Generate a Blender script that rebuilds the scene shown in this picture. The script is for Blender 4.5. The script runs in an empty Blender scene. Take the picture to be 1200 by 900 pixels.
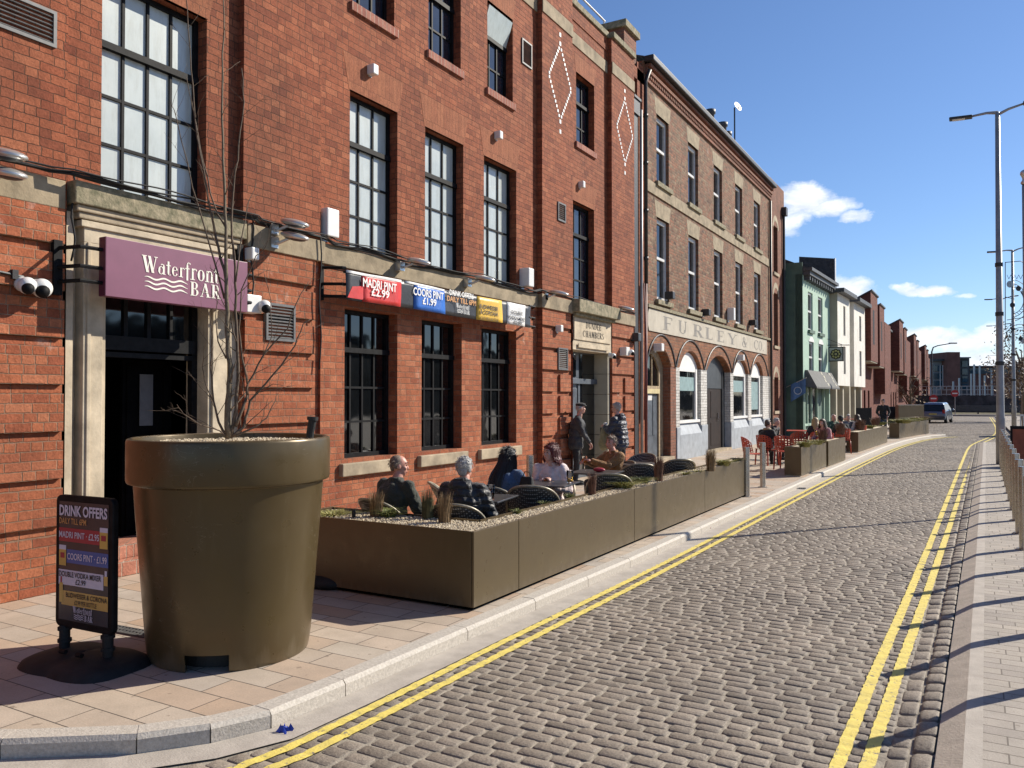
import bpy, bmesh, math, random
from mathutils import Vector, Matrix, noise as mnoise
random.seed(7)
S = bpy.context.scene
COL = S.collection
R_ = math.radians
PI = math.pi

# ---------------------------------------------------------------- survey of the street
# World: +Y runs along the street, +X towards the quay, z = 0 is the left pavement.
FPX, VX, VY, HCAM = 950.0, 1145.0, 466.0, 1.75
YAW = math.atan((VX - 600) / FPX)
PIT = math.atan((VY - 450) / FPX)
_cy, _sy, _cp, _sp = math.cos(YAW), math.sin(YAW), math.cos(PIT), math.sin(PIT)
_Rv = Vector((_cy, _sy, 0)); _Fv = Vector((-_sy * _cp, _cy * _cp, _sp)); _Uv = Vector((_sy * _sp, -_cy * _sp, _cp))
def sight(px, py): return _Fv + _Rv * ((px - 600) / FPX) - _Uv * ((py - 450) / FPX)
def atX(px, py, X):
    d = sight(px, py); t = X / d.x
    return Vector((X, t * d.y, HCAM + t * d.z))
def atZ(px, py, Z=0.0):
    d = sight(px, py); t = (Z - HCAM) / d.z
    return Vector((t * d.x, t * d.y, Z))
def atD(px, py, D):
    d = sight(px, py)
    return Vector((D * d.x, D * d.y, HCAM + D * d.z))

# ---------------------------------------------------------------- mesh builder
PM = {}
class MB:
    def __init__(s): s.v = []; s.f = []; s.m = []
    def add(s, vs, fs, m=0):
        b = len(s.v); s.v += [tuple(v) for v in vs]
        for f in fs: s.f.append([b + i for i in f]); s.m.append(m)
        return s
    def poly(s, pts, m=0): return s.add(pts, [list(range(len(pts)))], m)
    def box(s, x0, x1, y0, y1, z0, z1, m=0):
        if x0 > x1: x0, x1 = x1, x0
        if y0 > y1: y0, y1 = y1, y0
        if z0 > z1: z0, z1 = z1, z0
        vs = [(x0,y0,z0),(x1,y0,z0),(x1,y1,z0),(x0,y1,z0),(x0,y0,z1),(x1,y0,z1),(x1,y1,z1),(x0,y1,z1)]
        return s.add(vs, [(0,3,2,1),(4,5,6,7),(0,1,5,4),(1,2,6,5),(2,3,7,6),(3,0,4,7)], m)
    def obox(s, M, sx, sy, sz, m=0):
        vs = [M @ Vector((x*sx/2, y*sy/2, z*sz/2)) for x,y,z in [(-1,-1,-1),(1,-1,-1),(1,1,-1),(-1,1,-1),(-1,-1,1),(1,-1,1),(1,1,1),(-1,1,1)]]
        return s.add(vs, [(0,3,2,1),(4,5,6,7),(0,1,5,4),(1,2,6,5),(2,3,7,6),(3,0,4,7)], m)
    def hexa(s, b, t, m=0):   # bottom quad, top quad (both counter-clockwise from above)
        return s.add(list(b) + list(t), [(0,3,2,1),(4,5,6,7),(0,1,5,4),(1,2,6,5),(2,3,7,6),(3,0,4,7)], m)
    def prism(s, pts, off, m=0):
        n = len(pts); off = Vector(off); p = [Vector(q) for q in pts]
        s.add(p + [q + off for q in p], [list(range(n))[::-1], list(range(n, 2*n))] + [(i, (i+1) % n, n + (i+1) % n, n + i) for i in range(n)], m)
        return s
    def tube(s, pts, r, n=8, m=0, cap=True):
        P = [Vector(p) for p in pts]
        if not isinstance(r, (list, tuple)): r = [r] * len(P)
        t0 = (P[1] - P[0]).normalized()
        a = t0.orthogonal().normalized(); vs = []
        for i, p in enumerate(P):
            t = (P[min(i+1, len(P)-1)] - P[max(i-1, 0)])
            if t.length < 1e-9: t = t0
            t.normalize(); a = (a - t * a.dot(t))
            if a.length < 1e-6: a = t.orthogonal()
            a.normalize(); b = t.cross(a)
            for k in range(n):
                w = 2 * PI * k / n
                vs.append(p + (a * math.cos(w) + b * math.sin(w)) * r[i])
        fs = [(i*n + k, i*n + (k+1) % n, (i+1)*n + (k+1) % n, (i+1)*n + k) for i in range(len(P)-1) for k in range(n)]
        if cap: fs += [list(range(n))[::-1], list(range((len(P)-1)*n, len(P)*n))]
        return s.add(vs, fs, m)
    def lathe(s, prof, c=(0,0), n=32, m=0, M=None, close=False):
        vs = []
        for r, z in prof:
            for k in range(n):
                w = 2*PI*k/n; q = Vector((c[0] + r*math.cos(w), c[1] + r*math.sin(w), z))
                vs.append(M @ q if M else q)
        L = len(prof)
        fs = [(i*n+k, i*n+(k+1) % n, (i+1)*n+(k+1) % n, (i+1)*n+k) for i in range(L-1) for k in range(n)]
        if close: fs += [list(range(n))[::-1], list(range((L-1)*n, L*n))]
        return s.add(vs, fs, m)
    def ell(s, c, rad, M=None, nu=14, nv=9, m=0):
        vs = []; c = Vector(c)
        if not isinstance(rad, (list, tuple)): rad = (rad,)*3
        for j in range(nv + 1):
            th = PI * j / nv
            for k in range(nu):
                w = 2*PI*k/nu
                q = Vector((rad[0]*math.sin(th)*math.cos(w), rad[1]*math.sin(th)*math.sin(w), -rad[2]*math.cos(th)))
                vs.append(c + (M @ q if M else q))
        fs = []
        for j in range(nv):
            for k in range(nu):
                f = (j*nu+k, j*nu+(k+1) % nu, (j+1)*nu+(k+1) % nu, (j+1)*nu+k)
                fs.append(f)
        return s.add(vs, fs, m)
    def chain(s, pr, n=12, m=0):        # tapered limb with round joints, for remeshing
        for i, (p, r) in enumerate(pr):
            s.ell(p, r, nu=n, nv=8, m=m)
            if i: s.tube([pr[i-1][0], p], [pr[i-1][1], r], n=n, m=m)
        return s
    def wall(s, x, y0, y1, z0, z1, holes=(), depth=.25, m=0, mr=None):
        """front sheet facing +X with rectangular openings and their reveals"""
        if mr is None: mr = m
        ys = sorted({y0, y1} | {min(max(h[i], y0), y1) for h in holes for i in (0, 1)})
        zs = sorted({z0, z1} | {min(max(h[i], z0), z1) for h in holes for i in (2, 3)})
        for a, b in zip(ys, ys[1:]):
            for c, d in zip(zs, zs[1:]):
                ym, zm = (a+b)/2, (c+d)/2
                if any(h[0] < ym < h[1] and h[2] < zm < h[3] for h in holes): continue
                s.poly([(x,a,c),(x,b,c),(x,b,d),(x,a,d)], m)
        for h in holes:
            a, b, c, d = h[:4]; e = x - (h[4] if len(h) > 4 else depth)
            s.poly([(x,a,c),(x,a,d),(e,a,d),(e,a,c)], mr); s.poly([(x,b,c),(e,b,c),(e,b,d),(x,b,d)], mr)
            s.poly([(x,a,d),(x,b,d),(e,b,d),(e,a,d)], mr); s.poly([(x,a,c),(e,a,c),(e,b,c),(x,b,c)], mr)
        return s
    def text(s, txt, o, u, v, w=None, h=None, m=0, bold=.0, align='l', condense=None):
        vs, fs, W, H = glyphs(txt, bold)
        sc = (h / H) if h else (w / W); sx = (w / W) if w else sc
        if condense: sx = sc * condense
        o, u, v = Vector(o), Vector(u), Vector(v)
        dx = {'l': 0, 'c': -W*sx/2, 'r': -W*sx}[align]
        return s.add([o + u*(x*sx + dx) + v*(y*sc) for x, y in vs], fs, m)
    def build(s, name, mats, parent=None, smooth=False, bevel=0, remesh=0, sub=0, smooth_iter=0, weld=False):
        me = bpy.data.meshes.new(name)
        V = s.v; c = None
        if parent is None and V:
            lo = [min(v[i] for v in V) for i in range(3)]; hi = [max(v[i] for v in V) for i in range(3)]
            c = Vector(((lo[0]+hi[0])/2, (lo[1]+hi[1])/2, lo[2])); V = [(v[0]-c.x, v[1]-c.y, v[2]-c.z) for v in V]
        me.from_pydata(V, [], s.f)
        if not isinstance(mats, (list, tuple)): mats = [mats]
        for q in mats: me.materials.append(q)
        me.polygons.foreach_set('material_index', s.m)
        if weld:
            b = bmesh.new(); b.from_mesh(me); bmesh.ops.remove_doubles(b, verts=b.verts, dist=1e-4)
            bmesh.ops.recalc_face_normals(b, faces=b.faces); b.to_mesh(me); b.free()
        if smooth: me.polygons.foreach_set('use_smooth', [True]*len(me.polygons))
        me.update()
        o = bpy.data.objects.new(name, me); COL.objects.link(o)
        if c: o.location = c
        if parent is not None:
            o.parent = parent; o.matrix_parent_inverse = PM.get(parent, Matrix.Identity(4)).inverted()
            PM[o] = Matrix.Identity(4)
        else: PM[o] = Matrix.Translation(c) if c else Matrix.Identity(4)
        if remesh:
            q = o.modifiers.new('remesh', 'REMESH'); q.mode = 'VOXEL'; q.voxel_size = remesh; q.use_smooth_shade = True
            q = o.modifiers.new('smooth', 'SMOOTH'); q.factor = .5; q.iterations = smooth_iter or 3
        if bevel:
            q = o.modifiers.new('bevel', 'BEVEL'); q.width = bevel; q.segments = 2; q.limit_method = 'ANGLE'; q.angle_limit = R_(40)
        if sub:
            q = o.modifiers.new('sub', 'SUBSURF'); q.levels = q.render_levels = sub
        return o

_gl = {}
def glyphs(txt, bold):
    k = (txt, bold)
    if k in _gl: return _gl[k]
    cu = bpy.data.curves.new('lettering', 'FONT'); cu.body = txt; cu.offset = bold; cu.resolution_u = 3
    ob = bpy.data.objects.new('lettering', cu); COL.objects.link(ob)
    bpy.context.view_layer.update()
    me = bpy.data.meshes.new_from_object(ob.evaluated_get(bpy.context.evaluated_depsgraph_get()))
    vs = [(v.co.x, v.co.y) for v in me.vertices]; fs = [list(p.vertices) for p in me.polygons]
    bpy.data.objects.remove(ob); bpy.data.curves.remove(cu); bpy.data.meshes.remove(me)
    x0 = min(v[0] for v in vs); x1 = max(v[0] for v in vs); y0 = min(v[1] for v in vs); y1 = max(v[1] for v in vs)
    vs = [(x - x0, y - y0) for x, y in vs]
    _gl[k] = (vs, fs, x1 - x0, y1 - y0)
    return _gl[k]

# serif capitals and the flowing logo letters, drawn as thick-and-thin pen strokes
TK, TN = .17, .05
def g_rect(x0, y0, x1, y1): return [(x0,y0),(x1,y0),(x1,y1),(x0,y1)]
def g_v(x, y0=0, y1=1, w=TK, sb=1, st=1):
    o = [g_rect(x, y0, x+w, y1)]
    if sb: o.append(g_rect(x-.08, y0, x+w+.08, y0+.045))
    if st: o.append(g_rect(x-.08, y1-.045, x+w+.08, y1))
    return o
def g_h(x0, x1, y, t=TN): return [g_rect(x0, y-t/2, x1, y+t/2)]
def g_d(x0, y0, x1, y1, w=TK): return [[(x0,y0),(x0+w,y0),(x1+w,y1),(x1,y1)]]
def g_a(cx, cy, rx, ry, a0, a1, T=TK, t=TN, n=14):
    o = []; pr = None
    for i in range(n+1):
        a = R_(a0 + (a1-a0)*i/n); w = t + (T-t)*abs(math.cos(a))**1.5
        p = ((cx+rx*math.cos(a), cy+ry*math.sin(a)), (cx+(rx-w)*math.cos(a), cy+(ry-max(t, w*.6))*math.sin(a)))
        if pr: o.append([pr[0], p[0], p[1], pr[1]])
        pr = p
    return o
GL = {
 'F': (.62, lambda: g_v(.1)+g_h(.1,.6,.975)+g_h(.2,.48,.53)+[g_rect(.56,.8,.6,1)]+[g_rect(.45,.43,.48,.63)]),
 'U': (.85, lambda: g_v(.1,.3,1,sb=0)+g_v(.68,.3,1,w=.06,sb=0)+g_a(.42,.32,.32,.34,180,360)),
 'R': (.75, lambda: g_v(.1)+g_a(.36,.74,.28,.26,-90,90)+g_h(.2,.38,.975)+g_h(.2,.38,.5)+g_d(.56,0,.3,.5)+[g_rect(.5,0,.82,.045)]),
 'L': (.62, lambda: g_v(.1)+g_h(.1,.6,.025)+[g_rect(.56,0,.6,.22)]),
 'E': (.65, lambda: g_v(.1)+g_h(.1,.6,.975)+g_h(.2,.48,.52)+g_h(.1,.62,.025)+[g_rect(.56,.8,.6,1),g_rect(.58,0,.62,.2),g_rect(.45,.43,.48,.62)]),
 'Y': (.8, lambda: g_d(.32,.45,.02,1)+g_d(.4,.45,.7,1,.06)+g_v(.32,0,.48,st=0)+[g_rect(-.02,.955,.28,1),g_rect(.6,.955,.85,1)]),
 '&': (.8, lambda: g_a(.36,.75,.2,.25,0,360,.12)+g_a(.34,.27,.32,.3,0,360,.15)+g_d(.62,0,.2,.6,.14)+g_a(.6,.42,.2,.2,-60,40,.06)),
 'C': (.78, lambda: g_a(.42,.5,.4,.5,45,315)+[g_rect(.68,.7,.73,.95)]),
 'O': (.85, lambda: g_a(.42,.5,.4,.5,0,360,n=22)),
 '.': (.25, lambda: [g_rect(.05,0,.18,.13)]),
 'D': (.8, lambda: g_v(.1)+g_a(.36,.5,.4,.5,-90,90)+g_h(.2,.4,.975)+g_h(.2,.4,.025)),
 'N': (.85, lambda: g_v(.1,w=.06)+g_v(.72,w=.06,sb=0)+g_d(.6,0,.08,1)),
 'H': (.85, lambda: g_v(.1)+g_v(.6)+g_h(.2,.7,.52)),
 'A': (.85, lambda: g_d(.6,0,.34,1)+g_d(.1,0,.4,1,.06)+g_h(.2,.66,.33)+[g_rect(.0,0,.26,.045),g_rect(.5,0,.86,.045)]),
 'M': (1.0, lambda: g_v(.1,w=.06)+g_v(.74)+g_d(.42,.1,.1,1)+g_d(.46,.1,.74,1,.06)),
 'B': (.72, lambda: g_v(.1)+g_a(.34,.75,.26,.25,-90,90)+g_a(.34,.26,.32,.26,-90,90)+g_h(.2,.36,.975)+g_h(.2,.36,.51)+g_h(.2,.36,.025)),
 'S': (.62, lambda: g_a(.3,.74,.24,.26,30,270,.13)+g_a(.3,.26,.26,.26,-150,90,.13)),
 ' ': (.4, lambda: []),
 # logo
 'W': (.95, lambda: g_d(.22,0,-.02,1,.17)+g_d(.26,0,.42,.9,.05)+g_d(.56,0,.32,1,.17)+g_d(.6,0,.82,1,.05)+[g_rect(-.08,.955,.24,1),g_rect(.72,.955,.95,1)]),
 'a': (.5, lambda: g_a(.2,.24,.19,.25,40,320,.13,.04)+g_v(.32,0,.5,.12,sb=0,st=0)+g_a(.27,.48,.16,.16,0,140,.1,.05)+[g_rect(.32,0,.5,.04)]),
 't': (.34, lambda: g_v(.1,.1,.85,.12,sb=0,st=0)+g_h(0,.32,.6,.05)+g_a(.24,.14,.14,.14,180,320,.1,.04)),
 'e': (.48, lambda: g_a(.23,.3,.21,.3,10,330,.13,.04)+g_h(.08,.42,.36,.045)),
 'r': (.4, lambda: g_v(.08,0,.6,.12,sb=0,st=0)+g_a(.28,.44,.14,.17,20,180,.08,.05)+[g_rect(-.02,0,.28,.04)]),
 'f': (.36, lambda: g_v(.1,-.15,.8,.12,sb=0,st=0)+g_h(0,.32,.6,.05)+g_a(.26,.8,.16,.2,30,180,.1,.05)),
 'o': (.5, lambda: g_a(.24,.3,.23,.3,0,360,.14,.04,18)),
 'n': (.52, lambda: g_v(.06,0,.6,.12,sb=0,st=0)+g_v(.36,0,.4,.12,sb=0,st=0)+g_a(.28,.4,.2,.21,0,170,.12,.05)+[g_rect(-.03,0,.25,.04),g_rect(.3,0,.54,.04)]),
}
def serif(mb, txt, o, u, v, h, w=None, gap=.1, m=0, align='l', jitter=0):
    """lay serif lettering on the plane (o, u, v): h tall, squeezed to w"""
    adv = [GL[c][0] + gap for c in txt]; W = sum(adv) - gap
    sx = (w / W) if w else h
    o, u, v = Vector(o), Vector(u), Vector(v); x = {'l': 0, 'c': -W/2}[align]
    nrm = u.cross(v).normalized(); k = 0
    for c, a in zip(txt, adv):
        for pg in GL[c][1]():
            k += 1
            mb.poly([o + u*((x+px)*sx) + v*(py*h) + nrm*(.0004*(k % 7)) for px, py in pg], m)
        x += a

# ---------------------------------------------------------------- things
def tag(o, label=None, cat=None, group=None, kind=None):
    if label: o['label'] = label
    if cat: o['category'] = cat
    if group: o['group'] = group
    if kind: o['kind'] = kind
    return o
def thing(name, label, cat, loc=(0,0,0), rz=0, group=None):
    o = bpy.data.objects.new(name, None); COL.objects.link(o)
    o.empty_display_size = .2
    o.location = loc; o.rotation_euler = (0, 0, rz)
    PM[o] = Matrix.Translation(Vector(loc)) @ Matrix.Rotation(rz, 4, 'Z')
    return tag(o, label, cat, group)
def dup(src, loc, rz=0, label=None, scale=None):
    r = src.copy(); COL.objects.link(r); r.location = loc; r.rotation_euler = (0, 0, rz)
    if scale: r.scale = (scale,)*3
    if label: r['label'] = label
    for ch in list(src.children):
        c = ch.copy(); COL.objects.link(c); c.parent = r
        for g in list(ch.children):
            d = g.copy(); COL.objects.link(d); d.parent = c
    return r
def struct(o): o['kind'] = 'structure'; return o

# ---------------------------------------------------------------- materials
def _nt(name):
    m = bpy.data.materials.new(name); m.use_nodes = True
    nt = m.node_tree; b = nt.nodes['Principled BSDF']
    return m, nt, b
def N(nt, t, **k):
    n = nt.nodes.new(t)
    for a, v in k.items():
        if a.startswith('i_'): n.inputs[a[2:].replace('_', ' ')].default_value = v
        else: setattr(n, a, v)
    return n
def L(nt, a, b): nt.links.new(a, b)
def ramp(nt, stops, interp='LINEAR'):
    r = nt.nodes.new('ShaderNodeValToRGB'); e = r.color_ramp; e.interpolation = interp
    while len(e.elements) < len(stops): e.elements.new(.5)
    for el, (p, c) in zip(e.elements, stops):
        el.position = p; el.color = (*c, 1) if len(c) == 3 else c
    return r
def mix(nt, a, b, fac, mode='MIX'):
    n = nt.nodes.new('ShaderNodeMix'); n.data_type = 'RGBA'; n.blend_type = mode
    for sock, val in ((n.inputs[6], a), (n.inputs[7], b), (n.inputs[0], fac)):
        if hasattr(val, 'is_linked'): L(nt, val, sock)
        elif isinstance(val, (int, float)): sock.default_value = val
        else: sock.default_value = (*val, 1)
    return n.outputs[2]
def math_(nt, op, a, b=None, clamp=False):
    n = nt.nodes.new('ShaderNodeMath'); n.operation = op; n.use_clamp = clamp
    for i, val in enumerate((a, b)):
        if val is None: continue
        if hasattr(val, 'is_linked'): L(nt, val, n.inputs[i])
        else: n.inputs[i].default_value = val
    return n.outputs[0]
def noise_(nt, vec, scale, detail=4, rough=.55, dist=0):
    n = N(nt, 'ShaderNodeTexNoise'); n.inputs['Scale'].default_value = scale; n.inputs['Detail'].default_value = detail
    n.inputs['Roughness'].default_value = rough; n.inputs['Distortion'].default_value = dist
    if vec is not None: L(nt, vec, n.inputs['Vector'])
    return n
def bump_(nt, b, h, strength, dist, prev=None):
    n = N(nt, 'ShaderNodeBump'); n.inputs['Strength'].default_value = strength; n.inputs['Distance'].default_value = dist
    L(nt, h, n.inputs['Height'])
    if prev is not None: L(nt, prev, n.inputs['Normal'])
    if b is not None: L(nt, n.outputs[0], b.inputs['Normal'])
    return n.outputs[0]

def mat(name, col, rough=.6, metal=0, var=.12, vs=6, bump=0, bs=60, col2=None, spec=.5, coat=0, rvar=0, emis=None, sheen=0):
    m, nt, b = _nt(name)
    pos = N(nt, 'ShaderNodeNewGeometry').outputs['Position']
    nz = noise_(nt, pos, vs, 5, .6)
    c2 = col2 or tuple(max(0, c * (1 - 2*var)) for c in col)
    c1 = col if col2 else tuple(min(1, c * (1 + var)) for c in col)
    r = ramp(nt, [(.3, c2), (.7, c1)]); L(nt, nz.outputs[0], r.inputs[0]); L(nt, r.outputs[0], b.inputs['Base Color'])
    b.inputs['Roughness'].default_value = rough; b.inputs['Metallic'].default_value = metal
    b.inputs['Specular IOR Level'].default_value = spec
    if coat: b.inputs['Coat Weight'].default_value = coat; b.inputs['Coat Roughness'].default_value = .08
    if rvar:
        n2 = noise_(nt, pos, vs*3, 5); r2 = ramp(nt, [(.3, (max(0,rough-rvar),)*3), (.7, (min(1,rough+rvar),)*3)])
        L(nt, n2.outputs[0], r2.inputs[0]); L(nt, r2.outputs[0], b.inputs['Roughness'])
    if bump:
        n3 = noise_(nt, pos, bs, 4, .6); bump_(nt, b, n3.outputs[0], 1, bump)
    if sheen: b.inputs['Sheen Weight'].default_value = sheen
    if emis:
        b.inputs['Emission Color'].default_value = (*emis[:3], 1); b.inputs['Emission Strength'].default_value = emis[3]
    return m

def wall_uv(nt, dist=.006, dscale=3.0):
    pos = N(nt, 'ShaderNodeNewGeometry').outputs['Position']
    sp = N(nt, 'ShaderNodeSeparateXYZ'); L(nt, pos, sp.inputs[0])
    u = math_(nt, 'ADD', sp.outputs[0], sp.outputs[1])
    nz = noise_(nt, pos, dscale, 3)
    d = math_(nt, 'MULTIPLY', math_(nt, 'SUBTRACT', nz.outputs[0], .5), dist)
    nz2 = noise_(nt, pos, 28, 2); d2 = math_(nt, 'MULTIPLY', math_(nt, 'SUBTRACT', nz2.outputs[0], .5), dist*1.6)
    dd = math_(nt, 'ADD', d, d2)
    cb = N(nt, 'ShaderNodeCombineXYZ')
    L(nt, math_(nt, 'ADD', u, dd), cb.inputs[0]); L(nt, math_(nt, 'ADD', sp.outputs[2], dd), cb.inputs[1])
    return cb.outputs[0], pos, sp
def brick_node(nt, vec, bw, bh, ms, smooth=.15, off=.5, ofr=2, sq=1.0, sfr=2):
    t = N(nt, 'ShaderNodeTexBrick'); t.offset = off; t.offset_frequency = ofr; t.squash = sq; t.squash_frequency = sfr
    for k, v in (('Scale', 1), ('Mortar Size', ms), ('Mortar Smooth', smooth), ('Bias', 0), ('Brick Width', bw), ('Row Height', bh)):
        t.inputs[k].default_value = v
    t.inputs['Color1'].default_value = (0,0,0,1); t.inputs['Color2'].default_value = (1,1,1,1); t.inputs['Mortar'].default_value = (.5,.5,.5,1)
    L(nt, vec, t.inputs['Vector'])
    return t
def bond(nt, vec, bw, bh, ms, split):
    """irregular brick bond: shuffled courses, some stretchers snapped into headers -> (random tone, joint mask)"""
    sp = N(nt, 'ShaderNodeSeparateXYZ'); L(nt, vec, sp.inputs[0])
    rv = math_(nt, 'DIVIDE', sp.outputs[1], bh); row = math_(nt, 'FLOOR', rv); fv = math_(nt, 'FRACT', rv)
    wr = N(nt, 'ShaderNodeTexWhiteNoise', noise_dimensions='1D'); L(nt, row, wr.inputs['W'])
    par = math_(nt, 'MULTIPLY', math_(nt, 'MODULO', row, 2), .5)
    u2 = math_(nt, 'ADD', math_(nt, 'ADD', math_(nt, 'DIVIDE', sp.outputs[0], bw), par), math_(nt, 'MULTIPLY', wr.outputs['Value'], .22))
    cell = math_(nt, 'FLOOR', u2); fu = math_(nt, 'FRACT', u2)
    cb = N(nt, 'ShaderNodeCombineXYZ'); L(nt, cell, cb.inputs[0]); L(nt, row, cb.inputs[1])
    w1 = N(nt, 'ShaderNodeTexWhiteNoise', noise_dimensions='2D'); L(nt, cb.outputs[0], w1.inputs['Vector'])
    isp = math_(nt, 'LESS_THAN', w1.outputs['Value'], split)
    cut = math_(nt, 'ADD', .5, math_(nt, 'MULTIPLY', math_(nt, 'SUBTRACT', w1.outputs['Value'], split*.5), .25))
    half = math_(nt, 'MULTIPLY', isp, math_(nt, 'GREATER_THAN', fu, cut))
    cb2 = N(nt, 'ShaderNodeCombineXYZ'); L(nt, math_(nt, 'ADD', cell, math_(nt, 'MULTIPLY', half, .37)), cb2.inputs[0]); L(nt, math_(nt, 'ADD', row, .13), cb2.inputs[1])
    w2_ = N(nt, 'ShaderNodeTexWhiteNoise', noise_dimensions='2D'); L(nt, cb2.outputs[0], w2_.inputs['Vector'])
    du = math_(nt, 'MINIMUM', fu, math_(nt, 'SUBTRACT', 1, fu))
    dc = math_(nt, 'ADD', math_(nt, 'ABSOLUTE', math_(nt, 'SUBTRACT', fu, cut)), math_(nt, 'MULTIPLY', math_(nt, 'SUBTRACT', 1, isp), 9))
    du = math_(nt, 'MULTIPLY', math_(nt, 'MINIMUM', du, dc), bw)
    dv = math_(nt, 'MULTIPLY', math_(nt, 'MINIMUM', fv, math_(nt, 'SUBTRACT', 1, fv)), bh)
    d = math_(nt, 'MINIMUM', du, dv)
    mr = N(nt, 'ShaderNodeMapRange', interpolation_type='SMOOTHSTEP'); L(nt, d, mr.inputs[0])
    for i, v in ((1, ms*.45), (2, ms*1.25), (3, 1), (4, 0)): mr.inputs[i].default_value = v
    class T: outputs = {'Color': w2_.outputs['Value'], 'Fac': mr.outputs[0]}
    return T
def brick(name, pal, mortar, bw=.24, bh=.085, ms=.0055, sq=.5, sfr=4, soot=.35, dist=.01, rough=.85, lime=0, sootc=(.05,.03,.022)):
    m, nt, b = _nt(name)
    vec, pos, sp = wall_uv(nt, dist)
    t = brick_node(nt, vec, bw, bh, ms, sq=sq, sfr=sfr) if bw < bh else bond(nt, vec, bw, bh, ms, .42 if sq < 1 else .18)
    r = ramp(nt, [(i / max(1, len(pal)-1), c) for i, c in enumerate(pal)]); L(nt, t.outputs['Color'], r.inputs[0])
    fine = noise_(nt, pos, 45, 5, .65)
    fr = ramp(nt, [(.25, (.62,.62,.62)), (.75, (1.26,1.26,1.26))]); L(nt, fine.outputs[0], fr.inputs[0])
    c = mix(nt, r.outputs[0], fr.outputs[0], .9, 'MULTIPLY')
    mj = noise_(nt, pos, 1.7, 4); mjr = ramp(nt, [(.35, tuple(x*.62 for x in mortar)), (.65, mortar)]); L(nt, mj.outputs[0], mjr.inputs[0])
    c = mix(nt, c, mjr.outputs[0], t.outputs['Fac'])
    mid = noise_(nt, pos, 7, 5, .7); mr = ramp(nt, [(.3, (.78,.76,.74)), (.7, (1.16,1.16,1.15))]); L(nt, mid.outputs[0], mr.inputs[0]); c = mix(nt, c, mr.outputs[0], 1, 'MULTIPLY')
    big = noise_(nt, pos, .55, 6, .62); br = ramp(nt, [(.42, (0,0,0)), (.72, (soot,)*3)]); L(nt, big.outputs[0], br.inputs[0])
    c = mix(nt, c, sootc, br.outputs[0])
    streak = N(nt, 'ShaderNodeMapping'); streak.inputs['Scale'].default_value = (3, 3, .35); L(nt, pos, streak.inputs[0])
    sn = noise_(nt, streak.outputs[0], 1, 5, .6); sr = ramp(nt, [(.52, (0,0,0)), (.75, (soot*.7,)*3)]); L(nt, sn.outputs[0], sr.inputs[0])
    c = mix(nt, c, tuple(x*.7 for x in pal[0]), sr.outputs[0])
    if lime:
        ln = noise_(nt, pos, 2.3, 6, .7); lr = ramp(nt, [(.62, (0,0,0)), (.72, (lime,)*3)]); L(nt, ln.outputs[0], lr.inputs[0])
        c = mix(nt, c, (.55,.48,.42), lr.outputs[0])
    L(nt, c, b.inputs['Base Color']); b.inputs['Roughness'].default_value = rough; b.inputs['Specular IOR Level'].default_value = .25
    inv = math_(nt, 'SUBTRACT', 1, t.outputs['Fac'])
    h = math_(nt, 'ADD', inv, math_(nt, 'MULTIPLY', fine.outputs[0], .8))
    h = math_(nt, 'ADD', h, math_(nt, 'MULTIPLY', r.outputs[0], .7)); h = math_(nt, 'ADD', h, math_(nt, 'MULTIPLY', mid.outputs[0], 1.0))
    bump_(nt, b, h, 1, .008)
    return m

M = {}
M['brick'] = brick('red_brick', [(.19,.052,.027), (.315,.095,.044), (.265,.076,.036), (.375,.128,.062), (.22,.061,.030), (.325,.10,.047), (.28,.086,.041)], (.15,.074,.046), soot=.36, sfr=2, sq=.52, dist=.009, ms=.0042, bw=.228)
M['brick_low'] = brick('red_brick_lower', [(.26,.072,.035), (.39,.125,.057), (.34,.102,.047), (.44,.16,.08), (.29,.082,.04), (.40,.13,.06)], (.33,.205,.135), soot=.26, ms=.005, lime=.4, sfr=2, sq=.52, dist=.009, bw=.228)
M['rubbed'] = brick('rubbed_arch_brick', [(.30,.104,.052), (.335,.122,.06), (.275,.092,.046)], (.235,.095,.055), bw=.085, bh=2.0, ms=.003, sq=1, soot=.15)
M['soldier'] = brick('soldier_sill_brick', [(.33,.12,.085), (.40,.17,.12), (.28,.10,.075)], (.45,.32,.26), bw=.09, bh=2.0, ms=.008, sq=1, soot=.15)
M['brick_old'] = brick('old_mixed_brick', [(.10,.055,.04), (.29,.12,.07), (.18,.11,.072), (.32,.14,.082), (.135,.08,.055), (.29,.20,.125), (.26,.105,.065)], (.27,.21,.145), bw=.22, bh=.08, ms=.008, sq=.6, sfr=2, soot=.35, lime=.35)
M['brick_orange'] = brick('orange_brick', [(.20,.08,.045), (.33,.14,.07), (.27,.11,.055), (.17,.085,.055)], (.26,.18,.12), ms=.008, sq=1, soot=.35)
M['brick_dark'] = brick('dark_brown_brick', [(.20,.09,.06), (.30,.12,.075), (.25,.11,.07)], (.26,.18,.14), ms=.008, sq=1, soot=.45)
M['brick_white'] = brick('white_painted_brick', [(.62,.61,.58), (.69,.68,.65), (.56,.55,.52)], (.40,.38,.35), ms=.008, sq=1, soot=.22)
M['brick_new'] = brick('modern_red_brick', [(.15,.05,.037), (.20,.065,.045), (.13,.043,.033)], (.15,.075,.055), ms=.008, sq=1, soot=.1)
M['stone'] = mat('buff_stone', (.39,.315,.215), .85, var=.22, vs=3, bump=.004, bs=25)
M['stone_pale'] = mat('pale_sandstone', (.53,.44,.315), .85, var=.18, vs=3.5, bump=.003, bs=30)
M['stone_moss'] = mat('weathered_mossy_stone', (.36,.30,.20), .9, vs=11, bump=.008, bs=35, col2=(.10,.10,.055))
M['stone_band'] = mat('weathered_stone_band', (.39,.31,.205), .88, vs=4, bump=.005, bs=30, col2=(.17,.135,.085))
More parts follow.
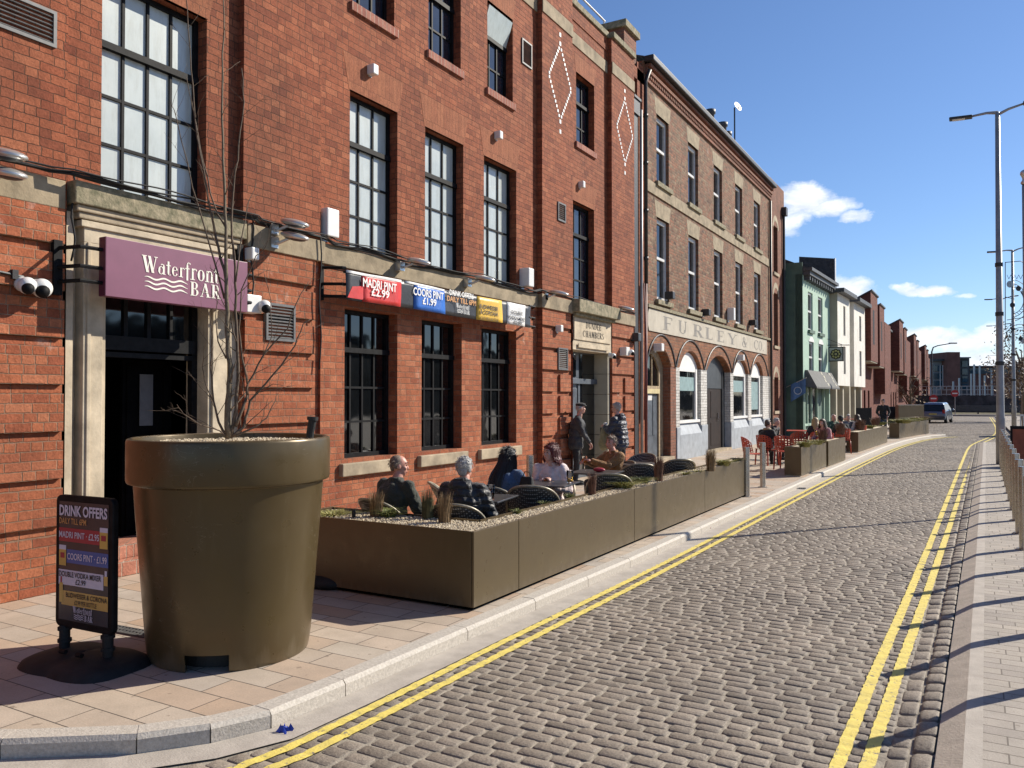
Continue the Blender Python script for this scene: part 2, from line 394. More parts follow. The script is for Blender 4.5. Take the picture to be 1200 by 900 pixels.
M['step_tile'] = brick('red_step_tiles', [(.42,.17,.11), (.50,.22,.15), (.38,.15,.10)], (.48,.36,.28), bw=.16, bh=.14, ms=.006, sq=1, soot=.15)
M['black'] = mat('black_paint', (.010,.010,.011), .6, var=.3, vs=12, bump=.001, bs=40, spec=.15)
M['black_matt'] = mat('black_rubber', (.014,.014,.014), .75, var=.3, vs=10, bump=.002, bs=80)
M['iron'] = mat('cast_iron_black', (.022,.022,.024), .5, var=.25, vs=8, bump=.002, bs=30)
M['dkgrey'] = mat('dark_grey_paint', (.05,.055,.06), .45, var=.2, vs=5)
M['grey_door'] = mat('grey_door_paint', (.10,.115,.135), .4, var=.2, vs=4, bump=.001)
M['void'] = mat('deep_shade_black', (.004,.004,.0045), .95, var=.3, spec=.05)  # near-black colour standing in for deep shade
M['white'] = mat('white_paint', (.78,.77,.74), .5, var=.05, vs=5, bump=.001)
M['white_plastic'] = mat('white_plastic', (.74,.73,.70), .35, var=.05, vs=8)
M['frame_white'] = mat('off_white_window_paint', (.66,.65,.63), .45, var=.08, vs=8)
M['grey_metal'] = mat('galvanised_metal', (.45,.46,.47), .4, metal=.8, var=.12, vs=10, rvar=.1)
M['lamp_grey'] = mat('lamp_post_grey', (.33,.325,.315), .42, metal=.15, var=.12, vs=4)
M['steel'] = mat('brushed_steel', (.50,.47,.43), .30, metal=.9, var=.1, vs=14, rvar=.08)
M['silver'] = mat('silver_casting', (.62,.62,.60), .3, metal=.7, var=.06)
M['vent'] = mat('vent_grey', (.12,.12,.12), .5, var=.15, vs=20)
M['lead'] = mat('lead_dark', (.07,.07,.075), .55, var=.2)
M['slate'] = mat('slate_black', (.07,.07,.072), .55, vs=6, bump=.02, bs=9, col2=(.018,.019,.021))
M['grey_plinth'] = mat('grey_painted_render', (.34,.37,.40), .6, var=.12, vs=4, bump=.003, bs=20)
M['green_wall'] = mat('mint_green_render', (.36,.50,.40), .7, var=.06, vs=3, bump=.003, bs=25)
M['green_dark'] = mat('bottle_and_shaded_green', (.085,.145,.11), .7, var=.12, vs=2.5, bump=.004, bs=25)  # bottle green trim; on the side wall, mint darkened for shade
M['cream'] = mat('white_render', (.72,.69,.62), .75, var=.08, vs=2, bump=.003, bs=25)
M['beige_and_shaded'] = mat('beige_and_shaded_render', (.42,.38,.29), .75, var=.08, vs=2, bump=.003, bs=25)  # white render and stone darkened for shade; plain beige on columns, soffits
M['timber'] = mat('weathered_door_timber', (.36,.27,.16), .7, var=.2, vs=9, bump=.003, bs=30)
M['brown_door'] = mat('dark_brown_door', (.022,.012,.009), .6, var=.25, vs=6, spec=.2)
M['yellow_sill'] = mat('cream_painted_transom', (.62,.52,.28), .5)
M['red_pipe'] = mat('maroon_pipe', (.16,.03,.025), .5, var=.2)

def olive(name, col, rough, scratch=.0):
    m, nt, b = _nt(name)
    pos = N(nt, 'ShaderNodeNewGeometry').outputs['Position']
    nz = noise_(nt, pos, 2.5, 6, .65); r = ramp(nt, [(.3, tuple(c*.95 for c in col)), (.7, tuple(c*1.04 for c in col))])
    L(nt, nz.outputs[0], r.inputs[0]); c = r.outputs[0]
    sp = noise_(nt, pos, 130, 2, .5); sr = ramp(nt, [(.70, (0,0,0)), (.78, (.15,.15,.15))]); L(nt, sp.outputs[0], sr.inputs[0])
    c = mix(nt, c, tuple(min(1, x*2) for x in col), sr.outputs[0])
    mz = N(nt, 'ShaderNodeMapping'); mz.inputs['Scale'].default_value = (7, 7, .7); L(nt, pos, mz.inputs[0]); st = noise_(nt, mz.outputs[0], 1.2, 5, .65); st2 = ramp(nt, [(.56, (0,0,0)), (.8, (.12,.12,.12))]); L(nt, st.outputs[0], st2.inputs[0]); c = mix(nt, c, (.26,.22,.15), st2.outputs[0])
    sz = N(nt, 'ShaderNodeSeparateXYZ'); L(nt, pos, sz.inputs[0]); dz = math_(nt, 'ADD', sz.outputs[2], math_(nt, 'MULTIPLY', math_(nt, 'SUBTRACT', st.outputs[0], .5), .35)); dzr = ramp(nt, [(.0, (.30,.30,.30)), (.10, (0,0,0))]); L(nt, dz, dzr.inputs[0]); c = mix(nt, c, (.24,.20,.14), dzr.outputs[0])
    if scratch:
        mp = N(nt, 'ShaderNodeMapping'); mp.inputs['Scale'].default_value = (2.2, 2.2, 5); mp.inputs['Rotation'].default_value = (.3, .5, 0); L(nt, pos, mp.inputs[0])
        w = noise_(nt, mp.outputs[0], 1.6, 3, .5, 2.5)
        q = math_(nt, 'ABSOLUTE', math_(nt, 'SUBTRACT', w.outputs[0], .5)); lt = math_(nt, 'LESS_THAN', q, .0035)
        msk = noise_(nt, pos, 3.1, 2); mk = math_(nt, 'GREATER_THAN', msk.outputs[0], .6)
        c = mix(nt, c, (.42,.38,.28), math_(nt, 'MULTIPLY', math_(nt, 'MULTIPLY', lt, mk), scratch))
    L(nt, c, b.inputs['Base Color']); b.inputs['Metallic'].default_value = .35
    n2 = noise_(nt, pos, 8, 5); r2 = ramp(nt, [(.3, (rough-.06,)*3), (.7, (rough+.08,)*3)]); L(nt, n2.outputs[0], r2.inputs[0]); L(nt, r2.outputs[0], b.inputs['Roughness'])
    n3 = noise_(nt, pos, 1.3, 2); bump_(nt, b, n3.outputs[0], .5, .004)
    return m
M['olive'] = olive('bronze_olive_steel', (.108,.079,.042), .33, .2)
M['olive_pot'] = olive('bronze_olive_pot', (.094,.067,.030), .32, .25)
M['olive_in'] = mat('bronze_inner', (.20,.15,.09), .5, metal=.3)

def glass(name, col, rough=.04, var=.4, spec=.6, wob=.002, col2=None, vs=3):
    m, nt, b = _nt(name)
    pos = N(nt, 'ShaderNodeNewGeometry').outputs['Position']
    nz = noise_(nt, pos, vs, 4); r = ramp(nt, [(.35, col2 or tuple(c*(1-var) for c in col)), (.65, col)]); L(nt, nz.outputs[0], r.inputs[0])
    L(nt, r.outputs[0], b.inputs['Base Color']); b.inputs['Roughness'].default_value = rough; b.inputs['Specular IOR Level'].default_value = spec
    n2 = noise_(nt, pos, 1.8, 2); bump_(nt, b, n2.outputs[0], 1, wob)
    return m
M['glass'] = glass('dark_window_glass', (.007,.008,.009), spec=.9, wob=.003)
M['glass_up'] = glass('upper_window_glass', (.022,.028,.042), spec=1.0, wob=.003)  # blue base tint stands in for reflected sky
M['glass_sash'] = glass('sash_window_glass', (.012,.013,.016), spec=.45)
def frosted():
    m, nt, b = _nt('obscured_white_glazing')
    pos = N(nt, 'ShaderNodeNewGeometry').outputs['Position']
    nz = noise_(nt, pos, 1.3, 5, .65); r = ramp(nt, [(.3, (.40,.445,.435)), (.7, (.54,.58,.55))]); L(nt, nz.outputs[0], r.inputs[0])
    mp = N(nt, 'ShaderNodeMapping'); mp.inputs['Scale'].default_value = (9, 9, 1.6); L(nt, pos, mp.inputs[0])
    n2 = noise_(nt, mp.outputs[0], 1, 6, .7); r2 = ramp(nt, [(.46, (0,0,0)), (.74, (.6,.6,.6))]); L(nt, n2.outputs[0], r2.inputs[0])
    c = mix(nt, r.outputs[0], (.30,.30,.25), r2.outputs[0]); L(nt, c, b.inputs['Base Color'])
    b.inputs['Roughness'].default_value = .25; b.inputs['Coat Weight'].default_value = .6; b.inputs['Coat Roughness'].default_value = .05
    return m
M['frost'] = frosted()
M['teal_glass'] = glass('blue_green_office_glass', (.05,.10,.13), spec=.6)

# ---- ground materials
def setts(name, paint=None, along='x', bw=.215, bh=.135, ms=.012, base=None, joint=(.42,.37,.30)):
    m, nt, b = _nt(name)
    pos = N(nt, 'ShaderNodeNewGeometry').outputs['Position']
    nz = noise_(nt, pos, 1.1, 3); nf = noise_(nt, pos, 9, 3)
    sp = N(nt, 'ShaderNodeSeparateXYZ'); L(nt, pos, sp.inputs[0])
    def wob(a, nn, k): return math_(nt, 'ADD', a, math_(nt, 'MULTIPLY', math_(nt, 'SUBTRACT', nn, .5), k))
    s1 = N(nt, 'ShaderNodeSeparateColor'); L(nt, nf.outputs['Color'], s1.inputs[0])
    s2 = N(nt, 'ShaderNodeSeparateColor'); L(nt, nz.outputs['Color'], s2.inputs[0])
    X = wob(wob(sp.outputs[0], s1.outputs[0], .035), s2.outputs[0], .08); Y = wob(wob(sp.outputs[1], s1.outputs[1], .022), s2.outputs[1], .09)
    cb = N(nt, 'ShaderNodeCombineXYZ')
    if along == 'x': L(nt, X, cb.inputs[0]); L(nt, Y, cb.inputs[1])
    else: L(nt, Y, cb.inputs[0]); L(nt, X, cb.inputs[1])
    t = brick_node(nt, cb.outputs[0], bw, bh, ms, smooth=.55, off=.47, sq=.82, sfr=3)
    pal = base or [(.18,.152,.124), (.235,.20,.165), (.20,.17,.14), (.265,.228,.19), (.19,.162,.134), (.22,.188,.156)]
    r = ramp(nt, [(i/(len(pal)-1), c) for i, c in enumerate(pal)]); L(nt, t.outputs['Color'], r.inputs[0])
    g = noise_(nt, pos, 70, 4, .7); gr = ramp(nt, [(.3, (.62,.62,.62)), (.7, (1.3,1.3,1.3))]); L(nt, g.outputs[0], gr.inputs[0])
    c = mix(nt, r.outputs[0], gr.outputs[0], .85, 'MULTIPLY')
    jn = noise_(nt, pos, 5, 4); jr = ramp(nt, [(.35, (.12,.105,.09)), (.6, joint)]); L(nt, jn.outputs[0], jr.inputs[0])
    fr = ramp(nt, [(.45, (0,0,0)), (.95, (1,1,1))]); L(nt, t.outputs['Fac'], fr.inputs[0])
    c = mix(nt, c, jr.outputs[0], fr.outputs[0])
    bg = noise_(nt, pos, .5, 5, .6); bgr = ramp(nt, [(.35, (.82,.82,.82)), (.7, (1.14,1.12,1.1))]); L(nt, bg.outputs[0], bgr.inputs[0])
    c = mix(nt, c, bgr.outputs[0], 1, 'MULTIPLY')
    dm = N(nt, 'ShaderNodeMapping'); dm.inputs['Scale'].default_value = (.5, 1.3, 1); L(nt, pos, dm.inputs[0])
    dn = noise_(nt, dm.outputs[0], .9, 6, .65, .6); dr = ramp(nt, [(.60, (0,0,0)), (.74, (.45,.45,.45))]); L(nt, dn.outputs[0], dr.inputs[0])
    c = mix(nt, c, (.40,.36,.30), dr.outputs[0])
    if paint:
        wn = noise_(nt, pos, 16, 6, .7); wr = ramp(nt, [(.33, (0,0,0)), (.43, (1,1,1))]); L(nt, wn.outputs[0], wr.inputs[0])
        dn2 = noise_(nt, pos, 3, 4); dr2 = ramp(nt, [(.3, tuple(x*.8 for x in paint)), (.7, paint)]); L(nt, dn2.outputs[0], dr2.inputs[0])
        jm = math_(nt, 'MULTIPLY', wr.outputs[0], math_(nt, 'SUBTRACT', 1.0, math_(nt, 'MULTIPLY', fr.outputs[0], .35)))
        c = mix(nt, c, dr2.outputs[0], jm)
    L(nt, c, b.inputs['Base Color']); b.inputs['Roughness'].default_value = .72; b.inputs['Specular IOR Level'].default_value = .35
    inv = math_(nt, 'SUBTRACT', 1, t.outputs['Fac'])
    h = math_(nt, 'ADD', inv, math_(nt, 'MULTIPLY', g.outputs[0], .18))
    h = math_(nt, 'ADD', h, math_(nt, 'MULTIPLY', t.outputs['Color'], .35))
    bump_(nt, b, h, 1, .016 if not paint else .010)
    return m
M['setts'] = setts('granite_setts')
M['yellow'] = setts('yellow_road_paint', paint=(.76,.60,.115))
def sett_stone():
    m, nt, b = _nt('granite_sett_stone'); pos = N(nt, 'ShaderNodeNewGeometry').outputs['Position']
    at = N(nt, 'ShaderNodeAttribute'); at.attribute_name = 'tone'
    pal = [(.17,.142,.113), (.245,.206,.165), (.20,.168,.135), (.29,.245,.198), (.215,.181,.146), (.262,.22,.178)]
    r = ramp(nt, [(i/5, c) for i, c in enumerate(pal)]); L(nt, at.outputs['Fac'], r.inputs[0])
    g = noise_(nt, pos, 85, 4, .75); gr = ramp(nt, [(.3, (.55,.55,.55)), (.7, (1.38,1.36,1.33))]); L(nt, g.outputs[0], gr.inputs[0])
    c = mix(nt, r.outputs[0], gr.outputs[0], .9, 'MULTIPLY')
    bg = noise_(nt, pos, .6, 5, .6); bgr = ramp(nt, [(.35, (.84,.84,.84)), (.7, (1.16,1.15,1.13))]); L(nt, bg.outputs[0], bgr.inputs[0]); c = mix(nt, c, bgr.outputs[0], 1, 'MULTIPLY')
    dm = N(nt, 'ShaderNodeMapping'); dm.inputs['Scale'].default_value = (.5, 1.5, 1); L(nt, pos, dm.inputs[0])
    dn = noise_(nt, dm.outputs[0], 1.0, 7, .68, .8); dr = ramp(nt, [(.62, (0,0,0)), (.80, (.14,.14,.14))]); L(nt, dn.outputs[0], dr.inputs[0]); c = mix(nt, c, (.40,.345,.27), dr.outputs[0])
    L(nt, c, b.inputs['Base Color']); b.inputs['Roughness'].default_value = .7; b.inputs['Specular IOR Level'].default_value = .4
    g2 = noise_(nt, pos, 26, 4, .6); bump_(nt, b, math_(nt, 'ADD', math_(nt, 'MULTIPLY', g.outputs[0], .35), g2.outputs[0]), 1, .007)
    return m
M['sett_stone'] = sett_stone()
M['joint'] = mat('sandy_joint', (.40,.35,.275), .9, vs=7, bump=.006, bs=60, col2=(.17,.145,.115))
M['yellow_paint'] = mat('road_paint', (.78,.62,.13), .7, vs=9, bump=.004, bs=60, col2=(.62,.50,.13))
def _wear():
    m = M['yellow_paint']; nt = m.node_tree; b = nt.nodes['Principled BSDF']; src = b.inputs['Base Color'].links[0].from_socket
    pos = N(nt, 'ShaderNodeNewGeometry').outputs['Position']; n = noise_(nt, pos, 22, 6, .72); r = ramp(nt, [(.36, (1,1,1)), (.43, (0,0,0))]); L(nt, n.outputs[0], r.inputs[0])
    L(nt, mix(nt, src, (.21,.18,.145), r.outputs[0]), b.inputs['Base Color'])
_wear()
M['setts_edge'] = setts('edge_setts', along='y', bw=.22, bh=.125, ms=.012, base=[(.16,.14,.125), (.24,.21,.185), (.30,.26,.22), (.19,.165,.15)])
def slabs(name, pal, bw, bh, ms, joint, along='x', rough=.75, bump=.004, ang=0, off=.38):
    m, nt, b = _nt(name)
    pos = N(nt, 'ShaderNodeNewGeometry').outputs['Position']
    mp = N(nt, 'ShaderNodeMapping'); mp.inputs['Rotation'].default_value = (0, 0, R_(ang + (0 if along == 'x' else 90))); L(nt, pos, mp.inputs[0])
    t = brick_node(nt, mp.outputs[0], bw, bh, ms, smooth=.1, off=off, ofr=2, sq=1.3, sfr=3)
    r = ramp(nt, [(i/(len(pal)-1), c) for i, c in enumerate(pal)]); L(nt, t.outputs['Color'], r.inputs[0])
    g = noise_(nt, pos, 90, 4, .7); gr = ramp(nt, [(.3, (.82,.82,.82)), (.7, (1.12,1.12,1.12))]); L(nt, g.outputs[0], gr.inputs[0])
    c = mix(nt, r.outputs[0], gr.outputs[0], .8, 'MULTIPLY')
    st = noise_(nt, pos, 3.2, 5, .65); sr = ramp(nt, [(.4, (0,0,0)), (.75, (.5,.5,.5))]); L(nt, st.outputs[0], sr.inputs[0])
    c = mix(nt, c, tuple(x*.55 for x in pal[1]), sr.outputs[0])
    sp_ = noise_(nt, pos, 14, 3, .5); spr = ramp(nt, [(.67, (0,0,0)), (.72, (.55,.55,.55))]); L(nt, sp_.outputs[0], spr.inputs[0])
    c = mix(nt, c, (.16,.12,.09), spr.outputs[0])
    c = mix(nt, c, joint, t.outputs['Fac'])
    L(nt, c, b.inputs['Base Color']); b.inputs['Roughness'].default_value = rough; b.inputs['Specular IOR Level'].default_value = .3
    h = math_(nt, 'ADD', math_(nt, 'SUBTRACT', 1, t.outputs['Fac']), math_(nt, 'MULTIPLY', g.outputs[0], .3))
    bump_(nt, b, h, 1, bump)
    return m
M['paving'] = slabs('sandstone_paving', [(.43,.35,.275), (.49,.40,.31), (.42,.37,.315), (.53,.43,.335), (.43,.30,.205), (.51,.445,.375), (.46,.345,.255), (.48,.41,.33)], .48, .235, .004, (.10,.085,.07))
M['paviours'] = slabs('grey_block_paviours', [(.36,.32,.27), (.42,.37,.31), (.33,.29,.25), (.45,.40,.34)], .24, .12, .004, (.16,.135,.11), bump=.010, off=.5)
M['kerb'] = mat('granite_kerb', (.56,.51,.44), .75, vs=55, bump=.003, bs=90, col2=(.37,.33,.28))
M['channel'] = mat('concrete_channel', (.46,.41,.35), .8, vs=6, bump=.003, bs=80, col2=(.34,.30,.255))
M['kerb_tan'] = mat('worn_tan_kerb', (.44,.37,.30), .8, vs=8, bump=.004, bs=60, col2=(.33,.28,.225))
M['asphalt'] = mat('asphalt', (.10,.098,.095), .85, var=.2, vs=20, bump=.004, bs=120)
M['gravel'] = mat('pale_gravel', (.74,.64,.47), .85, vs=60, bump=.012, bs=70, col2=(.40,.32,.21))
# ================================================================ ground
KERB = [(-14, .1), (-9, .75), (-6.2, 1.5), (-4.9, 2.03), (-4.339, 2.314), (-3.791, 2.70), (-3.565, 2.98), (-3.43, 3.28), (-3.40, 3.86), (-3.37, 5.2), (-3.28, 8.3), (-3.235, 12.5), (-3.14, 20), (-3.0, 27), (-2.86, 32), (-2.62, 36), (-2.28, 39.5), (-1.85, 42), (-1.45, 43.2), (-1.3, 43.6), (-1.75, 44.3), (-2.6, 45), (-4.6, 46), (-4.9, 52), (-5.2, 90)]
def off(poly, d):
    """offset a polyline to its left by d"""
    out = []
    for i, p in enumerate(poly):
        a = Vector(poly[max(i-1, 0)]); b = Vector(poly[min(i+1, len(poly)-1)]); t = (b - a).normalized()
        out.append((p[0] - t.y*d, p[1] + t.x*d))
    return out
def ribbon(mb, a, b, z, m=0):
    for i in range(len(a)-1):
        mb.poly([(*a[i], z), (*b[i], z), (*b[i+1], z), (*a[i+1], z)], m)

g = MB(); g.poly([(-400,-200,-.16), (400,-200,-.16), (400,900,-.16), (-400,900,-.16)])
struct(g.build('ground', M['asphalt']))
def interp(tab, y):
    for (x0, y0), (x1, y1) in zip(tab, tab[1:]):
        if y0 <= y <= y1: return x0 + (x1-x0)*(y-y0)/(y1-y0)
    return tab[0][0] if y < tab[0][1] else tab[-1][0]
LEFT = [(-9.0, .2), (-5.3, 1.6), (-4.2, 2.1), (-3.65, 2.5)] + [(x+.235, y) for x, y in KERB[6:19]] + [(-1.2, 44), (-4.4, 46), (-4.7, 52), (-5, 75)]
RIGHT = [(-.47, -5), (-.38, 10), (-.29, 20), (-.17, 30), (.0, 36.5), (1.4, 39), (1.4, 75)]
def lay_setts(name, y0, y1, rows_h, len_, xl, xr, seed, top=-.098, fade=None, swap=False):
    rnd = random.Random(seed); q = MB(); tone = []; y = y0; k = 0
    while y < y1:
        h = rows_h*rnd.uniform(.92, 1.08); lo_, hi_ = xl(y+h/2), xr(y+h/2); x = lo_ - len_*rnd.random()
        wob = .012*math.sin(y*1.3); gap = rnd.uniform(.003, .0065)
        while x < hi_:
            l = len_*rnd.uniform(.80, 1.22); eg = rnd.uniform(.004, .008); xa, xb = max(x, lo_) + eg, min(x+l, hi_) - eg; x += l
            if xb - xa < .04: continue
            ya = y + gap/2 + rnd.uniform(-.004,.004) + wob*math.sin(xa*1.1); yb = y + h - gap/2 + rnd.uniform(-.004,.004) + wob*math.sin(xb*1.1)
            sag = -.03*0; zt = top + rnd.uniform(-.002,.0015) + .004*mnoise.noise((xa*.8, ya*.8, 0)) - .001; tx, ty = rnd.uniform(-.010,.010), rnd.uniform(-.024,.024)
            def Z(px, py, d): 
                z = zt - d + tx*(px-(xa+xb)/2) + ty*(py-(ya+yb)/2)
                return z + (slope(px) if slope else 0)
            c = rnd.uniform(.010,.018)
            def ring(i, d, ch):
                e = ch
                P = [(xa+i+e,ya+i),(xb-i-e,ya+i),(xb-i,ya+i+e),(xb-i,yb-i-e),(xb-i-e,yb-i),(xa+i+e,yb-i),(xa+i,yb-i-e),(xa+i,ya+i+e)]
                return [(px,py,Z(px,py,d)) for px,py in P]
            R0, R1, R2 = ring(0,.014,c), ring(.0025,.0036,c), ring(.0085,.0,c*.8)
            vs = R0 + R1 + R2
            if swap: vs = [(v[1], v[0], v[2]) for v in vs]
            fs = [(i, (i+1)%8, 8+(i+1)%8, 8+i) for i in range(8)] + [(8+i, 8+(i+1)%8, 16+(i+1)%8, 16+i) for i in range(8)] + [tuple(range(16,24))]
            if swap: fs = [f[::-1] for f in fs]
            q.add(vs, fs); tone += [rnd.random()]*17
        y += h; k += 1
    o = q.build(name, M['sett_stone'], smooth=True); a = o.data.attributes.new('tone', 'FLOAT', 'FACE'); a.data.foreach_set('value', tone)
    return struct(o)
slope = None
g = MB(); g.poly([(-14,-6,-.1055), (-.19,-6,-.1055), (-.19,92,-.1055), (-14,92,-.1055)]); g.poly([(-.19,37.2,-.1055),(3,37.2,-.1055),(3,92,-.1055),(-.19,92,-.1055)])
struct(g.build('road_bed', M['joint']))
lay_setts('road', 1.6, 74, .098, .165, lambda y: interp(LEFT, y), lambda y: interp(RIGHT, y), 3)
g = MB(); g.poly([(-14,74,-.097),(3,74,-.097),(3,92,-.097),(-14,92,-.097)]); g.poly([(-14,-6,-.097),(-.47,-6,-.097),(-.47,1.6,-.097),(-14,1.6,-.097)]); struct(g.build('road', M['setts']))
# left pavement: slab sheet up to the back of the kerb
kin = off(KERB, .135)
g = MB(); pts = [(x, y, 0) for x, y in kin] + [(-20, 90, 0), (-20, .1, 0)]
g.poly(pts); struct(g.build('pavement', M['paving']))
# kerb stones: one run, chamfered and jointed
g = MB()
def along(poly, step):
    out = [Vector(poly[0])]; carry = 0
    for a, b in zip(poly, poly[1:]):
        a, b = Vector(a), Vector(b); Ln = (b-a).length; d = step - carry
        while d < Ln: out.append(a + (b-a)*(d/Ln)); d += step
        carry = Ln - (d - step)
    out.append(Vector(poly[-1])); return out
def resample(poly, step):
    out = [Vector(poly[0])]
    for a, b in zip(poly, poly[1:]):
        a, b = Vector(a), Vector(b); n = max(1, round((b-a).length/step))
        out += [a + (b-a)*(i/n) for i in range(1, n+1)]
    return out
ks = [p for p in resample(KERB[3:], .92)]
for a, b in zip(ks, ks[1:]):
    t = (b-a).normalized(); n = Vector((-t.y, t.x)); a2 = a + t*.004; b2 = b - t*.004
    def P(p, o, z): q = p + n*o; return (q.x, q.y, z)
    dz = random.uniform(-.002, .002)
    prof = [(0, -.15), (0, -.022), (.02, .004+dz), (.137, .004+dz), (.137, -.15)]
    for (o1, z1), (o2, z2) in zip(prof, prof[1:]):
        g.poly([P(a2,o1,z1), P(b2,o1,z1), P(b2,o2,z2), P(a2,o2,z2)])
    g.poly([P(a2,o,z) for o, z in prof]); g.poly([P(b2,o,z) for o, z in prof][::-1])
struct(g.build('kerb', M['kerb']))
# pale channel strip between kerb and paint
CH = KERB[3:20]
chs = resample(CH, .6)
g = MB()
chn = []
for p in chs: chn.append(p)
oa = off([tuple(p) for p in chn], -.002); ob = off([tuple(p) for p in chn], -.205)
for i in range(len(oa)-1):
    g.poly([(*ob[i], -.094), (*ob[i+1], -.094), (*oa[i+1], -.094), (*oa[i], -.094)])
struct(g.build('road_channel', M['channel']))

def paint_line(name, path, w, z=-.0925):
    ps = resample(path, .034); g = MB(); A, B = [], []
    for i, p in enumerate(ps):
        a = ps[max(i-1,0)]; b = ps[min(i+1,len(ps)-1)]; t = (b-a).normalized(); n = Vector((-t.y, t.x)); dip = (0, .001, .0035, .001)[i % 4]*random.uniform(.5, 1.2); e = random.uniform(-.004,.004)
        A.append((*(p + n*(w/2 + e - dip*.5)), z - dip)); B.append((*(p - n*(w/2 - e - dip*.5)), z - dip + random.uniform(-.001,.001)))
    for i in range(len(ps)-1): g.poly([B[i], B[i+1], A[i+1], A[i]])
    o = g.build(name, M['yellow_paint']); return struct(o)
yk = [p for p in KERB[4:19]]
def smooth(poly, n=2):
    for _ in range(n):
        o = [poly[0]]
        for a, b in zip(poly, poly[1:]): o += [(a[0]*.75+b[0]*.25, a[1]*.75+b[1]*.25), (a[0]*.25+b[0]*.75, a[1]*.25+b[1]*.75)]
        poly = o + [poly[-1]]
    return poly
lp = [(-3.9, 1.6), (-3.42, 2.3), (-3.17, 2.92)] + [(x + d, y) for (x, y), d in zip(KERB[8:20], [.255,.245,.235,.225,.22,.22,.22,.22,.24,.27,.35,.4])]
lp1 = smooth(lp, 1)
paint_line('yellow_line', lp1, .066); paint_line('yellow_line', off(lp1, -.138), .066)
rp = smooth([(-.68,-4), (-.635,4.3), (-.545,10), (-.45,20), (-.385,27.2), (-.30,34.5), (-.12,37.6), (.30,42), (.75,46.5), (.95,55), (1.02,66), (1.0,88)], 1)
rq = smooth([(-.56,-4), (-.505,4.4), (-.40,10), (-.27,20), (-.15,27.3), (-.06,34.2), (.08,37.2), (.5,41.6), (.93,46.3), (1.13,55), (1.2,66), (1.18,88)], 1)
paint_line('yellow_line', rp, .070); paint_line('yellow_line', rq, .070)

# right-hand margin: two runs of edge setts, splayed kerb, flush band, block paviours
def rx(y): return .0085*y        # the margin drifts as the street bends
g = MB(); ys = [-5 + i*1.2 for i in range(36)]
def strip(mb, o0, z0, o1, z1, m=0):
    for a, b in zip(ys, ys[1:]): mb.poly([(o0+rx(a),a,z0),(o1+rx(a),a,z1),(o1+rx(b),b,z1),(o0+rx(b),b,z0)], m)
strip(g, -.475, -.112, -.235, -.07); struct(g.build('margin_bed', M['joint']))
slope = None
for i, (o0, o1, zt_) in enumerate(((-.47, -.355, -.092), (-.352, -.238, -.062))):
    slope = None
    rnd = random.Random(40+i); q = MB(); tone = []; y = 0
    while y < 37:
        l = rnd.uniform(.15,.25); xa, xb, ya, yb = o0+rx(y)+rnd.uniform(0,.006), o1+rx(y)-rnd.uniform(0,.006), y+.005, y+l-.007; y += l
        zt = zt_ + rnd.uniform(-.004,.004); sl = .18; c = .014
        def ring(k, d):
            P = [(xa+k+c,ya+k),(xb-k-c,ya+k),(xb-k,ya+k+c),(xb-k,yb-k-c),(xb-k-c,yb-k),(xa+k+c,yb-k),(xa+k,yb-k-c),(xa+k,ya+k+c)]
            return [(px,py,zt-d+sl*(px-(xa+xb)/2)) for px,py in P]
        q.add(ring(0,.03)+ring(.003,.009)+ring(.014,0), [(k,(k+1)%8,8+(k+1)%8,8+k) for k in range(8)]+[(8+k,8+(k+1)%8,16+(k+1)%8,16+k) for k in range(8)]+[tuple(range(16,24))]); tone += [.3+.7*rnd.random()]*17
    o = q.build('edge_setts', M['sett_stone'], smooth=True); at_ = o.data.attributes.new('tone','FLOAT','FACE'); at_.data.foreach_set('value', tone); struct(o)
g = MB(); strip(g, -.235, -.046, -.112, .0)
struct(g.build('kerb', M['kerb_tan']))
g = MB(); strip(g, -.112, .0, -.03, .003); struct(g.build('kerb', M['channel']))
g = MB(); strip(g, -.03, .002, 1.2, .002)
g.poly([(1.2+rx(-5),-5,.002),(30,-5,.002),(30,37,.002),(1.2+rx(37),37,.002)])
g.poly([(1.5,37,.002),(30,37,.002),(30,90,.002),(1.5,90,.002)])
struct(g.build('quay_pavement', M['paviours']))

# drain slots
def grating(name, c, L_, W_, rz, label):
    t = thing(name, label, 'drain', c, rz)
    q = MB(); Mx = Matrix.Translation(Vector(c)) @ Matrix.Rotation(rz, 4, 'Z')
    q.obox(Mx @ Matrix.Translation((0,0,.003)), L_, W_, .006); q.build('frame', M['void'], t)  # solid near-black plate standing in for the dark under the bars
    q = MB(); n = int(L_/.035)
    for i in range(n): q.obox(Mx @ Matrix.Translation((-L_/2 + (i+.5)*L_/n, 0, .008)), .014, W_, .008)
    for s in (-1, 0, 1): q.obox(Mx @ Matrix.Translation((0, s*W_/2*.95, .0085)), L_, .012, .010)
    q.build('grating', M['vent'], t)
grating('drain_grating', (-5.45, 3.86, 0), 1.5, .12, R_(4), 'long slotted steel drain grating in the paving behind the sandwich board')
grating('gully_grating', (-3.24, 17.2, -.098), .42, .24, R_(3), 'dark gully grating in the channel beyond the long planter')

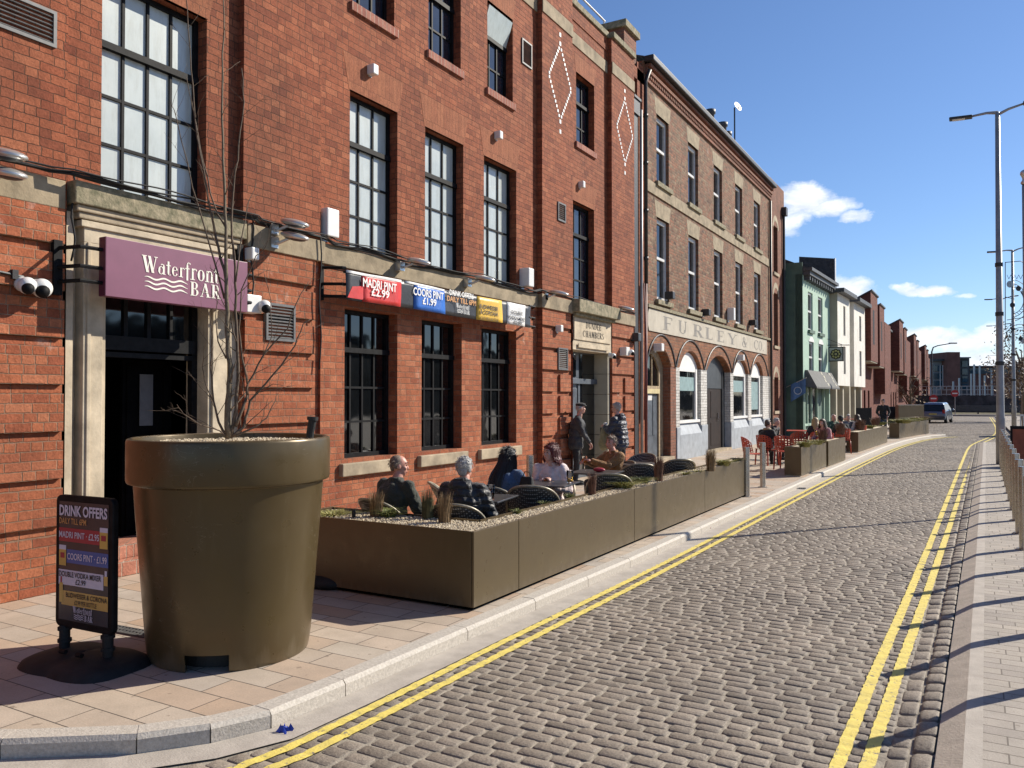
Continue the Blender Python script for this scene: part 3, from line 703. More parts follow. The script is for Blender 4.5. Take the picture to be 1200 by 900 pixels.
# ================================================================ brick bar building
XB = -7.27
bar = thing('brick_bar_building', 'large red brick building with tall black framed windows and stone string course behind the terrace', 'building', (XB, 9, 0))
GR = [.595 + .425*k for k in range(7)]           # recessed courses of the rusticated ground floor
up = MB(); lo = MB()
w2 = lambda a, b: (a, b, 3.74, 5.89)
doorwin = (4.75, 5.97, 3.77, 5.89)
D2 = [w2(8.30, 9.33), w2(10.01, 11.07), w2(11.71, 12.83)]
D3 = [(8.34, 9.25, 7.08, 8.62), (10.09, 10.99, 7.08, 8.62), (11.82, 12.70, 7.08, 8.62)]
F2 = (15.22, 16.30, 3.80, 5.87); F3 = (15.38, 16.32, 7.13, 8.62)
ZT = 9.95; E0_, E1_ = 4.76, 5.99
secs = [(-5, 4.40, XB+.03, []), (4.40, 6.40, XB, [doorwin, (4.8, 5.9, 7.08, 8.62)]), (6.40, 7.65, XB+.10, []), (7.65, 13.62, XB, D2 + D3), (13.62, 14.96, XB+.12, []), (14.96, 17.02, XB, [F2, F3]), (17.02, 18.41, XB+.12, []), (18.41, 18.88, XB-.16, []), (18.88, 19.34, XB+.02, [])]
for i, (a, b, x, hs) in enumerate(secs):
    up.wall(x, a, b, 3.60, ZT if i < 7 else 9.2 + .9*(i == 8), hs, depth=.24)
    if i and i < 9:
        xp = secs[i-1][2]; up.poly([(xp,a,0),(x,a,0),(x,a,ZT),(xp,a,ZT)])
up.box(-17, XB-.5, -5, E0_, 0, ZT-.3); up.box(-17, XB-.5, E1_, 19.34, 0, ZT-.3); up.box(-17, XB-.5, E0_, E1_, 3.2, ZT-.3); up.box(-17, XB-2, E0_, E1_, 0, 3.2)
up.box(XB-.4, XB+.02, -5, 19.34, ZT-.3, ZT-.004)
G1 = [(8.21, 9.34, .93, 2.95), (9.93, 11.03, .93, 2.95), (11.63, 12.83, .93, 2.95)]
lo2 = MB(); lo2.wall(XB+.03, -5, 4.40, 0, 3.6); lo.wall(XB+.06, 6.40, 7.65, 0, 3.6)
lo.wall(XB, 7.65, 13.62, 0, 3.6, G1, depth=.26)
lo.wall(XB+.06, 13.62, 14.96, 0, 3.6); lo3 = MB(); lo3.wall(XB+.06, 17.02, 18.41, 0, 3.6)
lo3.wall(XB-.16, 18.41, 18.88, 0, 3.6); lo3.wall(XB+.02, 18.88, 19.34, 0, 3.6)
lo.poly([(XB+.06,7.65,0),(XB,7.65,0),(XB,7.65,3.6),(XB+.06,7.65,3.6)])
def bands(y0, y1, x0, p=.045, slot=None, lo=lo):
    for g0, g1 in zip([0] + GR, [GR[0]] + GR[1:] + [3.50]):
        z0, z1 = g0, g1 - .085 if g1 < 3.5 else 3.47
        if slot and z1 < 2.25:
            lo.box(x0-.02, x0+p, y0, slot[0], z0, z1); lo.box(x0-.02, x0+p, slot[1], y1, z0, z1)
        else: lo.box(x0-.02, x0+p, y0, y1, z0, z1)
bands(-5, 4.36, XB+.03, lo=lo2); bands(6.43, 7.55, XB+.06); bands(13.66, 14.90, XB+.06, slot=(14.18, 14.42)); bands(17.06, 18.38, XB+.06, slot=(17.62, 17.84), lo=lo3)
up.build('wall', M['brick'], bar); lo.build('wall', M['brick_low'], bar); lo2.build('wall', M['brick_low'], bar); lo3.build('wall', M['brick_low'], bar)
# rubbed flat arches
def flat_arch(y0, y1, z, x, h=.48, sp=.14):
    q = MB(); q.prism([(x+.003, y0-.02, z), (x+.003, y1+.02, z), (x+.003, y1+sp, z+h), (x+.003, y0-sp, z+h)], (-.05, 0, 0))
    q.build('flat_arch', M['rubbed'], bar)
for h in [doorwin] + D2 + [F2]: flat_arch(h[0], h[1], h[3], XB)
for h in D3 + [F3]: flat_arch(h[0], h[1], h[3], XB, .38, .1)
for h in D3 + [F3]:
    q = MB(); q.box(XB-.02, XB+.045, h[0]-.05, h[1]+.05, h[2]-.12, h[2]); q.build('window_sill', M['soldier'], bar)
for h in G1:
    q = MB(); q.box(XB-.2, XB+.07, h[0]-.10, h[1]+.10, h[2]-.22, h[2]-.05); q.build('window_sill', M['stone'], bar, bevel=.012)

def window(parent, h, x, depth, cols, splits, gl, fr, bar_w=.030, edge=.055, head=.0, transom=None, th=.05):
    """black steel window: frame bars as the part, its glazing as the sub-part"""
    y0, y1, z0, z1 = h[:4]; xf = x - depth; q = MB()
    q.box(xf-.03, xf+.03, y0, y0+edge, z0, z1); q.box(xf-.03, xf+.03, y1-edge, y1, z0, z1)
    q.box(xf-.03, xf+.028, y0+edge, y1-edge, z0, z0+edge); q.box(xf-.03, xf+.028, y0+edge, y1-edge, z1-edge-head, z1)
    for i in range(1, cols):
        y = y0 + edge + (y1-y0-2*edge)*i/cols; q.box(xf-.016, xf+.016, y-bar_w/2, y+bar_w/2, z0+edge, z1-edge)
    for z in splits: q.box(xf-.014, xf+.014, y0+edge, y1-edge, z-bar_w/2, z+bar_w/2)
    if transom: q.box(xf-.03, xf+.055, y0+.01, y1-.01, transom-.034, transom+.034)
    o = q.build('window', fr, parent)
    p = MB(); p.box(xf-.03, xf-.006, y0+.01, y1-.01, z0+.01, z1-.01); p.build('pane', gl, o)
    return o
def rows(a, b, n): return [a + (b-a)*i/n for i in range(1, n)]
window(bar, doorwin, XB, .17, 4, rows(3.77, 5.2, 3), M['frost'], M['black'], transom=5.22)
window(bar, (4.8, 5.9, 7.08, 8.62), XB, .17, 4, [], M['glass_up'], M['black'], transom=8.05)
for h in D2: window(bar, h, XB, .17, 3, rows(3.77, 5.2, 3), M['frost'], M['black'], transom=5.22)
window(bar, F2, XB, .17, 3, rows(3.8, 5.2, 3), M['glass_up'], M['black'], transom=5.22)
for h in D3 + [F3]: window(bar, h, XB, .17, 3, rows(7.1, 8.05, 2), M['glass_up'], M['black'], transom=8.07)
for h in G1: window(bar, h, XB, .19, 4, rows(.95, 2.36, 3), M['glass'], M['black'], transom=2.40, edge=.06)
# an open hopper light on the top floor
q = MB(); hz = 8.10
q.obox(Matrix.Translation((XB-.06, 12.26, 8.33)) @ Matrix.Rotation(R_(18), 4, 'Y'), .02, .80, .46); q.build('hopper_light', M['frost'], bar)

# string course and stone bands
for a, b, x in [(-5, 4.36, XB+.03), (6.44, 7.70, XB+.08), (7.70, 13.58, XB), (13.58, 14.98, XB+.09), (17.0, 18.42, XB+.09)]:
    q = MB(); q.box(x-.05, x+.05, a, b, 3.465, 3.725); q.build('string_course', M['stone_band'], bar, bevel=.008)
for a, b, x in [(-5, 4.40, XB+.03), (4.41, 6.40, XB), (6.41, 7.64, XB+.1), (7.66, 13.61, XB), (13.625, 14.955, XB+.12), (14.965, 17.01, XB), (17.025, 18.405, XB+.12)]:
    q = MB(); q.box(x-.05, x+.02, a, b, 9.14, 9.40); q.build('stone_band', M['stone_band'], bar)
    q = MB(); q.box(XB-.45, x+.06, a, b, ZT, ZT+.13); q.build('parapet_coping', M['stone_moss'], bar, bevel=.01)
# diamonds of white tiles
for yc in (14.385, 17.80):
    q = MB(); x = XB+.122
    for i in range(9):
        for sy_ in (-1, 1):
            for sz in (-1, 1):
                f = i/8.6
                y = yc + sy_*(.02 + .45*(1-f)); z = 8.02 + sz*(.68*f + .04)
                q.box(x-.01, x+.006, y-.027, y+.027, z-.029, z+.029)
    for z in (8.80, 7.24): q.box(x-.01, x+.006, yc-.035, yc+.035, z-.04, z+.04)
    for z in (8.99, 7.05): q.box(x-.01, x+.006, yc-.035, yc+.035, z-.05, z+.03)
    q.build('tile_pattern', M['white'], bar)
# bar entrance surround in stone
q = MB(); E0, E1 = 4.78, 5.97
q.box(XB-.35, XB+.03, 4.365, 4.47, 0, 3.47); q.box(XB-.35, XB-.05, 4.47, 4.54, 0, 3.47); q.box(XB-.55, XB+.075, 4.54, 4.735, .42, 3.2); q.box(XB-.55, XB+.05, 4.735, E0, .45, 3.2)
q.box(XB-.02, XB+.09, 4.57, 4.61, .5, 3.2); q.box(XB-.3, XB+.11, 4.53, E0+.015, 0, .45)
q.box(XB-.55, XB+.05, E1, 6.015, .45, 3.2); q.box(XB-.55, XB+.075, 6.015, 6.21, .42, 3.2); q.box(XB-.35, XB-.05, 6.21, 6.28, 0, 3.47); q.box(XB-.35, XB+.03, 6.28, 6.42, 0, 3.47)
q.box(XB-.3, XB+.11, E1-.015, 6.22, 0, .45)
q.box(XB-.4, XB+.075, 4.54, 6.21, 3.2, 3.47); q.box(XB-.4, XB+.03, E0, E1, 2.83, 3.2); q.box(XB-.4, XB+.10, 4.5, 6.25, 3.34, 3.40)
q.build('door_surround', M['stone_pale'], bar, bevel=.006)
q = MB(); q.box(XB-.2, XB+.165, 4.40, 6.40, 3.53, 3.74); q.build('cornice', M['stone_moss'], bar, bevel=.012)
q = MB(); q.box(XB-.2, XB+.13, 4.44, 6.36, 3.47, 3.53); q.box(XB-.2, XB+.105, 4.47, 6.33, 3.41, 3.47); q.build('cornice', M['stone'], bar, bevel=.012)
# the entrance lobby: sheets coloured near-black for its unlit interior
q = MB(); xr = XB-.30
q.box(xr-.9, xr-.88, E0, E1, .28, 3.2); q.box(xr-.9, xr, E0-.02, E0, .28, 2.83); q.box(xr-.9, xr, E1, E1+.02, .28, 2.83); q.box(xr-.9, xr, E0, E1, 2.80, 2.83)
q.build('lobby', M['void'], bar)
q = MB(); xd = XB-.14
q.box(xd-.05, xd+.02, E0, E0+.07, .28, 2.82); q.box(xd-.05, xd+.02, E1-.07, E1, .28, 2.82)
q.box(xd-.05, xd+.07, E0+.07, E1-.07, 2.22, 2.36); q.box(xd-.05, xd+.02, E0+.07, E1-.07, 2.74, 2.82); q.box(xd-.05, xd+.045, E0+.07, E1-.07, 2.15, 2.20)
for i in range(1, 4): y = E0+.07+(E1-E0-.14)*i/4; q.box(xd-.03, xd+.015, y-.022, y+.022, 2.36, 2.74)
df = q.build('door_frame', M['black'], bar)
p = MB(); p.box(xd-.03, xd-.01, E0+.07, E1-.07, 2.36, 2.74); p.build('fanlight_pane', M['glass'], df)
q = MB(); q.box(xd-.40, xd-.36, 5.34, 5.93, .3, 2.15); q.box(xd-.36, xd-.34, 5.38, 5.45, .35, 2.1); q.box(xd-.36, xd-.34, 5.82, 5.89, .35, 2.1)
dd = q.build('door', M['void'], bar)  # door coloured near-black for the shade in the lobby
p = MB(); p.box(xd-.335, xd-.33, 5.52, 5.68, 1.45, 2.0); p.build('paper_notice', mat('shaded_notice_paper', (.12,.12,.125), .8), dd)  # white paper greyed to put the lobby shade into it
q = MB(); q.box(XB-.6, XB+.02, E0-.0, E1, 0, .15); q.box(XB-.6, XB-.10, E0, E1, .15, .29); q.build('door_step', M['step_tile'], bar, bevel=.008)
# second entrance
C0, C1 = 15.05, 16.90
q = MB(); q.box(XB-.45, XB+.10, C0-.09, C1+.12, 2.74, 3.47); q.box(XB-.1, XB+.125, C0-.02, C1+.04, 2.95, 3.40)
q.box(XB+.125, XB+.14, C0+.15, C1-.12, 2.79, 2.88)
q.build('door_surround', M['stone_pale'], bar, bevel=.006)
q = MB(); q.box(XB-.5, XB+.06, C0-.09, C0, 0, 2.74); q.build('door_jamb', M['beige_and_shaded'], bar); q = MB()
zs_ = rows(0, 2.74, 6); zz_ = [0] + zs_ + [2.74]
for za_, zb_ in zip(zz_, zz_[1:]): q.box(XB-.4, XB+.06, C1, C1+.11, za_+.004, zb_-.004)
q.build('door_jamb', M['beige_and_shaded'], bar, bevel=.004)  # stone coloured darker to carry the shade of the reveal
q = MB(); q.box(XB-.2, XB+.30, C0-.14, C1+.2, 3.50, 3.76); q.box(XB-.2, XB+.2, C0-.08, C1+.13, 3.43, 3.50); q.build('cornice', M['stone_moss'], bar, bevel=.012)
q = MB(); xx = XB+.128
serif(q, 'DUNDEE', (xx, 15.98, 3.215), (0,1,0), (0,0,1), .13, .80, m=0, align='c'); serif(q, 'CHAMBERS', (xx, 15.98, 3.03), (0,1,0), (0,0,1), .13, 1.10, align='c')
q.build('lettering', M['black'], bar)
q = MB(); xd = XB-.27; q.box(xd-.05, xd, C0, C1, 0, 2.74); q.box(xd, xd+.07, C0, C1, 2.05, 2.16)
for a, b in ((.08,.42),(.52,.86)):
    for c, d in ((.12,.85),(1.0,1.95)): q.box(xd, xd+.012, C0+.05+a, C0+.05+b, c, d)
q.box(xd, xd+.03, C0+.93, C0+1.02, 0, 2.05)
q.build('door', M['grey_door'], bar, bevel=.004)
q = MB(); q.box(xd, xd+.015, C0+.06, C0+.85, 2.2, 2.70); q.build('door_pane', M['glass'], bar); q = MB(); q.box(xd, xd+.015, C0+1.04, C1-.05, .1, 2.70); q.build('door_pane', M['glass'], bar)
# louvred vents set in the brickwork
def vent(y0, y1, z0, z1, x, m=None):
    q = MB(); fw = .03
    q.box(x-.03, x+.02, y0, y0+fw, z0, z1); q.box(x-.03, x+.02, y1-fw, y1, z0, z1); q.box(x-.03, x+.02, y0+fw, y1-fw, z0, z0+fw); q.box(x-.03, x+.02, y0+fw, y1-fw, z1-fw, z1)
    n = max(5, int((z1-z0)/.042))
    for i in range(n):
        z = z0+fw+(z1-z0-2*fw)*(i+.5)/n
        q.obox(Matrix.Translation((x-.005, (y0+y1)/2, z)) @ Matrix.Rotation(R_(40), 4, 'Y'), .05, y1-y0-2*fw, .008)
    o = q.build('vent', m or M['vent'], bar); p = MB(); p.box(x-.028, x-.024, y0+fw, y1-fw, z0+fw, z1-fw); p.build('dark_backing', M['void'], o)  # black sheet behind the louvres stands in for the dark inside
v = atX(311,358,XB+.11); w = atX(345,403,XB+.11); vent(v.y, w.y, 2.42, 2.86, XB+.11)
vent(14.30, 14.72, 2.30, 2.74, XB+.11); vent(14.26, 14.60, 5.25, 5.62, XB+.125); vent(13.02, 13.40, 7.95, 8.42, XB+.005); vent(3.7, 4.28, 4.92, 5.25, XB+.035)
# parapet rail, end chimney and flat roof
q = MB()
for z in (ZT+.55, ZT+1.0): q.tube([(XB-.55,-2,z),(XB-.55,18.2,z)], .022, 6)
for i in range(12): q.tube([(XB-.55, 1.2+i*1.54, ZT), (XB-.55, 1.2+i*1.54, ZT+1.0)], .02, 6)
q.build('roof_railing', M['white'], bar)
q = MB(); q.box(XB-.9, XB-.05, 18.2, 19.0, 9.2, ZT+.75); ch = q.build('chimney', M['brick_dark'], bar)
q = MB(); q.box(XB-1.0, XB+.03, 18.12, 19.08, ZT+.75, ZT+.92); q.build('chimney_cap', M['stone_moss'], ch, bevel=.01)
# hopper and rainwater pipes at the junction
q = MB(); q.box(XB-.12, XB+.10, 18.44, 18.86, 8.7, 9.1); q.box(XB-.14, XB+.13, 18.42, 18.88, 9.06, 9.12)
q.box(XB-.1, XB+.06, 18.50, 18.80, .1, 8.7)
q.build('downpipe', M['iron'], bar)
q = MB(); q.tube([(XB+.08, 18.98, .0), (XB+.08, 18.98, 8.9)], .04, 8); q.build('downpipe', M['lamp_grey'], bar, smooth=True)
q = MB(); q.tube([(XB+.10, 19.22, .0), (XB+.10, 19.22, 4.6)], .04, 8); q.tube([(XB+.10, 19.1, 1.2), (XB+.12, 19.16, 3.3), (XB+.1, 19.1, 4.6)], .02, 6)
q.build('downpipe', M['red_pipe'], bar, smooth=True)
q = MB(); q.tube([(XB+.10, 19.25, 4.4), (XB+.10, 19.25, 9.7), (XB+.2, 19.3, 10.0)], .05, 8)
for z in (5.2, 6.4, 7.6, 8.8): q.tube([(XB+.10, 19.25, z), (XB+.10, 19.25, z+.08)], .065, 8)
q.build('downpipe', M['iron'], bar, smooth=True)

# ================================================================ merchants' block with painted fascia
fur = thing('old_brick_warehouse', 'three storey mottled brick building with painted stone fascia lettering and arched shopfronts', 'building', (XB, 26, 0))
f = MB(); YF0, YF1 = 19.36, 33.75; XF = XB + .02
fy = [20.26, 22.95, 25.60, 28.25, 30.98]; FW = .98
h3 = [(y, y+FW, 7.42, 9.22) for y in fy]; h2 = [(y, y+FW, 4.32, 6.50) for y in fy]
f.wall(XF, YF0, YF1, 3.44, 10.3, h3 + h2, depth=.2)
f.box(-17, XF-.5, YF0, YF1, 0, 10.2); f.poly([(XF,YF0,0),(XF,YF0,10.3),(XF-.5,YF0,10.3),(XF-.5,YF0,0)])
f.build('wall', M['brick_old'], fur)
def sash(h, x, depth, par):
    y0, y1, z0, z1 = h; xf = x-depth; q = MB(); e = .11; zm = (z0+z1)/2 + .05
    q.box(xf-.05, xf+.03, y0, y0+e, z0, z1); q.box(xf-.05, xf+.03, y1-e, y1, z0, z1); q.box(xf-.05, xf+.028, y0+e, y1-e, z0, z0+e); q.box(xf-.05, xf+.028, y0+e, y1-e, z1-e, z1)
    q.box(xf-.04, xf+.03, y0+e, y1-e, zm-.035, zm+.035)
    o = q.build('window', M['frame_white'], par); p = MB(); p.box(xf-.05, xf-.02, y0+e, y1-e, z0+e, z1-e); p.build('pane', M['glass_sash'], o)
for h in h3 + h2:
    sash(h, XF, .12, fur); y0, y1, z0, z1 = h
    q = MB(); q.prism([(XF+.004,y0-.05,z1), (XF+.004,y1+.05,z1), (XF+.004,y1+.16,z1+.42), (XF+.004,y0-.16,z1+.42)], (-.06,0,0)); q.build('lintel', M['stone_band'], fur)
    q = MB(); q.box(XF-.1, XF+.09, y0-.12, y1+.12, z0-.13, z0); q.build('window_sill', M['stone_moss'], fur, bevel=.008)
q = MB(); q.box(XF-.05, XF+.035, YF0+.15, YF1-.2, 7.02, 7.32); q.build('string_course', M['stone_band'], fur)
q = MB(); q.box(XF-.05, XF+.07, YF0+.1, YF1, 4.05, 4.13); q.build('string_course', M['stone_moss'], fur)
# dentil cornice and gutter
q = MB(); q.box(XF, XF+.06, YF0+.05, YF1, 9.78, 9.88)
n = 100
for i in range(n): y = YF0+.1+(YF1-YF0-.1)*i/n; q.box(XF, XF+.09, y, y+.075, 9.88, 9.99)
q.box(XF, XF+.12, YF0+.05, YF1, 9.99, 10.07); q.box(XF, XF+.07, YF0+.05, YF1, 10.07, 10.14); q.box(XF, XF+.16, YF0+.05, YF1, 10.14, 10.22)
q.build('cornice', M['brick_dark'], fur)
q = MB(); q.box(XF+.02, XF+.28, YF0-.05, YF1, 10.24, 10.40); q.build('gutter', M['iron'], fur, bevel=.03)
q = MB(); q.prism([(XF+.1,YF0,10.38),(XF+.1,YF0,10.34),(XF-4.5,YF0,12.0)], (0,YF1-YF0,0)); q.build('roof', M['slate'], fur)
for px_, pt_ in ((832.5, 129), (847, 144), (852, 155)):
    pp = atX(px_, pt_, XF-1.1); c = (XF-1.1, pp.y); zt_ = pp.z
    q = MB(); q.box(c[0]-.3, c[0]+.3, c[1]-.4, c[1]+.4, 10.2, zt_-.75); st = q.build('chimney', M['brick_old'], fur)
    q = MB(); q.lathe([(.17,zt_-.8),(.15,zt_-.7),(.14,zt_-.18),(.19,zt_-.14),(.19,zt_),(.1,zt_)], c, 12); q.build('chimney_pot', M['lead'], st, smooth=True)
# fascia
q = MB(); xs = XF+.03; q.prism([(xs, 19.52, 3.60), (xs, 19.60, 3.46), (xs, 32.9, 3.46), (xs, 32.9, 4.03), (xs, 19.60, 4.03), (xs, 19.52, 3.9)], (-.06, 0, 0)); fa = q.build('fascia_panel', mat('faded_fascia_paint', (.52,.47,.385), .85, vs=3, bump=.003, bs=30, col2=(.40,.36,.29)), fur)
q = MB(); fl_ = mat('faded_grey_lettering', (.27,.25,.22), .8, vs=9, col2=(.17,.16,.15)); GLY = {'F': (777, 788), 'U': (795, 805), 'R': (812, 824), 'L': (826.5, 835), 'E': (840, 848.5), 'Y': (853, 863), '&': (869.5, 875), 'C': (883.5, 888.5), 'O': (888.8, 893), '.': (893.6, 895)}
for c, (a, b) in GLY.items():
    ya = atX(a, 400, xs).y; yb = atX(b, 400, xs).y
    serif(q, c, (xs+.003, ya, 3.565), (0,1,0), (0,0,1), .355, yb-ya)
    if c in 'Y&.': q.build('lettering', fl_, fa); q = MB()
# arcade
ya_ = lambda px: atX(px, 470, XF).y
AO = [(ya_(a_), ya_(b_)) for a_, b_ in ((757.5,786), (796.5,821.5), (828.5,856), (859.5,877), (880.5,894))]
AM = [19.40] + [(AO[i][1]+AO[i+1][0])/2 for i in range(4)] + [33.2]
AR = [(AM[i]+.03, AM[i+1]-.03, *AO[i]) for i in range(5)]
SPZ = 2.60
def arch_pts(ya, yb, z, rise, n=14, x=0):
    w = (yb-ya)/2; c = (ya+yb)/2; Rr = (w*w + rise*rise)/(2*rise); a0 = math.asin(min(1, w/Rr))
    return [(x, c + Rr*math.sin(-a0 + 2*a0*i/n), z + rise - Rr + Rr*math.cos(-a0 + 2*a0*i/n)) for i in range(n+1)]
f = MB(); fd = MB(); fr_ = MB()
edges = [19.36] + [ (AR[i][1]+AR[i+1][0])/2 for i in range(4)] + [33.75]
for (o0, o1, a, b), e0, e1 in zip(AR, edges, edges[1:]):
    rise = .50
    ap = arch_pts(a, b, SPZ, rise, x=XF)
    f.poly([(XF,e0,SPZ)] + ap + [(XF,e1,SPZ), (XF,e1,3.44), (XF,e0,3.44)])
    for p, r in zip(ap, ap[1:]): f.poly([p, r, (XF-.45, r[1], r[2]), (XF-.45, p[1], p[2])])
    ip = arch_pts(a-.03, b+.03, SPZ, rise+.02, x=XF+.012); op = arch_pts(o0+.02, o1-.02, SPZ, rise+.27, x=XF+.012)
    for i in range(len(ip)-1):
        fr_.hexa([ip[i], ip[i+1], (XF-.02, *ip[i+1][1:]), (XF-.02, *ip[i][1:])], [op[i], op[i+1], (XF-.02, *op[i+1][1:]), (XF-.02, *op[i][1:])])
    hp = arch_pts(o0+.0, o1-.0, SPZ, rise+.31, x=XF+.035)
    fd.tube([(p[0]-.01, p[1], p[2]) for p in hp], .022, 6)
f.build('arcade_wall', M['brick_orange'], fur); fr_.build('arch_ring', M['brick_orange'], fur); fd.build('hood_mould', M['lead'], fur)
# piers
for i, (y0, y1) in enumerate([(19.36, AO[0][0])] + [(AO[k_][1], AO[k_+1][0]) for k_ in range(4)] + [(AO[4][1], 33.75)]):
    q = MB()
    if i == 0: q.box(XF-.45, XF, y0, y1, 0, SPZ); q.build('pier', M['brick_orange'], fur); continue
    q.box(XF-.45, XF, y0, y1, .92, SPZ)
    if i == 1:
        q = MB(); q.box(XF-.45, XF, (y0*.4+y1*.6), y1, .92, SPZ); q2 = MB(); q2.box(XF-.45, XF-.003, y0, (y0*.4+y1*.6), .0, SPZ); q2.build('pier', M['brick_dark'], fur)
    q.build('pier', M['brick_white'], fur)
    q = MB(); q.box(XF-.45, XF+.03, y0 if i > 1 else y0*.4+y1*.6, y1, 0, .92); q.build('plinth', M['grey_plinth'], fur, bevel=.01)
# shop windows
for k in (1, 3, 4):
    a, b = AR[k][2], AR[k][3]
    q = MB(); q.box(XF-.4, XF+.03, a, b, .0, .70); q.prism([(XF+.03,a,.70),(XF-.22,a,.70),(XF-.22,a,1.02),(XF-.10,a,1.02)], (0,b-a,0)); q.build('plinth', M['grey_plinth'], fur)
    q = MB(); x = XF-.10
    q.box(x-.12, x+.08, a, b, 1.02, 1.10); q.box(x-.05, x+.02, a, a+.07, 1.1, SPZ); q.box(x-.05, x+.03, b-.30, b-.16, 1.1, SPZ); q.box(x-.05, x+.02, a+.09, b-.22, SPZ-.09, SPZ)
    wn = q.build('window', M['white'], fur)
    p = MB(); p.box(x-.05, x-.02, a+.09, b-.12, 1.1, SPZ-.09); p.build('pane', M['glass'], wn)
    p = MB(); p.box(x-.019, x-.015, a+.12, b-.26, 1.95 if k != 4 else 1.3, 2.35); p.build('window_sticker', mat('pale_blue_sticker', (.25,.36,.36), .5), wn)
    q = MB(); q.prism([(x+.0,*p[1:]) for p in arch_pts(a, b, SPZ+.002, .48)], (-.05,0,0)); q.build('arch_infill', M['white'], fur)
# passage doorway
a, b = AR[2][2], AR[2][3]; x = XF-.20
q = MB(); q.box(x-.05, x, a, b, 2.05, 2.62); q.build('door_head_panel', M['dkgrey'], fur)
q = MB(); q.prism([(x, *p[1:]) for p in arch_pts(a, b, 2.62, .5)], (-.05,0,0)); q.build('arch_infill', M['dkgrey'], fur)  # dark grey stands in for the shadow in the arch head
q = MB(); q.box(x-.06, x-.02, a, b-.35, .08, 2.05)
for c, d in ((.2,.95),(1.1,1.95)): q.box(x-.02, x-.008, a+.25, a+.95, c, d); q.box(x-.02, x-.008, a+1.15, b-.5, c, d)
dr = q.build('door', M['brown_door'], fur); p = MB(); p.tube([(x+.02, a+1.9, 1.0), (x+.02, a+1.9, 1.25)], .02, 6); p.build('handle', M['steel'], dr)
q = MB(); q.box(x-.06, x+.03, b-.35, b-.28, .08, 2.62); q.box(x-.06, x, b-.28, b, .08, 2.62); q.build('door_frame', M['dkgrey'], fur)
q = MB(); q.box(x-.2, XF+.05, a, b, 0, .08); q.build('door_step', M['stone'], fur)
# arched timber door on the near side
a, b = AR[0][2], AR[0][3]; x = XF-.24
q = MB(); q.box(x-.06, x+.03, a, a+.10, 0, SPZ); q.box(x-.06, x+.03, b-.36, b-.02, 0, SPZ); q.box(x-.06, x+.05, a+.1, b-.36, 1.98, 2.06)
ap = arch_pts(a, b, SPZ, .48, x=x+.02); ip = arch_pts(a+.1, b-.36, SPZ-.1, .42, x=x+.02)
for i in range(len(ap)-1): q.hexa([ip[i], ip[i+1], (x-.05,*ip[i+1][1:]), (x-.05,*ip[i][1:])], [ap[i], ap[i+1], (x-.05,*ap[i+1][1:]), (x-.05,*ap[i][1:])])
q.build('door_frame', M['timber'], fur)
q = MB(); q.box(x-.04, x+.06, a+.1, b-.36, 1.86, 1.98); q.build('transom', M['yellow_sill'], fur)
q = MB(); q.prism([(x-.02,*p[1:]) for p in [(0,a+.1,2.06)] + ip + [(0,b-.36,2.06)]], (-.03,0,0)); fl = q.build('fanlight', M['glass'], fur)
q = MB()
for i in (1,2): y = a+.1+(b-a-.46)*i/3; q.box(x-.02, x+.01, y-.02, y+.02, 2.06, 2.9)
q.build('glazing_bar', M['timber'], fl)
q = MB(); q.box(x-.05, x-.01, a+.1, b-.36, .16, 1.86)
for c, d in ((.55,1.0),(1.03,1.28)): q.box(x-.01, x+.004, a+.1+c, a+.1+d-.04, .75, 1.75)
dr = q.build('door', M['grey_door'], fur); p = MB(); p.box(x-.01, x+.006, a+.16, a+.27, 1.15, 1.45); p.build('finger_plate', M['white_plastic'], dr)
p = MB(); p.box(x-.01, x+.006, a+.75, a+1.05, 1.68, 1.82); p.build('paper_notice', M['white_plastic'], dr)
q = MB(); q.box(x-.2, XF+.12, a-.1, b, 0, .16); q.build('door_step', M['stone'], fur, bevel=.01)
# stone kicks and pipe behind the fascia
q = MB(); q.tube([(XF+.07, 33.5, 0), (XF+.07, 33.5, 9.7)], .05, 8); q.build('downpipe', M['iron'], fur, smooth=True)

# ---- taller neighbour with arched windows
nb = thing('brown_brick_house', 'narrow dark brick house with arched upper windows between the fascia block and the green house', 'building', (XB, 35, 0))
f = MB(); hb = [(34.35, 35.15, 1.2, 2.6), (34.35, 35.15, 3.9, 6.1), (34.35, 35.15, 6.95, 8.9)]
f.wall(XF, 33.76, 36.5, 0, 10.75, hb, depth=.25); f.box(-17, XF-.4, 33.76, 36.5, 0, 10.7)
f.box(XF-.42, XF-.012, 33.76, 36.5, 10.4, 10.745)
f.box(XF-.9, XF-.5, 29.7, 33.76, 10.2, 11.05); f.box(XF-.9, XF-.45, 29.7, 36.5, 11.05, 11.1)
f.poly([(XF-.9,36.5,0),(XF,36.5,0),(XF,36.5,10.75),(XF-.9,36.5,10.75)])
f.build('wall', M['brick_dark'], nb)
for h in hb:
    q = MB(); q.box(XF-.26, XF-.2, *h); w_ = q.build('window', M['black'], nb)
    q = MB(); q.box(XF-.05, XF+.06, h[0]-.1, h[1]+.1, h[2]-.12, h[2]); q.build('window_sill', M['stone'], nb)
    ap = arch_pts(h[0]-.05, h[1]+.05, h[3]-.1, .32, x=XF+.01); op = arch_pts(h[0]-.2, h[1]+.2, h[3]-.1, .55, x=XF+.01); q = MB()
    for i in range(len(ap)-1): q.hexa([ap[i], ap[i+1], (XF-.02,*ap[i+1][1:]), (XF-.02,*ap[i][1:])], [op[i], op[i+1], (XF-.02,*op[i+1][1:]), (XF-.02,*op[i][1:])])
    q.build('arch_ring', M['stone'], nb)
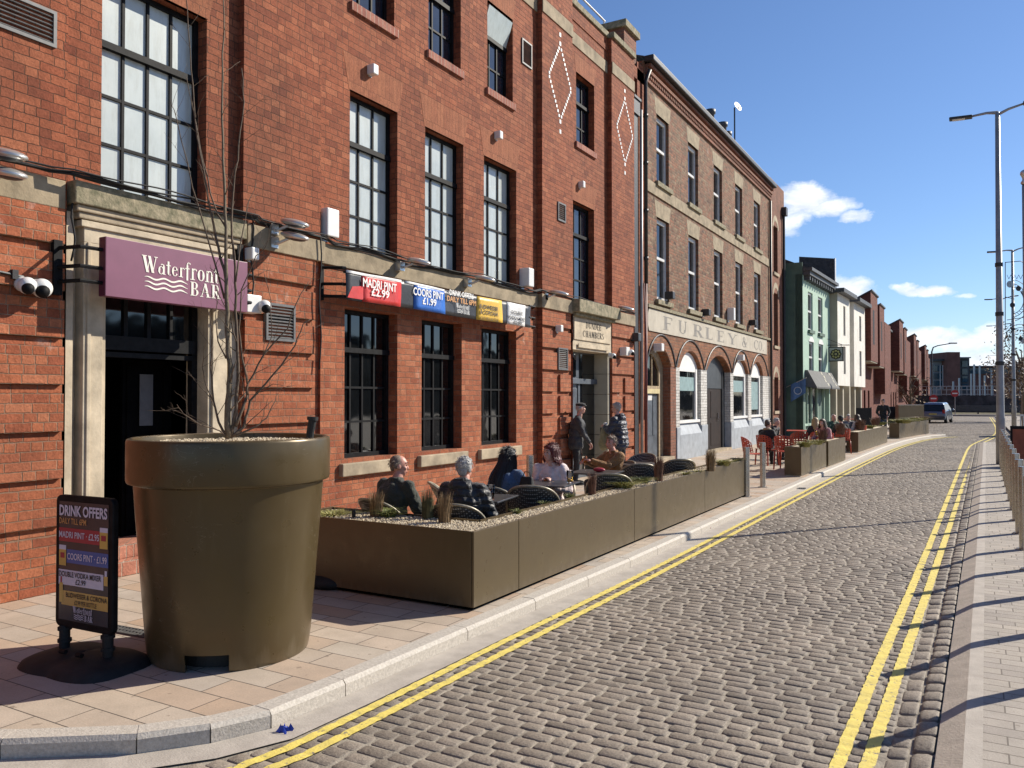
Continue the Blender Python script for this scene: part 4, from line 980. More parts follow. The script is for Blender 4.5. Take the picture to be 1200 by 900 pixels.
q = MB(); q.tube([(XF+.07, 36.1, 0), (XF+.07, 36.1, 9.6)], .055, 8); q.box(XF, XF+.2, 35.95, 36.3, 9.6, 9.95); q.build('downpipe', M['iron'], nb)

# ================================================================ houses further on, in a frame turned with the street
class Loc(MB):
    """builder in a turned frame: x out of the facade, y along it"""
    def __init__(s, Mx): super().__init__(); s.M = Mx
    def build(s, *a, **k):
        s.v = [tuple(s.M @ Vector(v)) for v in s.v]; return super().build(*a, **k)
def frame(x, y, deg): return Matrix.Translation((x, y, 0)) @ Matrix.Rotation(R_(-deg), 4, 'Z')
GM = frame(-6.49, 36.52, 2.3)
gh = thing('green_house', 'mint green rendered house with shaded green side wall and sash windows', 'building', (-6.5, 39, 0))
f = Loc(GM); gw3 = [(1.0, 1.95, 4.75, 6.45), (3.1, 4.1, 4.75, 6.45)]; gw2 = [(1.15, 2.1, 2.62+.25, 4.1+.15), (3.15, 4.15, 2.87, 4.25)]
f.wall(0, 0, 5.8, 2.3, 7.05, gw3 + gw2, depth=.14); f.box(-9, -.3, .02, 5.8, 0, 7.0); f.box(-.3, -.01, 5.6, 5.8, 0, 7.0)
f.box(-.28, -.012, .3, .42, 0, 2.3)
f.build('wall', M['green_wall'], gh)
f = Loc(GM); f.box(-9, -.008, -.03, .018, 0, 7.6); f.box(-.3, -.004, -.03, .2, 0, 7.1); f.build('side_wall', M['green_dark'], gh)  # same house green, its shade put into a darker colour
f = Loc(GM); f.box(-.25, .3, .05, 5.95, 7.05, 7.22); f.box(-.2, .4, .0, 6.0, 7.22, 7.36)
for i in range(12): f.box(-.02, .25, .25+i*.48, .40+i*.48, 6.85, 7.05)
f.build('cornice', M['lead'], gh)
f = Loc(GM); f.prism([(.2,.02,7.36),(-4,.02,9.3),(-8,.02,7.36)], (0,5.7,0)); f.build('roof', M['slate'], gh)
f = Loc(GM); f.prism([(-.2,5.62,7.0),(.28,5.62,7.0),(.28,5.62,8.55),(-1.4,5.62,8.8),(-1.4,5.62,7.0)], (0,.16,0)); f.build('party_wall', M['slate'], gh)
f = Loc(GM); f.box(.27,.31,5.60,5.80,7.0,8.57); f.build('party_wall_edge', M['white'], gh)
for h in gw3 + gw2:
    f = Loc(GM); y0, y1, z0, z1 = h; e = .09
    f.box(-.14,-.06,y0,y0+e,z0,z1); f.box(-.14,-.06,y1-e,y1,z0,z1); f.box(-.14,-.062,y0+e,y1-e,z1-e,z1); f.box(-.14,-.062,y0+e,y1-e,z0,z0+e); f.box(-.14,-.05,y0+e,y1-e,(z0+z1)/2-.04,(z0+z1)/2+.04)
    wn = f.build('window', M['frame_white'], gh); p = Loc(GM); p.box(-.14,-.11,y0+e,y1-e,z0+e,z1-e); p.build('pane', M['glass_sash'], wn)
    f = Loc(GM); f.box(-.02,.1,y0-.05,y1+.05,z0-.14,z0); f.build('window_sill', M['green_dark'], gh)
for h in gw2:
    f = Loc(GM); f.prism([(.02,p[1],p[2]) for p in arch_pts(h[0]-.08,h[1]+.08,h[3],.24)], (-.05,0,0)); f.build('window_head', M['white'], gh)
# shopfront
f = Loc(GM); f.box(-.28,-.2,.42,5.6,0,2.3); f.build('shopfront', M['green_dark'], gh)
f = Loc(GM)
for y in (.45,1.3,2.15,3.4,4.9): f.box(-.2,-.1,y,y+.1,.6,2.2)
f.box(-.2,-.08,.45,3.4,.5,.6); f.build('window_frame', M['green_wall'], gh)
f = Loc(GM); f.box(-.2,-.17,.55,3.4,.6,2.2); f.build('shop_pane', M['glass'], gh)
for i, y in enumerate((1.4, 4.2)):
    f = Loc(GM); x = -2.0 - .25*i; f.box(x-1.2, x, y-.75, y+.75, 7.2, 9.15); d = f.build('dormer', M['frame_white'], gh)
    f = Loc(GM); f.prism([(x+.08,*p[1:]) for p in arch_pts(y-.85,y+.85,9.15,.32)], (-1.4,0,0)); f.build('dormer_roof', M['lead'], d)
    f = Loc(GM)
    for s_ in (-.36,.36): f.box(x, x+.02, y+s_-.28, y+s_+.28, 7.5, 9.0)
    f.build('dormer_pane', M['teal_glass'], d)
# awning, hanging sign and flag
aw = thing('shop_awning', 'folded grey canvas awning with cream lettering over the green house shopfront', 'awning', GM @ Vector((.2,3,2.4)))
f = Loc(GM); f.prism([(0,.3,2.95),(.12,.3,2.95),(.50,.3,2.22),(.50,.3,2.15),(0,.3,2.25)], (0,5.2,0)); f.build('canopy', mat('grey_canvas', (.10,.10,.098), .8, var=.15, vs=5), aw)
f = Loc(GM); u = Vector((.38,0,-.73)).normalized()
for y0_, wd in ((2.9, .35), (4.75, .3)):
    for k in range(4): f.poly([Vector((.125,y0_-.02+wd*.5*(k%2),2.93)) + u*(.19*k+.0) + Vector((.006,0,.006)), Vector((.125,y0_-.02+wd*.5*(k%2)+wd*.5,2.93)) + u*(.19*k) + Vector((.006,0,.006)), Vector((.125,y0_+wd*.5*(k%2)+wd*.5-.02,2.93)) + u*(.19*k+.15) + Vector((.006,0,.006)), Vector((.125,y0_-.02+wd*.5*(k%2),2.93)) + u*(.19*k+.15) + Vector((.006,0,.006))])
f.build('lettering', mat('cream_lettering', (.45,.42,.30), .7), aw)
hs = thing('hanging_sign', 'square hanging sign with a dark eight petal flower between green and white houses', 'sign', GM @ Vector((.4,5.2,3.5)))
f = Loc(GM); f.box(.05,.73,5.18,5.22,3.50,4.20); f.build('board', M['black'], hs)
f = Loc(GM); f.box(.09,.69,5.165,5.235,3.54,4.16); f.build('face', mat('sign_grey_face', (.33,.34,.32), .6), hs)
f = Loc(GM); fl2 = Loc(GM)
for k in range(8):
    a = 2*PI*k/8; c = Vector((.39+.16*math.cos(a), 5.16, 3.85+.16*math.sin(a)))
    f.prism([c+Vector((.10*math.cos(2*PI*i/12),0,.10*math.sin(2*PI*i/12))) for i in range(12)], (0,-.004-.0006*k,0))
    fl2.prism([c+Vector((.055*math.cos(2*PI*i/10),-.011,.055*math.sin(2*PI*i/10))) for i in range(10)], (0,-.004,0))
f.build('emblem', M['black'], hs); fl2.prism([(.39+.05*math.cos(2*PI*i/12),5.148,3.85+.05*math.sin(2*PI*i/12)) for i in range(12)], (0,-.006,0)); fl2.build('emblem_centre', mat('sign_yellow', (.36,.33,.13), .6), hs)
f = Loc(GM); f.tube([(0,5.2,4.3),(1.0,5.2,4.27)],.02,6); f.tube([(0,5.2,4.6),(.7,5.2,4.28)],.012,6); f.tube([(.15,5.2,4.28),(.15,5.2,4.2)],.012,6); f.tube([(.63,5.2,4.28),(.63,5.2,4.2)],.012,6); f.build('bracket', M['iron'], hs)
fg = thing('wall_flag', 'small blue flag with a pale ring on a pole at the shaded green side wall', 'flag', (-7.1, 36.2, 2.2))
q = MB(); q.tube([(XF, 36.3, 2.15), (XF+.95, 36.15, 2.6)], .015, 6); q.build('pole', M['grey_metal'], fg)
q = MB(); n = 8
for i in range(n):
    def Q(i, t): 
        x = XF+.3+.62*i/n; zt = 2.31+.28*i/n; return (x, 36.2-.03*math.sin(i*1.1), zt - t*(.75-.12*i/n))
    q.poly([Q(i,0), Q(i+1,0), Q(i+1,1), Q(i,1)])
q.build('cloth', mat('blue_flag_cloth', (.07,.16,.33), .8), fg)
q = MB(); cc = Vector((XF+.6, 36.15, 2.05)); q.tube([cc+Vector((.15*math.cos(2*PI*i/20),0,.15*math.sin(2*PI*i/20))) for i in range(21)], .016, 5); q.build('emblem', mat('pale_blue_ring', (.45,.55,.65), .8), fg)

WM = frame(-5.90, 42.33, 2.3)
wh = thing('white_house', 'pair of white rendered house bays with narrow windows on dark columns', 'building', (-6, 46, 0))
f = Loc(WM); f.box(-8, -.4, 0, 8.2, 2.35, 6.95); f.build('wall', M['beige_and_shaded'], wh)
ww = {0: [(1.55, 2.1, 2.75+.2, 4.35), (1.55, 2.1, 4.9, 6.4)], 1: [(6.3, 6.95, 2.95, 4.35), (6.3, 6.95, 4.9, 6.3)]}
for k, (a, b) in enumerate(((.0, 3.3), (4.6, 8.2))):
    f = Loc(WM); f.wall(0, a, b, 2.35, 6.9, ww[k], depth=.12); f.poly([(0,a,2.35),(0,a,6.9),(-.4,a,6.9),(-.4,a,2.35)]); f.poly([(0,b,2.35),(-.4,b,2.35),(-.4,b,6.9),(0,b,6.9)]); f.poly([(0,a,2.35),(-.4,a,2.35),(-.4,b,2.35),(0,b,2.35)])
    f.build('bay_wall', M['cream'], wh)
    if k == 0: f = Loc(WM); f.poly([(.001,a-.004,2.35),(.001,a-.004,6.9),(-.8,a-.004,6.9),(-.8,a-.004,2.35)]); f.build('side_wall', M['beige_and_shaded'], wh)  # white side coloured beige for the shade it stands in
    for h in ww[k]: f = Loc(WM); f.box(-.14,-.1,*h); f.build('window', M['black'], wh)
    f = Loc(WM); f.box(-3, .35, a-.2, b+.2, 6.9, 7.1); f.build('roof', M['lead'], wh)
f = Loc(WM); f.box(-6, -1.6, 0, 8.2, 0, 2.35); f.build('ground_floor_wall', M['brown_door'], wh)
for y in (.3, 2.1, 4.0, 5.6, 7.6): f = Loc(WM); f.box(-.5, -.15, y, y+.3, 0, 2.35); f.build('column', M['beige_and_shaded'], wh)

# modern red brick terrace with jutting bays
def red_bay(t, y0, y1, zt, zb, out=.75):
    x0 = -6.05
    q = MB(); q.prism([(x0,y0,zb),(x0+out,y0,zb),(x0+out,y0,zt),(x0-.6,y0,zt-.75),(x0-.6,y0,zb)], (0,y1-y0,0)); b = q.build('bay', M['brick_new'], t)
    q = MB(); q.prism([(x0+out+.08,y0-.08,zt),(x0+out+.08,y0-.08,zt+.08),(x0-.65,y0-.08,zt-.68),(x0-.65,y0-.08,zt-.76)], (0,y1-y0+.16,0)); q.build('bay_roof', M['lead'], b)
    q = MB(); q.box(x0+out-.06, x0+out+.005, y0+(y1-y0)*.28, y0+(y1-y0)*.5, zb+1.0, zt-1.0); w_ = q.build('window', M['black'], b)
    q = MB(); q.box(x0-.3, x0+out-.03, y0+.05, y1-.05, zb-.06, zb); q.build('bay_soffit', M['beige_and_shaded'], b)
for k, y in enumerate((51.0, 71.0, 88.0, 107.0)):
    t = thing('terraced_house', ['nearest red brick terrace house with two jutting monopitch bays, next to the white house', 'second red brick terrace house with jutting bays along the far street', 'third red brick terrace house with jutting bays along the far street', 'last red brick terrace house with jutting bays before the junction'][k], 'house', (-6, y+5, 0), group='modern red brick terrace houses')
    y1 = (71.0, 88.0, 107.0, 121.0)[k]
    f = MB(); hs_ = [(y+10+i*1.6, y+10.6+i*1.6, z, z+1.7) for i in range(3) for z in (2.6, 4.9)] + [(y+.8+i*2.2, y+1.7+i*2.2, .1, 2.2) for i in range(3)]
    hs_ = [h for h in hs_ if h[1] < y1-.3]
    f.wall(-6.05, y, y1, 0, 6.9, hs_, depth=.15); f.box(-14, -6.4, y, y1, 0, 6.9); f.poly([(-6.05,y,0),(-6.05,y,6.9),(-6.45,y,6.9),(-6.45,y,0)]); f.build('wall', M['brick_new'], t)
    for h in hs_: q = MB(); q.box(-6.22,-6.17,*h); q.build('window', M['black'], t)
    q = MB(); q.box(-14, -5.75, y+8.6, y1-.05, 6.9, 7.05); q.build('roof', M['lead'], t)
    q = MB(); q.box(-6.05, -5.4, y+9.2, y+13.5, 2.0, 6.9); q.build('projecting_wall', M['brick_new'], t)
    red_bay(t, y, y+3.7, 7.95, 3.9); red_bay(t, y+4.9, y+7.9, 7.65, 3.75)

# ================================================================ across the junction
struct(MB().box(-40, 60, 94, 96.5, -.15, .02).build('far_pavement', M['channel']))
q = MB(); q.poly([(-60,96.5,.05),(90,96.5,.05),(90,140,1.0),(-60,140,1.0)]); struct(q.build('far_terrain', mat('dry_grass_bank', (.16,.13,.07), .95, vs=1.5, bump=.05, bs=4, col2=(.08,.08,.04))))
gb = thing('guard_rail', 'long grey roadside barrier across the end of the street', 'barrier', (0, 97, 0))
q = MB(); q.box(-30, 40, 97.0, 97.12, .35, .95); q.build('rail', M['dkgrey'], gb)
q = MB()
for i in range(24): q.box(-30+i*3, -29.85+i*3, 97.12, 97.25, 0, .9)
q.build('post', M['dkgrey'], gb)
q = MB(); q.box(-30, 40, 103, 103.6, 0, 2.0); tag(q.build('boundary_wall', mat('dark_stone_wall', (.10,.09,.085), .9, var=.35, vs=1.2, bump=.05, bs=3)), 'low dark stone boundary wall below the far railings', 'wall')
q = MB(); 
for z in (2.1, 2.6, 3.0): q.box(-30, 40, 103.2, 103.26, z, z+.06)
for i in range(140): q.box(-30+i*.5, -29.95+i*.5, 103.2, 103.25, 2.0, 3.05)
tag(q.build('railings', M['grey_metal']), 'grey metal railings on top of the far boundary wall', 'fence')
ob = thing('office_block', 'distant modern office block with brick stair tower and blue green glazing', 'building', (0, 160, 0))
def onD(px, D): d = sight(px, 450); return d * (D / d.dot(_Fv)) + Vector((0,0,0))
def farbox(name, px0, px1, ytop, D, depth, m, zb=0, par=ob, ybot=None):
    a = sight(px0, ytop)*D; b = sight(px1, ytop)*D; z = HCAM + a.z
    e = (b-a); e.z = 0; n = Vector((-e.y, e.x, 0)).normalized(); q = MB()
    z0 = zb if ybot is None else HCAM + (sight(px0, ybot)*D).z
    q.hexa([(a.x,a.y,z0),(b.x,b.y,z0),(b.x+n.x*depth,b.y+n.y*depth,z0),(a.x+n.x*depth,a.y+n.y*depth,z0)], [(a.x,a.y,z),(b.x,b.y,z),(b.x+n.x*depth,b.y+n.y*depth,z),(a.x+n.x*depth,a.y+n.y*depth,z)])
    return q.build(name, m, par)
M['office_brick'] = mat('office_brick', (.17,.075,.055), .85, var=.15, vs=1)
M['office_grey'] = mat('office_cladding', (.28,.29,.29), .6, var=.12, vs=.3)
farbox('stair_tower', 1110, 1125, 412.5, 150, 14, M['office_brick'])
farbox('wing', 1093, 1110, 423, 152, 14, M['office_grey'])
for i in range(3): farbox('window', 1094.5, 1108, 428.5+i*9, 151.7, .2, M['teal_glass'], ybot=435+i*9)
for px in (1101.5, 1104.5, 1107): farbox('mullion', px, px+.7, 428, 151.4, .1, M['frame_white'], ybot=456)
farbox('wing_roof', 1092, 1111, 420.5, 151, 14, M['dkgrey'], ybot=423)
farbox('wing', 1125, 1136, 419.5, 151, 14, M['dkgrey'])
for i in range(4): farbox('window', 1127.5, 1134, 423+i*9, 150.8, .2, M['teal_glass'], ybot=430+i*9)
farbox('wing_roof', 1123, 1138, 418.3, 150, 16, M['office_grey'], ybot=419.6)
farbox('wing', 1136, 1215, 430, 156, 14, M['office_brick'])
farbox('window', 1137, 1215, 431.5, 155.8, .2, M['teal_glass'], ybot=438)
farbox('wing_roof', 1136, 1215, 428.6, 155.5, 16, M['dkgrey'], ybot=430.2)
for i, px in enumerate((1138, 1141.5, 1148, 1154, 1162, 1117, 1124)):
    farbox('column', px, px+1.2, [438,427,428,440,432,447,443][i], 140, .3, M['grey_metal'])
# quay bank on the other side of the basin, seen only in the glass
q = MB()
for i in range(26): q.box(46+3*math.sin(i*1.7), 60, 4+i*7, 11.2+i*7, -.1, 7.2+1.8*math.sin(i*2.3))
struct(q.build('far_bank_terrain', mat('far_bank_brush', (.07,.065,.05), .95, var=.4, vs=.3)))
# ================================================================ signs and fittings on the bar
def proj(p):
    q = Vector(p) - Vector((0,0,HCAM)); d = q.dot(_Fv)
    return 600 + FPX*q.dot(_Rv)/d, 450 - FPX*q.dot(_Uv)/d
def flat(name, c, rough=.55): return mat(name, c, rough, var=.04, vs=6)
M['t_white'] = flat('lettering_white', (.78,.77,.74)); M['t_black'] = flat('lettering_black', (.02,.02,.022)); M['t_cream'] = flat('lettering_cream', (.80,.76,.66))
M['t_gold'] = flat('lettering_orange', (.62,.30,.10)); M['b_red'] = mat('banner_red', (.56,.035,.03), .4, var=.12, vs=3, bump=.006, bs=5); M['b_blue'] = mat('banner_blue', (.02,.13,.50), .4, var=.12, vs=3, bump=.006, bs=5)
M['b_black'] = mat('banner_black', (.035,.035,.04), .4, var=.15, vs=3, bump=.006, bs=5); M['b_yellow'] = mat('banner_yellow', (.72,.44,.05), .4, var=.08, vs=3, bump=.006, bs=5); M['b_white'] = mat('banner_white', (.72,.71,.69), .4, var=.06, vs=3, bump=.006, bs=5)
M['plum'] = mat('plum_sign_paint', (.205,.075,.122), .38, var=.05, vs=4)
M['plum_dark'] = mat('plum_sign_edge', (.10,.02,.045), .4)

def logo(mb, o, u, v, w, h, m=0):
    """the bar's logo: its name over BAR, with three waves"""
    o, u, v = Vector(o), Vector(u).normalized(), Vector(v).normalized()
    serif(mb, 'Waterf', o + v*(.53*h), u, v, .50*h, .60*w, gap=.03, m=m)
    serif(mb, 'ront', o + u*(.605*w) + v*(.50*h), u, v, .60*h, .395*w, gap=.04, m=m)
    serif(mb, 'BAR', o + u*(.60*w), u, v, .44*h, .42*w, gap=.06, m=m)
    for k in range(3):
        z = .37*h - k*.145*h; n = 28; a = []
        for i in range(n+1):
            t = i/n; yv = z + .035*h*math.sin(t*2*PI*2.6 + .6); tk = .026*h*min(1, 6*t + .15, 6*(1-t) + .15)
            a.append((o + u*(t*.55*w + .02*w), yv, tk))
        for (p, y, k1), (q, y2, k2) in zip(a, a[1:]): mb.poly([p+v*(y-k1), q+v*(y2-k2), q+v*(y2+k2), p+v*(y+k1)], m)

XS = -6.87
sg = thing('pub_sign', 'plum rectangular sign with cream wave logo above the dark bar entrance', 'sign', (XS, 5.6, 2.7))
a, b = atX(124, 278.5, XS), atX(290, 306, XS); c, d = atX(124, 348.5, XS), atX(290, 364.5, XS)
y0, y1 = (a.y+c.y)/2, (b.y+d.y)/2; z1 = (a.z+b.z)/2; z0 = (c.z+d.z)/2
q = MB(); q.box(XS-.10, XS, y0, y1, z0, z1); q.build('board', M['plum'], sg, bevel=.004)
q = MB(); q.box(XS-.098, XS-.002, y0-.003, y0, z0+.004, z1-.004); q.build('board_edge', M['plum_dark'], sg)
q = MB(); la = atX(167, 331, XS); lb = atX(256, 345, XS)
logo(q, (XS+.004, la.y, atX(226, 346.5, XS).z), (0,1,0), (0,0,1), lb.y-la.y, atX(170,302,XS).z - atX(170,341,XS).z)
q.build('logo', M['t_cream'], sg)
q = MB()
for z in (z1-.12, (z0+z1)/2-.02, z0+.12):
    q.tube([(XB+.06, y0-.26, z), (XS-.06, y0-.20, z), (XS-.05, y0+.02, z)], .018, 6)
q.box(XB+.05, XB+.10, y0-.30, y0-.22, z0, z1-.05); q.build('bracket', M['black'], sg); q = MB()
for z in (z1-.12, (z0+z1)/2-.02, z0+.12): q.tube([(XB+.06, y1+.16, z), (XS-.06, y1+.10, z), (XS-.05, y1-.02, z)], .018, 6)
q.box(XB+.07, XB+.11, y1+.12, y1+.2, z0-.05, z1+.25)
q.build('bracket', M['black'], sg)

XN = XB + .30
bn = thing('drinks_banner', 'long printed banner of drink offers in red, blue and yellow above the windows', 'banner', (XN, 10.8, 3.1))
by = [atX(px, 345, XN).y for px in (405, 424, 469.5, 481, 521, 558.5, 588, 593, 604, 622)]
bz0, bz1 = atX(405,350,XN).z, atX(405,315.5,XN).z; H_ = bz1 - bz0
def sheet(a, b, m, name='panel', zz0=bz0, zz1=bz1, dx=0.0):
    q = MB(); n = max(3, int((b-a)/.12)); k = 6; vs = []
    for i in range(n+1):
        for j in range(k+1):
            y = a + (b-a)*i/n; z = zz0 + (zz1-zz0)*j/k
            vs.append((XN + dx + .008*math.sin(y*3.1 + z*5) + .005*math.sin(y*11 - z*9), y, z + .006*math.sin(y*2.2)*(1 if j in (0,k) else .6)))
    q.add(vs, [(i*(k+1)+j, (i+1)*(k+1)+j, (i+1)*(k+1)+j+1, i*(k+1)+j+1) for i in range(n) for j in range(k)])
    o = q.build(name, m, bn, smooth=True)
    md = o.modifiers.new('thick', 'SOLIDIFY'); md.thickness = .004; return o
sheet(by[0], by[9], M['b_black'])
sheet(by[1], by[2], M['b_red'], dx=.006); sheet(by[4]-.92*(by[4]-by[3]), by[4], M['b_blue'], dx=.006); sheet(by[5], by[6], M['b_yellow'], dx=.006); sheet(by[7]+.02, by[8]+.62*(by[9]-by[8]), M['b_white'], dx=.006)
sheet(by[0]+.01, by[2], M['b_white'], zz0=bz1-.035, dx=.009); sheet(by[2]+.08, by[4], M['b_white'], zz0=bz1-.03, dx=.009)
q = MB(); xt = XN+.022
q.prism([(xt-.014, by[0]+.03, bz0+.02), (xt-.014, by[1]+.02, bz0+.02), (xt-.014, by[1]+.02, bz0+.2), (xt-.014, by[0]+.12, bz0+.17)], (-.003,0,0)); q.build('panel_corner', M['b_red'], bn)
def bt(lines, m, parent=bn, x=xt):
    for (s, px, py, wpx, hh, kind) in lines:
        q = MB()
        p = atX(px, py, x)
        w = atX(px + wpx, py, x).y - p.y
        q.text(s, (x, p.y, p.z), (0,1,0), (0,0,1), w=w, h=hh, bold=.022 if kind == 'b' else .0)
        q.build('lettering', m, parent)
bt([('MADRI PINT', 425.5, 335.5, 39.5, .115, 'b'), ('£2.99', 435.5, 346.5, 21, .105, 'b'), ('COORS PINT', 484.5, 345.5, 35.5, .115, 'b'), ('£1.99', 495.5, 356.5, 16, .105, 'b'), ('DRINK OFFERS', 527, 345.5, 28, .085, 'b')], M['t_white'])
bt([('DAILY TILL 6PM', 524, 352.5, 34, .085, 'b')], M['t_gold'])
bt([('BUDWEISER', 562, 361, 22, .07, 'b'), ('& CORONA', 563, 367.5, 21, .07, 'b'), ('£2.99 PER BOTTLE', 563, 374, 21, .05, ''), ('DOUBLE', 599.5, 367.5, 13, .06, 'b'), ('VODKA MIXER', 595, 373.5, 22, .065, 'b'), ('£2.99', 602, 379.5, 9.5, .06, 'b')], M['t_black'])
q = MB(); p = atX(535, 366.5, xt); logo(q, (xt, p.y, p.z), (0,1,0), (0,0,1), atX(550,366,xt).y-p.y, .15); q.build('logo', M['t_white'], bn)
q = MB()
for z in (bz1+.02, (bz0+bz1)/2, bz0+.03):
    ya = atX(373, 330, XB).y
    q.tube([(XB+.02, ya, z), (XN-.03, ya+.15, z), (XN-.02, by[0]+.02, z)], .02, 6); q.tube([(XN-.02, by[9]-.03, z), (XN-.02, by[9]+.18, z), (XB+.1, by[9]+.42, z)], .02, 6)
q.box(XB-.0, XB+.05, ya-.07, ya+.05, bz0-.02, bz1+.06)
for z in (bz0+.03, bz1-.03): q.tube([(XN-.03, by[0], z), (XN-.03, by[9], z)], .014, 6)
q.build('bracket', M['black'], bn)

# floodlights along the string course
def floodlight(px, py, label, two=False):
    xw = XB + .06; p = atX(px, py, XB+.36)
    t = thing('floodlight', label, 'floodlight', (xw, p.y, p.z), group='oval floodlights along the string course')
    for k in range(2 if two else 1):
        z = p.z - .155*k
        q = MB(); Mr = Matrix.Rotation(R_(14), 4, 'Y')
        q.ell((XB+.36, p.y+.02, z), (.20, .135, .045), Mr.to_3x3(), 18, 8); hd = q.build('lamp_head', M['silver'], t, smooth=True)
        q = MB(); q.ell((XB+.36, p.y+.02, z-.016), (.17, .11, .04), Mr.to_3x3(), 16, 6); q.build('lens', M['dkgrey'], hd, smooth=True)
        q = MB(); q.tube([(XB+.30, p.y, z-.02), (XB+.16, p.y-.06, z-.08), (XB+.05, p.y-.07, z-.06)], .018, 6); q.box(XB+.02, XB+.14, p.y-.13, p.y-.02, z-.13, z-.0); q.build('arm', M['silver'], t)
for px, py, s, tw in [(6, 180, 'pair of silver oval floodlights at the upper left, cut by the picture edge', True), (344, 261, 'pair of silver oval floodlights between the entrance and the banner', True), (490, 306, 'silver oval floodlight above the blue part of the banner', False), (567, 326, 'silver oval floodlight above the yellow part of the banner', False), (655, 343, 'silver oval floodlight left of the stone door head', False), (733, 361, 'silver oval floodlight right of the stone door head', False)]:
    floodlight(px, py, s, tw)
cb_ = thing('cable_bundle', 'bundle of black cables sagging along the top of the string course', 'cable', (XB, 8, 3.76))
for k in range(4):
    q = MB(); pts = []
    for i in range(150):
        y = -3 + i*(21.4/149)
        x = XB + (.20 if 4.3 < y < 6.5 else .10 if y < 7.75 or y > 13.5 else .065) + .02*k
        z = 3.76 + .014*k + .014*math.sin(y*1.9 + k*1.3) + .010*math.sin(y*5.1 + k*2) - (.05 if 7.8 < y < 13.5 else 0)*abs(math.sin(y*1.1))
        pts.append((x, y, z))
    q.tube(pts, ((.018, .013, .010, .008) if 1 else 0)[k], 5); q.build('cable', M['black_matt'], cb_, smooth=True)
q = MB()
for (y, x, za, zb) in [(4.42, XB+.1, 3.8, 3.0), (6.5, XB+.14, 3.8, 2.8), (7.58, XB+.16, 3.75, 2.1), (14.95, XB+.13, 3.75, 2.9)]:
    q.tube([(x, y + .02*math.sin(i*1.3), za + (zb-za)*i/8) for i in range(9)], .010, 5)
q.build('drop_cable', M['black_matt'], cb_, smooth=True)

# boxes, sensors and cameras
def wallbox(name, label, cat, px, py, w, h, d, x, m, extra=None, group=None):
    p = atX(px, py, x+d); q = MB(); t = thing(name, label, cat, (x, p.y, p.z), group=group)
    q.box(x-.01, x+d, p.y-w/2, p.y+w/2, p.z-h/2, p.z+h/2); q.build('body', m, t, bevel=min(.015, d*.2))
    q = MB(); q.box(x-.02, x+.012, p.y-w*.3, p.y+w*.3, p.z-h*.62, p.z-h*.4); q.build('back_plate', M['grey_metal'], t)
    return t, p
wallbox('wall_light', 'white plastic box light on the brick right of the paired floodlights', 'wall light', 391, 261, .22, .36, .16, XB, M['white_plastic'])
wallbox('wall_light', 'white rounded box light beyond the end of the banner', 'wall light', 623, 325, .20, .34, .2, XB, M['white_plastic'])
for px, py, x, s in [(441, 81, XB, 'small white sensor above the first tall upper window'), (588, 158, XB, 'small white sensor above the third tall upper window'), (685, 216, XB, 'small white sensor under the narrow top floor window'), (659, 385, XB+.1, 'small grey white sensor beside the stone door head'), (300, 297, XB+.1, 'small white box just right of the plum sign')]:
    wallbox('wall_sensor', s, 'sensor', px, py, .11, .14, .12, x, M['white_plastic'], group='small white boxes on the brickwork')
def dome(px, py, x, label, box=False, r=.075):
    p = atX(px, py, x+.11); t = thing('security_camera', label, 'camera', (x, p.y, p.z), group='white security cameras')
    q = MB()
    if box: q.box(x-.01, x+.16, p.y-.17, p.y+.04, p.z-.10, p.z+.10)
    else: q.lathe([(0,0),(.062,0),(.066,.03),(.05,.07)], M=Matrix.Translation((x-.005, p.y, p.z)) @ Matrix.Rotation(PI/2, 4, 'Y'), n=18)
    q.build('base', M['white_plastic'], t, smooth=not box, bevel=.01 if box else 0)
    q = MB(); c = Vector((x+(.19 if box else .10), p.y+(.05 if box else 0), p.z-.02)); q.ell(c, r, nu=18, nv=12); h = q.build('ball', M['white_plastic'], t, smooth=True)
    q = MB(); q.ell(c + Vector((.045, -.02, -.03))*(r/.075), r*.68, nu=14, nv=10); q.build('lens', M['black'], h, smooth=True)
dome(33, 332, XB+.075, 'white dome camera on the left brick pier, left one of the close pair'); dome(50, 335, XB+.075, 'white dome camera on the left brick pier, right one of the close pair', r=.085)
dome(300, 357, XB+.105, 'white box camera with round lens between plum sign and louvred vent', box=True)
dome(719, 416, XB+.11, 'grey white dome camera right of the grey double door', r=.065); dome(735, 412, XB+.11, 'white camera on a square plate beside the black downpipe', box=True, r=.07)
q = MB(); q.tube([(XB+.09, atX(-20,332,XB+.1).y, 2.83), (XB+.09, atX(28,333,XB+.1).y, 2.80)], .012, 6); q.box(XB+.075, XB+.11, atX(14,332,XB+.1).y, atX(21,332,XB+.1).y, 2.77, 2.85); tag(q.build('conduit', M['iron']), 'short black conduit feeding the dome cameras on the left pier', 'conduit')
# little floodlights and boxes over the painted fascia
for px, py, m_, s in [(790, 346, 'iron', 'small black floodlight below the first sash window over the fascia'), (832, 366, 'iron', 'black floodlight cluster over the letter E of the fascia'), (861, 368, 'white_plastic', 'tall white aerial box over the end of the fascia'), (886, 378, 'iron', 'small black floodlight near the far end of the fascia'), (750, 395, 'dkgrey', 'grey junction box on the pipes between the two buildings'), (777, 407, 'white_plastic', 'white emergency light over the arched timber door'), (872, 419, 'white_plastic', 'white box lamp over the fourth arch')]:
    h = .42 if 'tall' in s else .2
    wallbox('wall_fitting', s, 'wall fitting', px, py, .2, h, .22, XF+.02, M[m_], group='small fittings on the fascia block')
dsh = thing('satellite_dish', 'pale round aerial dish on a thin mast above the roof gutter', 'aerial', (XF-.6, 29, 10.4))
pd = atX(861, 180, XF-.5); pt = atX(864, 130, XF-.5)
